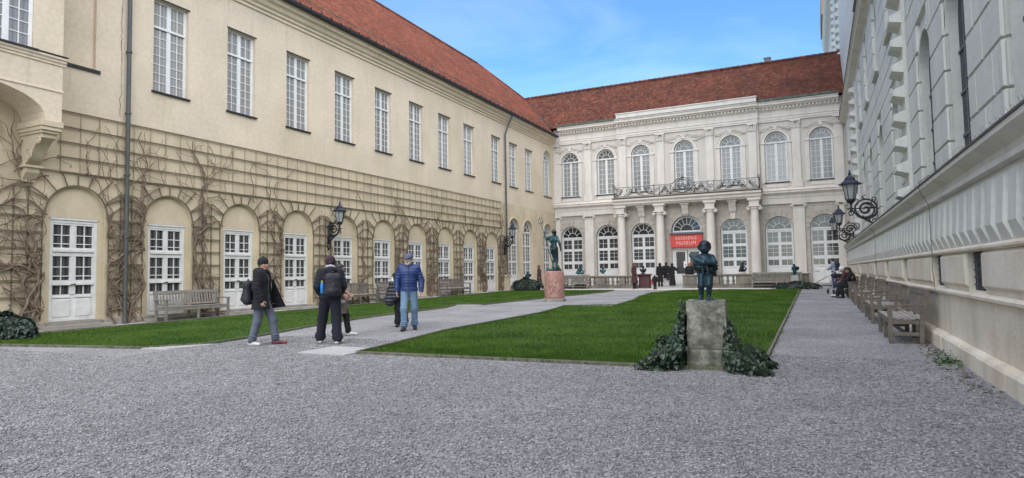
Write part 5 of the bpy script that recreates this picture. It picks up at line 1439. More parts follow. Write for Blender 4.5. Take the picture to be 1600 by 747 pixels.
# ------------------------------------------------------------------ smooth figures: blended tapered limbs turned into one skin
class Form:
    def __init__(s): s.ops = []
    def cap(s, a, b, ra, rb=None, k=.03, fl=None, cut=False):
        """tapered limb from a to b; fl=(axis, factor) flattens it along axis; cut carves instead of adding"""
        s.ops.append(('c', np.array(a, float), np.array(b, float), ra, ra if rb is None else rb, k, fl, cut)); return s
    def plane(s, n, d): s.ops.append(('p', np.array(n, float), d)); return s     # keeps n.p < d
    def carve_box(s, lo, hi): s.ops.append(('b', np.array(lo, float), np.array(hi, float))); return s
    def mesh_arrays(s, cell):
        lo = np.full(3, 1e9); hi = -lo
        for o in s.ops:
            if o[0] == 'c' and not o[7]:
                r = max(o[3], o[4]) + 2 * cell + o[5] * .3
                lo = np.minimum(lo, np.minimum(o[1], o[2]) - r); hi = np.maximum(hi, np.maximum(o[1], o[2]) + r)
        n = np.ceil((hi - lo) / cell).astype(int) + 2
        ax = [lo[i] + cell * np.arange(n[i]) for i in range(3)]
        f = np.full(n, .5, np.float32)
        for o in s.ops:
            if o[0] == 'p':
                d = o[1][0] * ax[0][:, None, None] + o[1][1] * ax[1][None, :, None] + o[1][2] * ax[2][None, None, :] - o[2]
                f = np.maximum(f, d.astype(np.float32)); continue
            if o[0] == 'b':
                c = (o[1] + o[2]) / 2; h = (o[2] - o[1]) / 2
                d = np.maximum(np.maximum(np.abs(ax[0] - c[0])[:, None, None] - h[0], np.abs(ax[1] - c[1])[None, :, None] - h[1]), np.abs(ax[2] - c[2])[None, None, :] - h[2])
                f = np.maximum(f, -d.astype(np.float32)); continue
            _, a, b, ra, rb, k, fl, cut = o
            r = max(ra, rb) + k + 2 * cell
            i0 = np.maximum(np.floor((np.minimum(a, b) - r - lo) / cell).astype(int), 0); i1 = np.minimum(np.ceil((np.maximum(a, b) + r - lo) / cell).astype(int) + 1, n)
            if (i1 <= i0).any(): continue
            X = ax[0][i0[0]:i1[0], None, None]; Y = ax[1][None, i0[1]:i1[1], None]; Z = ax[2][None, None, i0[2]:i1[2]]
            if fl is not None:
                m = (a + b) / 2; nn = np.array(fl[0], float); nn /= np.linalg.norm(nn); q = fl[1] - 1
                t = ((X - m[0]) * nn[0] + (Y - m[1]) * nn[1] + (Z - m[2]) * nn[2]) * q
                X = X + t * nn[0]; Y = Y + t * nn[1]; Z = Z + t * nn[2]
            ab = b - a; l2 = max(ab @ ab, 1e-9)
            px, py, pz = X - a[0], Y - a[1], Z - a[2]
            t = np.clip((px * ab[0] + py * ab[1] + pz * ab[2]) / l2, 0, 1)
            d = np.sqrt((px - t * ab[0]) ** 2 + (py - t * ab[1]) ** 2 + (pz - t * ab[2]) ** 2) - (ra + (rb - ra) * t)
            sl = tuple(slice(i0[i], i1[i]) for i in range(3)); g = f[sl]
            if cut: f[sl] = np.maximum(g, -d)
            else:
                h = np.clip(.5 + .5 * (g - d) / k, 0, 1); f[sl] = g * (1 - h) + d * h - k * h * (1 - h)
        f[0] = f[-1] = .5; f[:, 0] = f[:, -1] = .5; f[:, :, 0] = f[:, :, -1] = .5
        return surface_net(f, lo, cell)
def surface_net(f, lo, cell):
    ins = f < 0
    nx, ny, nz = [q - 1 for q in f.shape]
    cnt = np.zeros((nx, ny, nz), np.int8)
    C = [(i, j, k) for i in (0, 1) for j in (0, 1) for k in (0, 1)]
    for i, j, k in C: cnt += ins[i:i + nx, j:j + ny, k:k + nz]
    act = (cnt > 0) & (cnt < 8); idx = -np.ones(act.shape, np.int64); I = np.argwhere(act); idx[act] = np.arange(len(I))
    S = np.zeros((len(I), 3)); W = np.zeros(len(I))
    val = {c: f[I[:, 0] + c[0], I[:, 1] + c[1], I[:, 2] + c[2]] for c in C}
    for c in C:
        for a in range(3):
            if c[a]: continue
            e = list(c); e[a] = 1; e = tuple(e); u, v = val[c], val[e]; cr = (u < 0) != (v < 0)
            t = np.where(cr, u / np.where(cr, u - v, 1), 0); p = np.tile(np.array(c, float), (len(I), 1)); p[:, a] = t
            S[cr] += p[cr]; W[cr] += 1
    V = lo + cell * (I + S / W[:, None])
    F = []
    for a in range(3):
        b, c = (a + 1) % 3, (a + 2) % 3
        s0 = [slice(1, -1)] * 3; s0[a] = slice(0, -1); s1 = list(s0); s1[a] = slice(1, None)
        A = ins[tuple(s0)]; B = ins[tuple(s1)]
        E = np.argwhere(A != B); 
        if not len(E): continue
        off = np.array([1, 1, 1]); off[a] = 0; E = E + off
        flip = ins[E[:, 0], E[:, 1], E[:, 2]]
        def at(db, dc):
            q = E.copy(); q[:, b] -= db; q[:, c] -= dc; return idx[q[:, 0], q[:, 1], q[:, 2]]
        Q = np.stack([at(1, 1), at(0, 1), at(0, 0), at(1, 0)], 1); Q[~flip] = Q[~flip][:, ::-1]
        F.append(Q)
    return V, np.concatenate(F)
def skin(name, form, mat, parent, cell):
    arr = [fm.mesh_arrays(c) for fm, c in (form if isinstance(form, list) else [(form, cell)])]
    Vs, Fs, o = [], [], 0
    for V, F in arr: Vs.append(V); Fs.append(F + o); o += len(V)
    return numpy_object(name, np.concatenate(Vs), np.concatenate(Fs), mat, parent, smooth=True)

def v3(*a): return np.array(a, float)
def unit(a): return a / (np.linalg.norm(a) + 1e-9)
def rig(H, over=None):
    """joints of a standing figure facing +y, right hand at +x"""
    J = dict(pelvis=(0, 0, .95), waist=(0, 0, 1.10), chest=(0, 0, 1.29), neck=(0, -.015, 1.47), head=(0, .015, 1.62),
             shR=(.175, -.01, 1.42), elR=(.225, -.03, 1.14), wrR=(.235, .03, .89), hipR=(.09, 0, .92), knR=(.10, .025, .49), anR=(.10, -.02, .085), toeR=(.115, .16, .03),
             shL=(-.175, -.01, 1.42), elL=(-.225, -.03, 1.14), wrL=(-.235, .03, .89), hipL=(-.09, 0, .92), knL=(-.10, .025, .49), anL=(-.10, -.02, .085), toeL=(-.115, .16, .03))
    if over: J.update(over)
    s = H / 1.75
    return {k: np.array(v, float) * s for k, v in J.items()}, s
def rot(v, yaw, pitch):
    x, y, z = v; c, s = math.cos(pitch), math.sin(pitch); y, z = y * c + z * s, -y * s + z * c       # pitch > 0 looks down
    c, s = math.cos(yaw), math.sin(yaw); return np.array([x * c - y * s, x * s + y * c, z])
def head_form(F, J, s, yaw=0, pitch=0, k=.02, beard=False, child=1.0):
    c = J['head']; q = s * child
    P = lambda x, y, z: c + rot((x * q, y * q, z * q), yaw, pitch)
    F.cap(P(0, -.02, .035), P(0, .015, .03), .083 * q, .078 * q, k)
    F.cap(P(0, .02, -.02), P(0, .05, -.085), .062 * q, .035 * q, k)
    F.cap(P(0, .082, .005), P(0, .106, -.03), .010 * q, .015 * q, .012)
    for sg in (-1, 1):
        F.cap(P(sg * .036, .101, .012), P(sg * .036, .101, .012), .013 * q, None, .01, None, True)
        F.cap(P(sg * .080, -.008, .018), P(sg * .080, -.014, -.022), .022 * q, .014 * q, .01, (rot((1, 0, 0), yaw, pitch), 2.2))
        F.cap(P(sg * .05, .068, -.02), P(sg * .03, .072, -.04), .018 * q, .016 * q, .02)
    F.cap(P(-.020, .082, -.066), P(.020, .082, -.066), .008 * q, None, .008)
    F.cap(P(-.07, .088, -.058), P(.07, .088, -.058), .0025 * q, None, .004, None, True)
    F.cap(J['neck'] - v3(0, 0, .03 * s), c + rot((0, -.02 * q, -.04 * q), yaw, pitch), .058 * s, .052 * s, .03)
    return P
def hand_form(wr, d, palm, s, curl=.5, thumb=1):
    """palm, four unequal bent fingers and a thumb; d points from wrist to knuckles, palm is the normal of the palm"""
    F = Form(); d = unit(d); n = unit(palm - d * (palm @ d)); side = np.cross(d, n) * thumb
    F.cap(wr - d * .05 * s, wr + d * .01 * s, .028 * s, .026 * s, .02)
    for x in (-.026, -.008, .010, .027): F.cap(wr + d * .01 * s + side * x * .6 * s, wr + d * .085 * s + side * x * s, .017 * s, .012 * s, .012, (n, 1.25))
    for x, l in ((.030, .066), (.010, .076), (-.010, .070), (-.029, .055)):
        p = wr + d * .085 * s + side * x * s; a = d.copy(); c = curl
        for j, fr in enumerate((.45, .32, .23)):
            a = unit(a * math.cos(c) + n * math.sin(c)); e = p + a * l * fr * s; F.cap(p, e, (.0095 - .001 * j) * s, (.0088 - .001 * j) * s, .003); p = e; c = curl * .9 if j == 0 else curl * .7
            nn = unit(n - a * (n @ a)); n_ = nn; 
            d2 = a; 
            n = nn if j < 2 else n
        n = unit(palm - d * (palm @ d))
    p = wr + d * .025 * s + side * .026 * s; a = unit(d * .75 + side * .75 + n * .35)
    e = p + a * .042 * s; F.cap(p, e, .014 * s, .0105 * s, .008); a = unit(a + d * .5 + n * .2); F.cap(e, e + a * .032 * s, .0105 * s, .0085 * s, .004)
    return F
def limb(F, a, b, c, r0, r1, r2, k=.03):
    F.cap(a, b, r0, r1, k); F.cap(b, c, r1, r2, k)
def body_form(J, s, thin=1.0, female=False, k=.04):
    F = Form(); up = v3(0, 1, 0)
    sh = .9 if female else 1
    F.cap(J['chest'] + v3(-.085 * sh, 0, .02) * s, J['chest'] + v3(.085 * sh, 0, .02) * s, .118 * s * thin, None, k, (up, 1.25))
    F.cap(J['waist'], J['chest'], .125 * s * thin, .135 * s * thin, k, (up, 1.35)); F.cap(J['pelvis'] + v3(-.05, 0, 0) * s, J['pelvis'] + v3(.05, 0, 0) * s, .115 * s * thin, None, k, (up, 1.12))
    F.cap(J['pelvis'], J['waist'], .13 * s * thin, .122 * s * thin, k, (up, 1.25))
    F.cap(J['shL'], J['shR'], .06 * s, None, k)
    for q in 'LR':
        limb(F, J['sh' + q], J['el' + q], J['wr' + q], .054 * s, .042 * s, .028 * s, .03)
        F.cap(J['hip' + q], J['kn' + q], .088 * s * thin, .056 * s, k); F.cap(J['kn' + q], J['an' + q], .056 * s, .038 * s, .03)
        m = J['kn' + q] * .7 + J['an' + q] * .3 - v3(0, .015 * s, 0); F.cap(m, m, .058 * s, None, .03)
        F.cap(J['an' + q] - v3(0, 0, .03 * s), J['toe' + q], .04 * s, .025 * s, .03)
    return F
def shoes(t, J, s, mat, cell, mat2=None):
    for q in 'LR':
        if mat2 and q == 'R': mat = mat2
        F = Form(); a, b = J['an' + q], J['toe' + q]; d = unit(v3(b[0] - a[0], b[1] - a[1], 0)); g = min(a[2] - .085 * s, b[2] - .03 * s)
        h = v3(a[0], a[1], g + .045 * s); tt = v3(b[0], b[1], max(b[2], g + .03 * s) + .004)
        F.cap(h - d * .035 * s, h + d * .06 * s, .042 * s, .046 * s, .03); F.cap(h + d * .05 * s, tt + d * .02 * s, .046 * s, .036 * s, .03, (v3(0, 0, 1), 1.15)); F.cap(h, v3(a[0], a[1], a[2] + .03 * s), .042 * s, .044 * s, .02)
        F.plane((0, 0, -1), -(g + .001)); skin('shoe', F, mat, t, cell)
def trousers(t, J, s, mat, cell, loose=.02, hem=.1, waist=1.02, flare=0.0):
    F = Form(); up = v3(0, 1, 0)
    F.cap(J['pelvis'] + v3(-.05, 0, .02) * s, J['pelvis'] + v3(.05, 0, .02) * s, (.118 + loose * .7) * s, None, .04, (up, 1.1)); F.cap(J['pelvis'], J['waist'], .135 * s, .13 * s, .04, (up, 1.2))
    for q in 'LR':
        F.cap(J['hip' + q], J['kn' + q], (.088 + loose * .8) * s, (.06 + loose) * s, .03)
        e = J['an' + q] * .97 + J['kn' + q] * .03; F.cap(J['kn' + q], e, (.06 + loose) * s, (.048 + loose * .9 + flare) * s, .03)
        # creases at knee and cuff
        d = J['an' + q] - J['kn' + q]
        for f_, r in ((.03, .000), (.13, -.002), (.74, -.002), (.84, .002), (.93, .001)):
            p = J['kn' + q] + d * f_; F.cap(p + v3(-.03, .02, .008) * s, p + v3(.03, .015, -.008) * s, (.045 + loose + r + (flare * f_)) * s, None, .012, (unit(d), 3.5))
    F.plane((0, 0, 1), waist * s); F.plane((0, 0, -1), -.048 * s); return skin('trousers', F, mat, t, cell)
def upper(t, J, s, mat, cell, name='jacket', puff=.035, hem=.9, arms=True, slit=None, sleeve=1.0, collar=True, hood=False, belly=0.0, flare=.0, thin=1.0):
    F = Form(); up = v3(0, 1, 0)
    F.cap(J['chest'] + v3(-.085 * thin, 0, .02) * s, J['chest'] + v3(.085 * thin, 0, .02) * s, (.12 + puff) * s * thin, None, .05, (up, 1.18))
    F.cap(J['waist'], J['chest'], (.13 + puff + belly) * s * thin, (.138 + puff) * s * thin, .05, (up, 1.22))
    low = J['pelvis'].copy(); low[2] = min(low[2], hem * s)
    F.cap(low + v3(-.05, 0, -.02) * s, low + v3(.05, 0, -.02) * s, (.125 + puff + flare) * s * thin, None, .06, (up, 1.15)); F.cap(low, J['waist'], (.14 + puff + flare) * s * thin, (.132 + puff) * s * thin, .06, (up, 1.18))
    F.cap(J['shL'] * .96 + J['chest'] * .04, J['shR'] * .96 + J['chest'] * .04, (.062 + puff * .8) * s, None, .05)
    if collar: F.cap(J['neck'] + v3(-.02, -.0, -.005) * s, J['neck'] + v3(.02, 0, -.005) * s, (.062 + puff * .6) * s, None, .025)
    if hood:
        F.cap(J['neck'] + v3(-.06, -.09, .0) * s, J['neck'] + v3(.06, -.09, .0) * s, .062 * s, None, .03); F.cap(J['neck'] + v3(0, -.12, -.09) * s, J['neck'] + v3(0, -.09, 0) * s, .06 * s, .08 * s, .03)
    if arms:
        for q in 'LR':
            a, b, c = J['sh' + q], J['el' + q], J['wr' + q]
            F.cap(a, b, (.058 + puff * .8) * s, (.047 + puff * .75) * s, .025)
            e = b + (c - b) * sleeve * .96
            if sleeve > .2: F.cap(b, e, (.047 + puff * .75) * s, (.036 + puff * .6) * s, .025)
            d = unit(b - a)
            for f_ in (.25, .5, .78): p = a + (b - a) * f_; F.cap(p, p, (.054 + puff * .85) * s, None, .02, (d, 3.0))
            if sleeve > .2:
                d = unit(c - b)
                for f_ in (.15, .4, .7): p = b + (c - b) * f_ * sleeve; F.cap(p, p, (.044 + puff * .72) * s, None, .02, (d, 3.0))
    if slit: F.carve_box(np.array(slit[0]) * s, np.array(slit[1]) * s)
    # the hem belongs to the trunk only: low hands and cuffs stay whole
    if hem < .86:
        F.ops.append(('p', v3(0, 0, -1), -hem * s))
    else: F.plane((0, 0, -1), -hem * s) if not arms else F.ops.insert(next(i for i, o in enumerate(F.ops) if o[0] == 'c' and np.allclose(o[1], J['sh' + 'L'] * .96 + J['chest'] * .04)), ('p', v3(0, 0, -1), -hem * s))
    return skin(name, F, mat, t, cell)
def hair(t, J, s, P, mat, cell, style='short'):
    F = Form(); F.cap(P(0, -.025, .045), P(0, .008, .048), .090 * s, .084 * s, .02)
    if style in ('short', 'long', 'bun'): F.cap(P(0, -.06, .0), P(0, -.055, -.05), .065 * s, .05 * s, .03)
    for sg in (-1, 1): F.cap(P(sg * .07, -.02, .03), P(sg * .073, -.015, -.01), .022 * s, .014 * s, .02)
    if style == 'long': F.cap(P(0, -.07, -.02), P(0, -.085, -.24), .075 * s, .055 * s, .03, (v3(0, 1, 0), 1.5))
    if style == 'bun': F.cap(P(0, -.10, .07), P(0, -.10, .07), .045 * s, None, .02)
    F.cap(P(0, .12, -.01), P(0, .12, -.01), .07 * s, None, .01, None, True)
    o = skin('hair', F, mat, t, cell); return o
def headgear(t, s, P, mat, cell, kind):
    F = Form(); F.cap(P(0, -.025, .052), P(0, .012, .052), .096 * s, .090 * s, .02)
    if kind == 'cap':
        F.ops.append(('c', P(0, .0, -.09), P(0, .0, -.09), .125 * s, .125 * s, .01, None, True)); F.cap(P(-.035, .09, .045), P(.035, .09, .045), .05 * s, None, .01, (P(0, 0, 1) - P(0, 0, 0), 6.5)); F.cap(P(0, .10, .045), P(0, .14, .035), .05 * s, .035 * s, .01, (P(0, 0, 1) - P(0, 0, 0), 7))
    else:
        F.cap(P(0, -.02, .02), P(0, .005, .03), .094 * s, .088 * s, .02); F.ops.append(('c', P(0, .04, -.125), P(0, .04, -.125), .135 * s, .135 * s, .01, None, True)); F.cap(P(0, -.01, .15), P(0, -.01, .15), .02 * s, None, .03)
    return skin('cap' if kind == 'cap' else 'hat', F, mat, t, cell)
def eyes(t, P, s):
    m = MB()
    for sg in (-1, 1): m.blob(tuple(P(sg * .036, .083, .012)), .0105 * s, 8, 6)
    m.build('eyes', 'eye dark', t, smooth=True)
def person(label, x, y, face, H=1.75, pose=None, head=(0, 0), skinm='skin', cell=.013, group=None, z=None, female=False, thin=1.0, curl=.45):
    """face: compass angle the figure looks along, from +y towards +x"""
    t = thing('person', label, 'person', (x, y, gz(y) if z is None else z), -face, group)
    J, s = rig(H, pose)
    F = body_form(J, s, thin, female); P = head_form(F, J, s, *head)
    hands = []
    for q, sg in (('L', 1), ('R', -1)):
        d = J['wr' + q] - J['el' + q]; inward = v3(sg * .9, .15, .1) if pose is None or ('palm' + q) not in pose else J['palm' + q] / s
        hands.append((hand_form(J['wr' + q], d, inward, s, curl, thumb=(-1 if q == 'L' else 1)), min(cell * .5, .0065)))
    skin('body', [(F, cell)] + hands, skinm, t, cell)
    return t, J, s, P

def backpack(label, t, J, s, mat='pack black', big=1.0, side=0.0, low=0.0, off=-.235):
    """pack hung on a back: a thing of its own, carrying its straps and pockets"""
    M_ = Matrix.Translation(t.location) @ Matrix.Rotation(t.rotation_euler.z, 4, 'Z')
    c = Vector((side, off * s, J['chest'][2] - .08 * s - low))
    b = thing('backpack', label, 'backpack', tuple(M_ @ c), t.rotation_euler.z)
    F = Form(); w, h, d = .13 * big, .20 * big, .075 * big
    for zz, r in ((h * .7, 1), (-h * .7, 1.05)): F.cap((-w * .55, 0, zz), (w * .55, 0, zz), d * r, None, .06)
    F.cap((-w * .6, 0, -h * .6), (-w * .5, 0, h * .6), d, None, .05); F.cap((w * .6, 0, -h * .6), (w * .5, 0, h * .6), d, None, .05); F.cap((0, -.02, -h * .5), (0, -.01, h * .5), d * 1.1, d, .06)
    skin('bag', F, mat, b, .013)
    G = Form(); G.cap((-w * .4, -d * 1.0, -h * .55), (w * .4, -d * 1.0, -h * .55), .05 * big, None, .04); G.cap((0, -d, -h * .6), (0, -d * .95, -h * .1), .06 * big, .05 * big, .04); skin('pocket', G, mat, b, .013)
    m = MB()
    for sg in (-1, 1):
        m.tube([(sg * .085, .05, h * .75), (sg * .095, .13, h * 1.0), (sg * .105, .26, h * .95), (sg * .115, .37, h * .5), (sg * .12, .36, -h * .1), (sg * .13, .18, -h * .7), (sg * .11, .06, -h * .8)], .017, 6)
    m.tube([(-.03, -.01, h * 1.02), (-.025, -.01, h * 1.2), (.025, -.01, h * 1.2), (.03, -.01, h * 1.02)], .010, 5)
    m.build('strap', mat, b, smooth=True)
    z = MB(); z.tube([(w * math.cos(a) * .8, -d * 1.03 + .0, h * .55 + .09 * math.sin(a)) for a in [PI * i / 12 for i in range(13)]], .006, 5); z.build('zip', 'zinc', b)
    return b, M_
# ------------------------------------------------------------------ the people in the court
# dark coat man at the left, looking over his shoulder towards the vine wall
po = dict(anR=(.17, .10, .085), knR=(.135, .10, .49), toeR=(.13, .27, .03), anL=(-.10, -.12, .085), knL=(-.10, .0, .49), toeL=(-.17, .04, .03), elR=(.25, -.03, 1.15), wrR=(.24, .06, .90), elL=(-.27, -.02, 1.16), wrL=(-.27, .09, .93))
po = dict(po, anR=(.12, -.17, .085), knR=(.11, -.06, .49), toeR=(.17, -.02, .03), anL=(-.12, .22, .085), knL=(-.11, .17, .50), toeL=(-.13, .40, .03))
t, J, s, P = person('man in a black hooded coat and grey jeans with red and white shoes', -10.12, 9.25, R(62), 1.76, po, (-.5, .05), 'skin', .0115)
eyes(t, P, s)
hair(t, J, s, P, 'hair dark', .011); headgear(t, s, P, 'black cloth', .011, 'hat')
trousers(t, J, s, 'grey jeans', .0125, .024)
upper(t, J, s, 'grey shirt cloth', .0125, 'shirt', .008, .90, True, None, .5, True)
upper(t, J, s, 'black coat cloth', .0125, 'coat', .05, .72, True, ((-.085, .06, .5), (.075, .5, 1.47)), 1.0, True, True, 0, .035)
m = MB(); m.add([(-.16, .17, 1.32), (-.085, .20, 1.30), (-.12, .44, .76), (-.27, .10, .72), (-.19, .12, 1.32), (-.13, .15, 1.30), (-.16, .42, .76), (-.31, .09, .72)], [(0, 1, 2, 3), (7, 6, 5, 4), (0, 4, 5, 1), (1, 5, 6, 2), (2, 6, 7, 3), (3, 7, 4, 0)])
m.build('coat_flap', 'black coat cloth', t, bevel=.012)
shoes(t, J, s, 'shoe red', .010, 'shoe white')
backpack('large black backpack on the man with the red and white shoes', t, J, s, 'pack black', 1.12, .0, .16, -.27)
# man seen from behind with a black backpack
po = dict(anL=(-.20, .20, .085), knL=(-.15, .16, .50), toeL=(-.22, .39, .03), anR=(.14, -.12, .085), knR=(.115, -.03, .49), toeR=(.22, .04, .03), elR=(.25, -.08, 1.15), wrR=(.20, .08, 1.0), elL=(-.25, -.08, 1.15), wrL=(-.20, .08, 1.0), head=(0, .04, 1.61))
t, J, s, P = person('man in dark clothes and plum beanie seen from behind with a black backpack', -8.88, 9.85, R(-42), 1.77, po, (.25, .1), 'skin', .0115)
hair(t, J, s, P, 'hair dark', .011); headgear(t, s, P, 'plum cap', .011, 'hat'); eyes(t, P, s)
trousers(t, J, s, 'navy black cloth', .0125, .036, .1, 1.0, .004)
upper(t, J, s, 'navy black cloth', .0125, 'jacket', .04, .90, True, None, 1.0, True, True, .0, .01)
F = Form(); F.cap(J['neck'] + v3(-.05, -.05, .05), J['neck'] + v3(.05, -.05, .05), .05, None, .03); F.cap(J['neck'] + v3(0, -.1, .0), J['neck'] + v3(0, -.07, .06), .055, .05, .03); F.cap(J['neck'] + v3(-.06, .03, .03), J['neck'] + v3(.06, .03, .03), .035, None, .03); skin('hood', F, 'grey hood cloth', t, .011)
shoes(t, J, s, 'shoe white', .010)
b, M_ = backpack('black backpack with a blue bottle in its side pocket', t, J, s, 'pack black', 1.08, .05, .03, -.25)
q = M_ @ Vector((-.155, -.22, J['chest'][2] - .28))
bo = thing('water_bottle', 'bright blue water bottle in the side pocket of the black backpack', 'bottle', tuple(q))
m = MB(); m.lathe([(.03, 0), (.036, .01), (.036, .17), (.03, .195), (.018, .21)], 14); m.build('bottle', 'bottle blue', bo, smooth=True)
m = MB(); m.lathe([(.022, .208), (.022, .25), (.012, .255)], 12); m.build('cap', 'bottle cap', bo)
# woman behind him
po = dict(anR=(.09, -.10, .085), knR=(.09, .0, .49), toeR=(.10, .07, .03), anL=(-.09, .20, .085), knL=(-.09, .15, .5), toeL=(-.10, .38, .03), elR=(.23, .0, 1.14), wrR=(.20, .17, .98), elL=(-.23, .0, 1.14), wrL=(-.18, .2, 1.0))
t, J, s, P = person('woman in a white top and taupe skirt coat walking behind the man with the backpack', -9.80, 11.15, R(62), 1.64, po, (0, .1), 'skin', .013, female=True, thin=.92)
hair(t, J, s, P, 'hair dark', .013, 'long'); eyes(t, P, s)
trousers(t, J, s, 'black cloth', .014, .02); upper(t, J, s, 'white cloth', .013, 'top', .02, .95, True, None, .15, True)
F = Form(); F.cap((0, 0, .96), (0, .0, .50), .17, .20, .05, (v3(0, 1, 0), 1.1)); F.cap((0.02, -.03, .9), (.06, -.02, .5), .15, .17, .05); F.plane((0, 0, -1), -.50); F.plane((0, 0, 1), 1.0); skin('skirt', F, 'taupe cloth', t, .014)
shoes(t, J, s, 'shoe white', .011)
hb = thing('shoulder_bag', 'grey brown bag hanging at the hip of the woman in the taupe skirt', 'bag', tuple(Matrix.Translation(t.location) @ Matrix.Rotation(t.rotation_euler.z, 4, 'Z') @ Vector((.22, .06, .86))), t.rotation_euler.z)
F = Form(); F.cap((0, -.08, -.08), (0, .1, -.1), .055, None, .04); F.cap((0, -.05, .06), (0, .07, .06), .035, None, .04); F.cap((0, 0, -.1), (0, 0, .08), .06, .04, .04); skin('bag', F, 'taupe cloth', hb, .012)
m = MB(); m.tube([(0, -.07, .08), (-.06, -.06, .35), (-.08, -.0, .48), (-.06, .06, .35), (0, .09, .08)], .010, 5); m.build('strap', 'black cloth', hb)
# man in blue
po = dict(anR=(.10, -.15, .11), knR=(.11, -.02, .50), toeR=(.13, .02, .04), anL=(-.10, .20, .085), knL=(-.105, .17, .50), toeL=(-.12, .38, .03), elR=(.27, -.03, 1.14), wrR=(.27, .05, .89), elL=(-.28, -.03, 1.14), wrL=(-.28, .05, .89), head=(0, .035, 1.615))
po = dict(po, anR=(.10, .19, .085), knR=(.105, .16, .50), toeR=(.13, .37, .03), anL=(-.11, -.14, .10), knL=(-.115, -.01, .50), toeL=(-.14, .05, .035))
t, J, s, P = person('grey bearded man in a blue quilted jacket, light jeans and cap', -9.0, 12.75, R(150), 1.86, po, (-.35, .12), 'skin', .0115)
eyes(t, P, s); hair(t, J, s, P, 'hair grey', .011, 'short'); headgear(t, s, P, 'cap blue', .009, 'cap')
F = Form(); F.cap(P(0, .055, -.085), P(0, .07, -.10), .042 * s, .034 * s, .02); 
for sg in (-1, 1): F.cap(P(sg * .062, .02, -.04), P(sg * .035, .065, -.085), .02 * s, .024 * s, .02)
F.cap(P(-.02, .10, -.05), P(.02, .10, -.05), .009 * s, None, .01); skin('beard', F, 'hair grey', t, .009)
trousers(t, J, s, 'blue jeans', .0125, .020)
upper(t, J, s, 'blue puffer', .0125, 'jacket', .034, .90, True, None, 1.0, False, False, .015, .0)
F = Form(); F.cap(J['neck'] + v3(-.03, -.04, .0), J['neck'] + v3(.03, -.04, .0), .075, None, .03); F.cap(J['neck'] + v3(-.07, .06, -.05), J['neck'] + v3(.07, .06, -.05), .03, None, .03); skin('collar', F, 'navy black cloth', t, .012)
m = MB(); m.tube([(0, .218 * s, .95 * s), (0, .225 * s, 1.12 * s), (0, .20 * s, 1.32 * s), (0, .13 * s, 1.45 * s)], .006, 5); m.build('zip', 'navy black cloth', t)
shoes(t, J, s, 'shoe black', .010)
# woman behind him carrying jackets
po = dict(anR=(.09, .16, .085), knR=(.09, .12, .5), toeR=(.10, .34, .03), anL=(-.09, -.1, .085), knL=(-.09, .0, .49), toeL=(-.1, .06, .03), elR=(.24, .02, 1.13), wrR=(.18, .2, 1.08), elL=(-.23, 0, 1.14), wrL=(-.2, .1, .95))
t, J, s, P = person('woman with a white sleeve half hidden behind the man in the blue jacket', -9.84, 13.6, R(152), 1.64, po, (0, .1), 'skin', .0135, female=True, thin=.92)
hair(t, J, s, P, 'hair dark', .013, 'long'); eyes(t, P, s); trousers(t, J, s, 'black cloth', .014, .03); upper(t, J, s, 'white cloth', .013, 'top', .025, .9, True, None, 1.0, True); shoes(t, J, s, 'shoe black', .011)
upper(t, J, s, 'black cloth', .014, 'waistcoat', .04, .78, False, None, 1.0, False)
jk = thing('folded_jacket', 'bundle of dark quilted jackets carried behind the man in blue', 'jacket', tuple(Matrix.Translation(t.location) @ Matrix.Rotation(t.rotation_euler.z, 4, 'Z') @ Vector((.17, .22, 1.08))), t.rotation_euler.z)
F = Form(); F.cap((-.06, 0, .03), (.05, 0, .04), .055, None, .04); F.cap((.04, .0, .0), (.10, .02, -.42), .085, .13, .05, (v3(0, 1, 0), 1.6)); F.cap((-.08, .02, 0), (-.06, .03, -.30), .08, .10, .05, (v3(0, 1, 0), 1.6)); F.cap((.08, 0, -.1), (.20, .02, -.38), .06, .05, .04); skin('cloth', F, 'black puffer', jk, .013)

# far people
def robed(label, x, y, face, H, mat, hem=.12, group=None, head=(0, 0), hood=True, hoodmat=None, width=.24, trouser='black cloth', shoem='shoe black', pose=None, hairm=None, sleeve=1.0):
    t, J, s, P = person(label, x, y, face, H, pose, head, 'skin tan', .018, group, None, True, .92)
    F = Form(); F.cap((0, 0, 1.12 * s), (0, 0, hem * s), .14 * s, width * s, .05, (v3(0, 1, 0), 1.15)); F.plane((0, 0, -1), -hem * s); F.plane((0, 0, 1), 1.2 * s); skin('robe', F, mat, t, .018)
    upper(t, J, s, mat, .018, 'coat', .03, .95, True, None, sleeve, True)
    if hem > .35: trousers(t, J, s, trouser, .02, .02)
    if hood:
        F = Form(); F.cap(P(0, -.03, .04), P(0, .01, .04), .105 * s, .1 * s, .02); F.cap(P(0, -.05, -.02), P(0, -.04, -.2), .095 * s, .13 * s, .03); F.cap(P(0, .13, -.02), P(0, .13, -.02), .075 * s, None, .01, None, True); skin('headscarf', F, hoodmat or mat, t, .016)
    else: hair(t, J, s, P, hairm or 'hair dark', .016, 'long')
    shoes(t, J, s, shoem, .016); eyes(t, P, s)
    return t, J, s, P
G1 = 'visitors in black by the museum entrance'
robed('visitor in a black headscarf and coat, left one of those at the museum entrance', -9.72, 43.4, R(-10), 1.66, 'black cloth', .38, G1, shoem='shoe black')
t, J, s, P = robed('visitor in a short black coat over white trousers at the museum entrance', -9.38, 43.8, R(12), 1.70, 'black cloth', .62, G1, hood=False, trouser='white cloth', shoem='shoe white')
robed('visitor in a long black robe with one arm raised, nearest the museum door', -8.95, 43.7, R(5), 1.62, 'black cloth', .10, G1, shoem='shoe white', pose=dict(elR=(.30, .1, 1.22), wrR=(.34, .22, 1.42)))
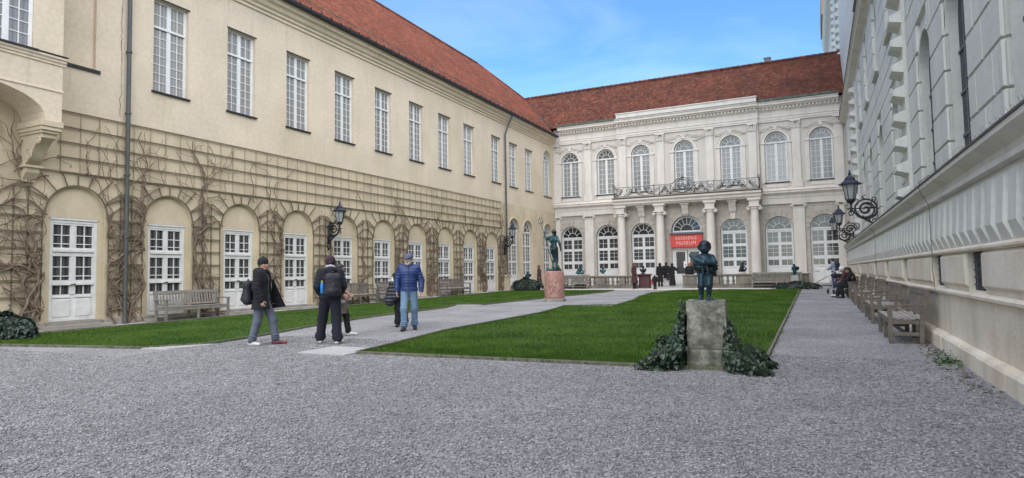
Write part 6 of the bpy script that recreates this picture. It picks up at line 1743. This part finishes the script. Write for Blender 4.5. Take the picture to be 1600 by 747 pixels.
hb = thing('handbag', 'black handbag carried low by the visitor in white trousers', 'bag', (-9.18, 43.65, gz(43.6) + .62))
F = Form(); F.cap((-.1, 0, -.08), (.1, 0, -.08), .07, None, .04); F.cap((-.07, 0, .06), (.07, 0, .06), .05, None, .04); skin('bag', F, 'pack black', hb, .016)
m = MB(); m.tube([(-.08, 0, .08), (-.04, 0, .24), (.04, 0, .24), (.08, 0, .08)], .012, 5); m.build('strap', 'pack black', hb)
# small child in dark clothes in front of them
t, J, s, P = person('small child in dark clothes standing before the visitors in black', -8.98, 38.6, R(0), .92, None, (0, 0), 'skin', .014)
trousers(t, J, s, 'black cloth', .013, .03); upper(t, J, s, 'navy black cloth', .013, 'jacket', .06, .85, True, None, 1, True, True); hair(t, J, s, P, 'hair dark', .012, 'short'); shoes(t, J, s, 'shoe black', .011); eyes(t, P, s)
# person with the orange hat behind the right balustrade
t, J, s, P = person('person in an orange hat and dark coat behind the right balustrade', -7.55, 42.4, R(180), 1.62, None, (.3, .1), 'skin', .018)
trousers(t, J, s, 'black cloth', .02, .03); upper(t, J, s, 'black cloth', .018, 'coat', .05, .7, True, None, 1, True); headgear(t, s, P, 'orange hat', .015, 'hat'); hair(t, J, s, P, 'hair red', .015, 'short'); shoes(t, J, s, 'shoe black', .016); eyes(t, P, s)
# maroon coats
robed('person in a long maroon coat beside the maroon box', -10.6, 39.9, R(50), 1.70, 'maroon cloth', .42, None, hood=False, hairm='hair red')
robed('red haired person in a long maroon coat by the left balustrade end', -17.15, 39.6, R(75), 1.68, 'maroon cloth', .42, None, hood=False, hairm='hair red', trouser='denim dark', shoem='shoe white')
robed('person in black half hidden behind the red marble pedestal', -16.55, 39.7, R(-70), 1.5, 'black cloth', .2, None, hood=False)
# person leaning at the ramp
po = dict(head=(0, .10, 1.60), neck=(0, .05, 1.46), elL=(-.22, .12, 1.18), wrL=(-.12, .3, 1.05), elR=(.22, .12, 1.18), wrR=(.12, .32, 1.05))
t, J, s, P = person('standing person in a lilac top and dark jeans at the far right corner', .93, 42.9, R(-75), 1.72, po, (0, .3), 'skin', .018)
trousers(t, J, s, 'denim dark', .02, .03); upper(t, J, s, 'lilac cloth', .018, 'top', .035, .95, True, None, 1, True); hair(t, J, s, P, 'hair dark', .016, 'bun'); shoes(t, J, s, 'shoe black', .016); eyes(t, P, s)
backpack('black backpack of the person standing at the far right corner', t, J, s, 'pack black', 1.2, 0, .0, -.24)
# two people on the far bench
def sitter(label, y, H, top, hat, hairm, lean, leg, shoem, x=1.30):
    z0 = gz(y)
    po = dict(pelvis=(0, 0, .55), waist=(0, .02 + lean * .3, .70), chest=(0, lean * .7, .88), neck=(0, lean, 1.05), head=(0, lean + .10, 1.17),
              shR=(.175, lean * .95, 1.0), shL=(-.175, lean * .95, 1.0), elR=(.22, lean + .12, .76), elL=(-.22, lean + .12, .76), wrR=(.08, lean + .33, .72), wrL=(-.08, lean + .33, .72),
              hipR=(.09, .02, .53), hipL=(-.09, .02, .53), knR=(.12, .47, .53), knL=(-.12, .46, .53), anR=(.13, .60, .10), anL=(-.12, .42, .085), toeR=(.14, .80, .05), toeL=(-.13, .62, .03))
    t, J, s, P = person(label, x, y, R(-90), H, po, (0, .55), 'skin', .015, 'people sitting on the far bench', z0)
    F = Form(); F.cap(J['pelvis'] + v3(-.06, 0, 0), J['pelvis'] + v3(.06, 0, 0), .145, None, .05)
    for q in 'LR': F.cap(J['hip' + q], J['kn' + q], .105, .085, .04); F.cap(J['kn' + q], J['an' + q], .085, .065, .03)
    skin('trousers', F, leg, t, .016)
    F = Form(); F.cap(J['waist'], J['chest'], .16, .17, .05, (v3(0, 1, 0), 1.15)); F.cap(J['pelvis'] + v3(0, 0, .05), J['waist'], .16, .16, .05); F.cap(J['shL'], J['shR'], .09, None, .05); F.cap(J['neck'], J['neck'] + v3(0, .01, .01), .085, None, .03)
    for q in 'LR': F.cap(J['sh' + q], J['el' + q], .085, .07, .03); F.cap(J['el' + q], J['wr' + q], .07, .055, .03)
    skin('jacket', F, top, t, .015)
    if hat: headgear(t, s, P, hat, .013, 'hat')
    hair(t, J, s, P, hairm, .013, 'long' if not hat else 'short'); shoes(t, J, s, shoem, .013); eyes(t, P, s)
    return t, J, s
sitter('person in a white knitted hat bent forward on the far bench', 29.6, 1.7, 'maroon cloth', 'white cloth', 'hair dark', .26, 'navy black cloth', 'shoe white')
t, J, s = sitter('dark haired person in a black jacket sitting nearer on the far bench', 28.6, 1.68, 'black cloth', None, 'hair dark', .10, 'black cloth', 'shoe black')
pp = thing('paper_bag', 'white paper on the lap of the nearer person on the far bench', 'paper', (.98, 28.6, gz(28.6) + .655), R(-90))
m = MB(); m.box(-.14, .14, -.1, .12, 0, .05); m.box(-.10, .12, -.08, .08, .05, .075); m.build('paper', 'paper', pp, bevel=.015)
def stroller():
    t = thing('stroller', 'dark blue folding baby stroller before the far bench', 'stroller', (.78, 32.2, gz(32.2)), R(200))
    f = MB()
    for sg in (-.22, .22):
        f.tube([(sg, -.35, .12), (sg, .0, .5), (sg, .42, 1.0), (sg, .52, 1.02)], .016, 6); f.tube([(sg, .32, .12), (sg, .0, .52), (sg, -.15, .62)], .016, 6)
    f.tube([(-.22, .52, 1.02), (.22, .52, 1.02)], .018, 6); f.tube([(-.22, .32, .12), (.22, .32, .12)], .014, 6); f.tube([(-.22, -.35, .12), (.22, -.35, .12)], .014, 6); f.build('frame', 'steel rail', t, smooth=True)
    F = Form(); F.cap((-.12, -.15, .42), (.12, -.15, .42), .09, None, .05, (v3(0, 0, 1), 1.6)); F.cap((-.1, .1, .45), (-.1, .25, .78), .08, None, .05); F.cap((.1, .1, .45), (.1, .25, .78), .08, None, .05); F.cap((0, -.3, .3), (0, -.15, .42), .1, None, .05, (v3(0, 0, 1), 1.5)); skin('seat', F, 'denim dark', t, .016)
    F = Form(); F.cap((-.15, .22, .80), (.15, .22, .80), .13, None, .05); F.cap((-.14, .05, .84), (.14, .05, .84), .1, None, .05); F.plane((0, 0, -1), -.76); skin('canopy', F, 'navy black cloth', t, .016)
    for x, y in ((-.25, -.35), (.25, -.35), (-.25, .32), (.25, .32)):
        w = MB(); w.lathe([(.05, -.018), (.10, -.02), (.115, -.012), (.115, .012), (.10, .02), (.05, .018)], 16); o = w.build('wheel', 'shoe black', t, loc=(x, y, .115)); o.rotation_euler = (0, PI / 2, 0)
stroller()

# ------------------------------------------------------------------ bronzes
def bronze_figure(t, J, s, mat, head=(0, 0), cell=.016, thin=1.0, k=.03, curl=.6, palms=None):
    F = Form(); up = v3(0, 1, 0); s0 = s; s = s * 1.1
    F.cap(J['chest'] + v3(-.10, 0, .02) * s, J['chest'] + v3(.10, 0, .02) * s, .115 * s, None, k, (up, 1.2)); F.cap(J['waist'], J['chest'], .112 * s, .13 * s, k, (up, 1.25)); F.cap(J['pelvis'] + v3(-.05, 0, 0) * s, J['pelvis'] + v3(.05, 0, 0) * s, .108 * s, None, k, (up, 1.05)); F.cap(J['pelvis'], J['waist'], .118 * s, .11 * s, k, (up, 1.2)); F.cap(J['shL'], J['shR'], .058 * s, None, k)
    for sg in (-1, 1):      # back and buttock muscles, shoulder blades
        F.cap(J['chest'] + v3(sg * .07, -.085, .06) * s, J['chest'] + v3(sg * .06, -.09, -.04) * s, .05 * s, .04 * s, .025); F.cap(J['pelvis'] + v3(sg * .055, -.075, -.03) * s, J['pelvis'] + v3(sg * .055, -.075, -.03) * s, .075 * s, None, .02); F.cap(J['chest'] + v3(sg * .06, .09, .03) * s, J['chest'] + v3(sg * .07, .085, .02) * s, .05 * s, None, .02)
    for q in 'LR':
        a, b, c = J['sh' + q], J['el' + q], J['wr' + q]; F.cap(a, a, .072 * s, None, .02); limb(F, a, b, c, .056 * s, .043 * s, .03 * s, .02); m = a * .45 + b * .55; F.cap(m, m, .058 * s, None, .02); m = b * .75 + c * .25; F.cap(m, m, .047 * s, None, .02)
        a, b, c = J['hip' + q], J['kn' + q], J['an' + q]; F.cap(a, b, .095 * s, .058 * s, k); F.cap(b, c, .055 * s, .036 * s, .02); m = b * .7 + c * .3 - v3(0, .02 * s, 0); F.cap(m, m, .06 * s, None, .025); F.cap(c - v3(0, 0, .04 * s), J['toe' + q], .042 * s, .025 * s, .02)
    s = s0; P = head_form(F, J, s, *head)
    hands = []
    for q in 'LR':
        d = J['wr' + q] - J['el' + q]; pal = (palms or {}).get(q, v3(1 if q == 'L' else -1, .2, 0)); hands.append((hand_form(J['wr' + q], d, pal, s, curl, -1 if q == 'L' else 1), .007))
    o = skin('body', [(F, cell)] + hands, mat, t, cell); return o, P
def neptune():
    z = gz(NY) + 1.32
    # seen from behind, the left arm lifting the trident
    t = thing('trident_statue', 'green bronze statue of a bearded man raising a trident on the red marble column', 'statue', (NX, NY, z), R(-14))
    J, s = rig(1.78, dict(shL=(-.20, 0, 1.44), elL=(-.40, .06, 1.36), wrL=(-.55, .10, 1.60), elR=(.34, -.04, 1.18), wrR=(.31, .07, .93), chest=(.01, 0, 1.30), waist=(.02, 0, 1.12), pelvis=(.02, 0, .96), hipL=(-.07, 0, .93), hipR=(.11, 0, .93), knR=(.12, .07, .52), anR=(.13, .02, .16), toeR=(.16, .2, .10), knL=(-.02, .06, .53), anL=(.02, -.12, .20), toeL=(-.03, .06, .12), head=(.02, .035, 1.63)))
    bronze_figure(t, J, s, 'bronze patina', (-.2, .12), .013, palms={'L': v3(.4, .8, 0)}, curl=.95)
    F = Form(); rr = random.Random(2)
    for k in range(34):
        a = rr.uniform(0, 2 * PI); e = rr.uniform(-.1, 1.4); c = J['head'] + v3(.092 * math.cos(a) * math.cos(e), .092 * math.sin(a) * math.cos(e) - .01, .03 + .09 * math.sin(e)); F.cap(c, c, .030, None, .012)
    F.cap(J['head'] + v3(0, -.03, .03), J['head'] + v3(0, .0, .03), .09, None, .02)
    for k in range(9): c = J['head'] + v3(rr.uniform(-.05, .05), .08 + rr.uniform(-.01, .03), -.08 - rr.uniform(0, .09)); F.cap(c, c, .028, None, .015)
    skin('hair', F, 'bronze dark', t, .011)
    F = Form(); c = J['pelvis']
    for k in range(14):
        a = 2 * PI * k / 14; d = v3(.145 * math.cos(a), .125 * math.sin(a), 0); F.cap(c + d + v3(0, 0, .07 - .04 * math.cos(a)), c + d * 1.05 + v3(.01, 0, -.17 - .05 * math.sin(2 * a)), .035, .025, .02)
    F.cap(c + v3(-.14, -.03, .10), c + v3(.16, -.02, -.02), .05, .06, .03); F.cap(c + v3(.16, -.08, .02), c + v3(.15, -.08, -.30), .05, .025, .02); skin('loincloth', F, 'bronze dark', t, .012)
    m = MB(); top = J['wrL'] + v3(-.085, .055, .09); d = unit(v3(-.36, .05, 1.0)); tip = top + d * .42; foot = top - d * 1.66
    m.tube([tuple(foot), tuple(tip)], .017, 8); side = unit(np.cross(d, v3(0, 1, 0)))
    m.tube([tuple(tip - side * .0), tuple(tip + d * .30)], [.016, .004], 6)
    for sg in (-1, 1): m.tube([tuple(tip), tuple(tip + side * sg * .09 + d * .02), tuple(tip + side * sg * .115 + d * .10), tuple(tip + side * sg * .10 + d * .27)], [.016, .017, .014, .004], 6)
    for sg in (-1, 0, 1):
        p = tip + side * sg * .10 + d * (.24 if sg else .27); m.tube([tuple(p - d * .02), tuple(p), tuple(p + d * .06)], [.008, .024, .002], 6)
    m.build('trident', 'bronze patina', t, smooth=True)
    F = Form()
    F.cap((-.25, 0, .0), (.25, .05, 0), .12, .10, .05, (v3(0, 0, 1), 1.3)); F.cap((0, -.2, 0), (.1, .2, 0), .11, .1, .05, (v3(0, 0, 1), 1.2)); F.cap((.02, 0, 0), (.08, 0, .10), .13, .08, .05)
    for k in range(9):
        a = rr.uniform(0, 6.28); F.cap((.2 * math.cos(a), .2 * math.sin(a), .03), (.29 * math.cos(a + .5), .25 * math.sin(a + .5), .06), .055, .035, .03)
    F.cap((.24, -.10, .05), (.33, -.16, .19), .075, .06, .04); F.cap((.33, -.16, .19), (.25, -.20, .24), .05, .03, .03); F.cap((-.2, -.14, .03), (-.30, -.12, .10), .06, .04, .03); F.plane((0, 0, -1), .005)
    skin('dolphin_base', F, 'bronze patina', t, .013)
neptune()
def putto():
    """chubby bronze child hugging a fish"""
    t = thing('child_statue', 'dark blue green bronze of a chubby child holding a fish', 'statue', (-1.42, 9.2, .93), R(186))
    def remap(p):      # long legs, short slim trunk
        z = p[2] * 1.22 if p[2] < .37 else .4514 + (p[2] - .37) * .80
        return v3(p[0] * .80, p[1] * .9, z)
    class Child(Form):
        def cap(s, a, b, ra, rb=None, k=.03, fl=None, cut=False):
            q = .88 if min(a[2], b[2]) < .62 else .97
            return Form.cap(s, remap(a), remap(b), ra * q, None if rb is None else rb * q, k, fl, cut)
    F = Child(); up = v3(0, 1, 0)
    # legs (a stocky child, 0.84 m)
    F.cap((.065, 0, .33), (.078, .02, .17), .070, .055, .03); F.cap((.078, .02, .17), (.085, -.015, .05), .052, .036, .02); F.cap((.085, -.01, .028), (.10, .10, .022), .034, .026, .02)
    F.cap((-.065, 0, .33), (-.06, .045, .18), .070, .054, .03); F.cap((-.06, .045, .18), (-.045, .0, .06), .051, .036, .02); F.cap((-.045, .005, .03), (-.045, .11, .024), .034, .026, .02)
    for sg in (-1, 1): 
        for q in range(5): F.cap((sg * .07 + sg * .02 - .025 + q * .012, .115, .018), (sg * .07 + sg * .02 - .03 + q * .014, .14, .014), .010, .007, .004)
    F.cap((-.035, 0, .37), (.035, 0, .37), .092, None, .03, (up, 1.05)); F.cap((0, .03, .42), (0, .015, .52), .098, .095, .04, (up, 1.1)); F.cap((-.06, 0, .56), (.06, 0, .56), .066, None, .03); F.cap((0, .0, .58), (0, .0, .66), .045, .045, .02)
    for sg in (-1, 1): F.cap((sg * .045, -.07, .345), (sg * .045, -.07, .345), .06, None, .02)
    # arms wrapped across the chest
    F.cap((.118, -.01, .565), (.155, .055, .455), .048, .043, .02); F.cap((.155, .055, .455), (.02, .135, .455), .042, .030, .02)
    F.cap((-.118, -.01, .565), (-.16, .05, .47), .048, .043, .02); F.cap((-.16, .05, .47), (-.03, .13, .495), .042, .030, .02)
    # head
    c = v3(0, .012, .735); Q = lambda x, y, z: c + v3(x, y, z)
    F.cap(Q(0, -.015, .012), Q(0, .008, .008), .090, .084, .02); F.cap(Q(0, .02, -.03), Q(0, .038, -.055), .060, .04, .025)
    for sg in (-1, 1): F.cap(Q(sg * .04, .055, -.03), Q(sg * .04, .055, -.03), .030, None, .02); F.cap(Q(sg * .032, .097, .006), Q(sg * .032, .097, .006), .009, None, .01, None, True); F.cap(Q(sg * .088, -.01, .0), Q(sg * .088, -.014, -.03), .02, .013, .01)
    F.cap(Q(0, .085, .0), Q(0, .097, -.02), .010, .013, .01); F.cap(Q(-.016, .078, -.05), Q(.016, .078, -.05), .010, None, .008)
    hands = [(hand_form(remap(v3(.02, .135, .455)), v3(-1, .1, 0), v3(0, -1, .1), .62, .5, 1), .005), (hand_form(remap(v3(-.03, .13, .495)), v3(1, .1, -.1), v3(0, -1, .1), .62, .5, -1), .005)]
    skin('body', [(F, .0085)] + hands, 'bronze blue', t, .0085)
    H = Child(); rr = random.Random(8); H.cap(Q(0, -.02, .02), Q(0, .0, .022), .094, .090, .02)
    for k in range(60):
        a = rr.uniform(0, 2 * PI); e = rr.uniform(-.35, 1.5); q = Q(.096 * math.cos(a) * math.cos(e), .094 * math.sin(a) * math.cos(e) - .012, .015 + .094 * math.sin(e))
        if q[1] > c[1] + .05 and q[2] < c[2] + .05: continue
        H.cap(q, q, .020, None, .008)
    skin('hair', H, 'bronze dark', t, .0085)
    # drapery slung round the hips
    D = Child()
    D.cap((-.09, .03, .36), (.10, .02, .40), .085, .09, .04, (v3(0, 0, 1), 1.2)); D.cap((.10, -.02, .40), (-.10, -.03, .36), .085, .08, .04, (v3(0, 0, 1), 1.2))
    for k in range(10):
        a = 2 * PI * k / 10; D.cap((.115 * math.cos(a), .105 * math.sin(a), .43), (.135 * math.cos(a) - .01, .125 * math.sin(a), .31 + .02 * math.sin(3 * a)), .026, .02, .02)
    D.cap((-.13, .04, .40), (-.20, .06, .36), .04, .02, .03); D.cap((-.12, .0, .38), (-.17, -.02, .29), .045, .02, .03); D.cap((-.17, .06, .40), (-.22, .03, .42), .02, .012, .02)
    skin('drapery', D, 'bronze dark', t, .009)
    fi = Child(); fi.cap((-.16, .13, .455), (.02, .165, .475), .03, .046, .02); fi.cap((.02, .165, .475), (.17, .12, .53), .046, .02, .02); fi.cap((.17, .12, .53), (.24, .10, .60), .02, .014, .015); fi.cap((.235, .10, .59), (.275, .09, .64), .016, .006, .01); fi.cap((.23, .1, .59), (.27, .08, .585), .016, .006, .01)
    skin('fish', fi, 'bronze blue', t, .008)
    b = MB(); b.lathe([(.15, -.01), (.155, .0), (.15, .012), (.10, .014)], 18, (0, .03, 0)); b.build('plinth', 'bronze blue', t)
putto()
def small_bronze(label, x, y, z, kind, rz=0, block=.12, name='bronze_figurine', mat='bronze patina'):
    t = thing(name, label, 'statue', (x, y, z), rz, 'small bronzes of the garden front')
    b = MB(); b.box(-.2, .2, -.17, .17, 0, block); b.build('block', 'pale trim' if block > .05 else 'bronze dark', t, bevel=.012)
    o = block; F = Form(); U = v3(0, 0, o)
    if kind == 'seated':
        F.cap(U + v3(-.12, 0, .08), U + v3(.12, 0, .08), .10, None, .05); F.cap(U + v3(0, .02, .12), U + v3(.02, -.02, .36), .12, .10, .05); F.cap(U + v3(.02, -.03, .36), U + v3(.03, -.06, .55), .05, .085, .03); F.cap(U + v3(-.09, -.04, .36), U + v3(-.2, -.08, .16), .045, .04, .03); F.cap(U + v3(.13, -.02, .34), U + v3(.24, -.06, .22), .045, .035, .03); F.cap(U + v3(.2, 0, .08), U + v3(.33, -.02, .24), .07, .03, .03); F.cap(U + v3(-.1, -.05, .1), U + v3(-.22, -.15, .1), .065, .05, .03)
    elif kind == 'bust':
        F.cap(U + v3(0, 0, .0), U + v3(0, 0, .14), .10, .07, .04); F.cap(U + v3(-.13, 0, .20), U + v3(.13, 0, .20), .085, None, .05); F.cap(U + v3(0, 0, .22), U + v3(0, -.01, .34), .11, .055, .04); F.cap(U + v3(0, -.01, .40), U + v3(0, -.02, .44), .085, .08, .03); F.cap(U + v3(0, -.1, .40), U + v3(0, -.11, .385), .016, .02, .01); F.cap(U + v3(-.18, 0, .3), U + v3(-.1, -.05, .12), .04, .05, .03); F.cap(U + v3(.18, 0, .3), U + v3(.1, -.05, .12), .04, .05, .03)
    else:
        F.cap(U + v3(.05, 0, 0), U + v3(.04, .03, .2), .045, .06, .03); F.cap(U + v3(-.05, .0, 0), U + v3(-.04, -.02, .2), .045, .06, .03); F.cap(U + v3(0, 0, .22), U + v3(-.02, -.04, .42), .10, .09, .04); F.cap(U + v3(-.02, -.05, .44), U + v3(-.03, -.07, .54), .05, .075, .03); F.cap(U + v3(-.12, -.04, .42), U + v3(-.16, -.15, .28), .045, .04, .03); F.cap(U + v3(.10, -.02, .42), U + v3(.17, .05, .36), .05, .09, .04); F.cap(U + v3(.14, .05, .30), U + v3(.2, .1, .42), .08, .05, .04)
    skin('figure', F, mat, t, .016)
    return t
zb = gz(BY) + .86
small_bronze('seated green bronze figure on the left balustrade nearest the pilaster', -14.7, BY, zb, 'seated', 0)
small_bronze('green bronze bust on the left balustrade before the second tall window', -13.05, BY, zb, 'bust', 0)
small_bronze('very dark bronze bust above the maroon box', -10.3, 41.0, gz(41) + .955, 'bust', R(20), .03, mat='bronze dark')
small_bronze('dark crouching bronze figure on the right balustrade before the window beside the door', -4.15, BY, zb, 'seated', R(40), .12, mat='bronze dark')
def on_block(label, lab2, x, y, h, kind, rz):
    t = thing('stone_block', lab2, 'pedestal', (x, y, gz(y)), 0, 'stone blocks under small bronzes')
    m = MB(); m.add([(-.24, -.22, -.05), (.24, -.22, -.05), (.24, .22, -.05), (-.24, .22, -.05), (-.18, -.17, h), (.18, -.17, h), (.18, .17, h), (-.18, .17, h)], [(0, 3, 2, 1), (4, 5, 6, 7), (0, 1, 5, 4), (1, 2, 6, 5), (2, 3, 7, 6), (3, 0, 4, 7)])
    m.build('block', 'slab stone', t, bevel=.03)
    small_bronze(label, x, y, gz(y) + h, kind, rz, .02)
on_block('turquoise bronze child carrying a load on the block before the right balustrade', 'pale stone block rising from ivy before the right balustrade', -1.14, 39.4, .78, 'stand', R(10))
on_block('slim dark green bronze standing before the tall windows of the ochre wall', 'grey stone block behind the round ivy bush', -17.75, 39.0, .62, 'stand', R(30))
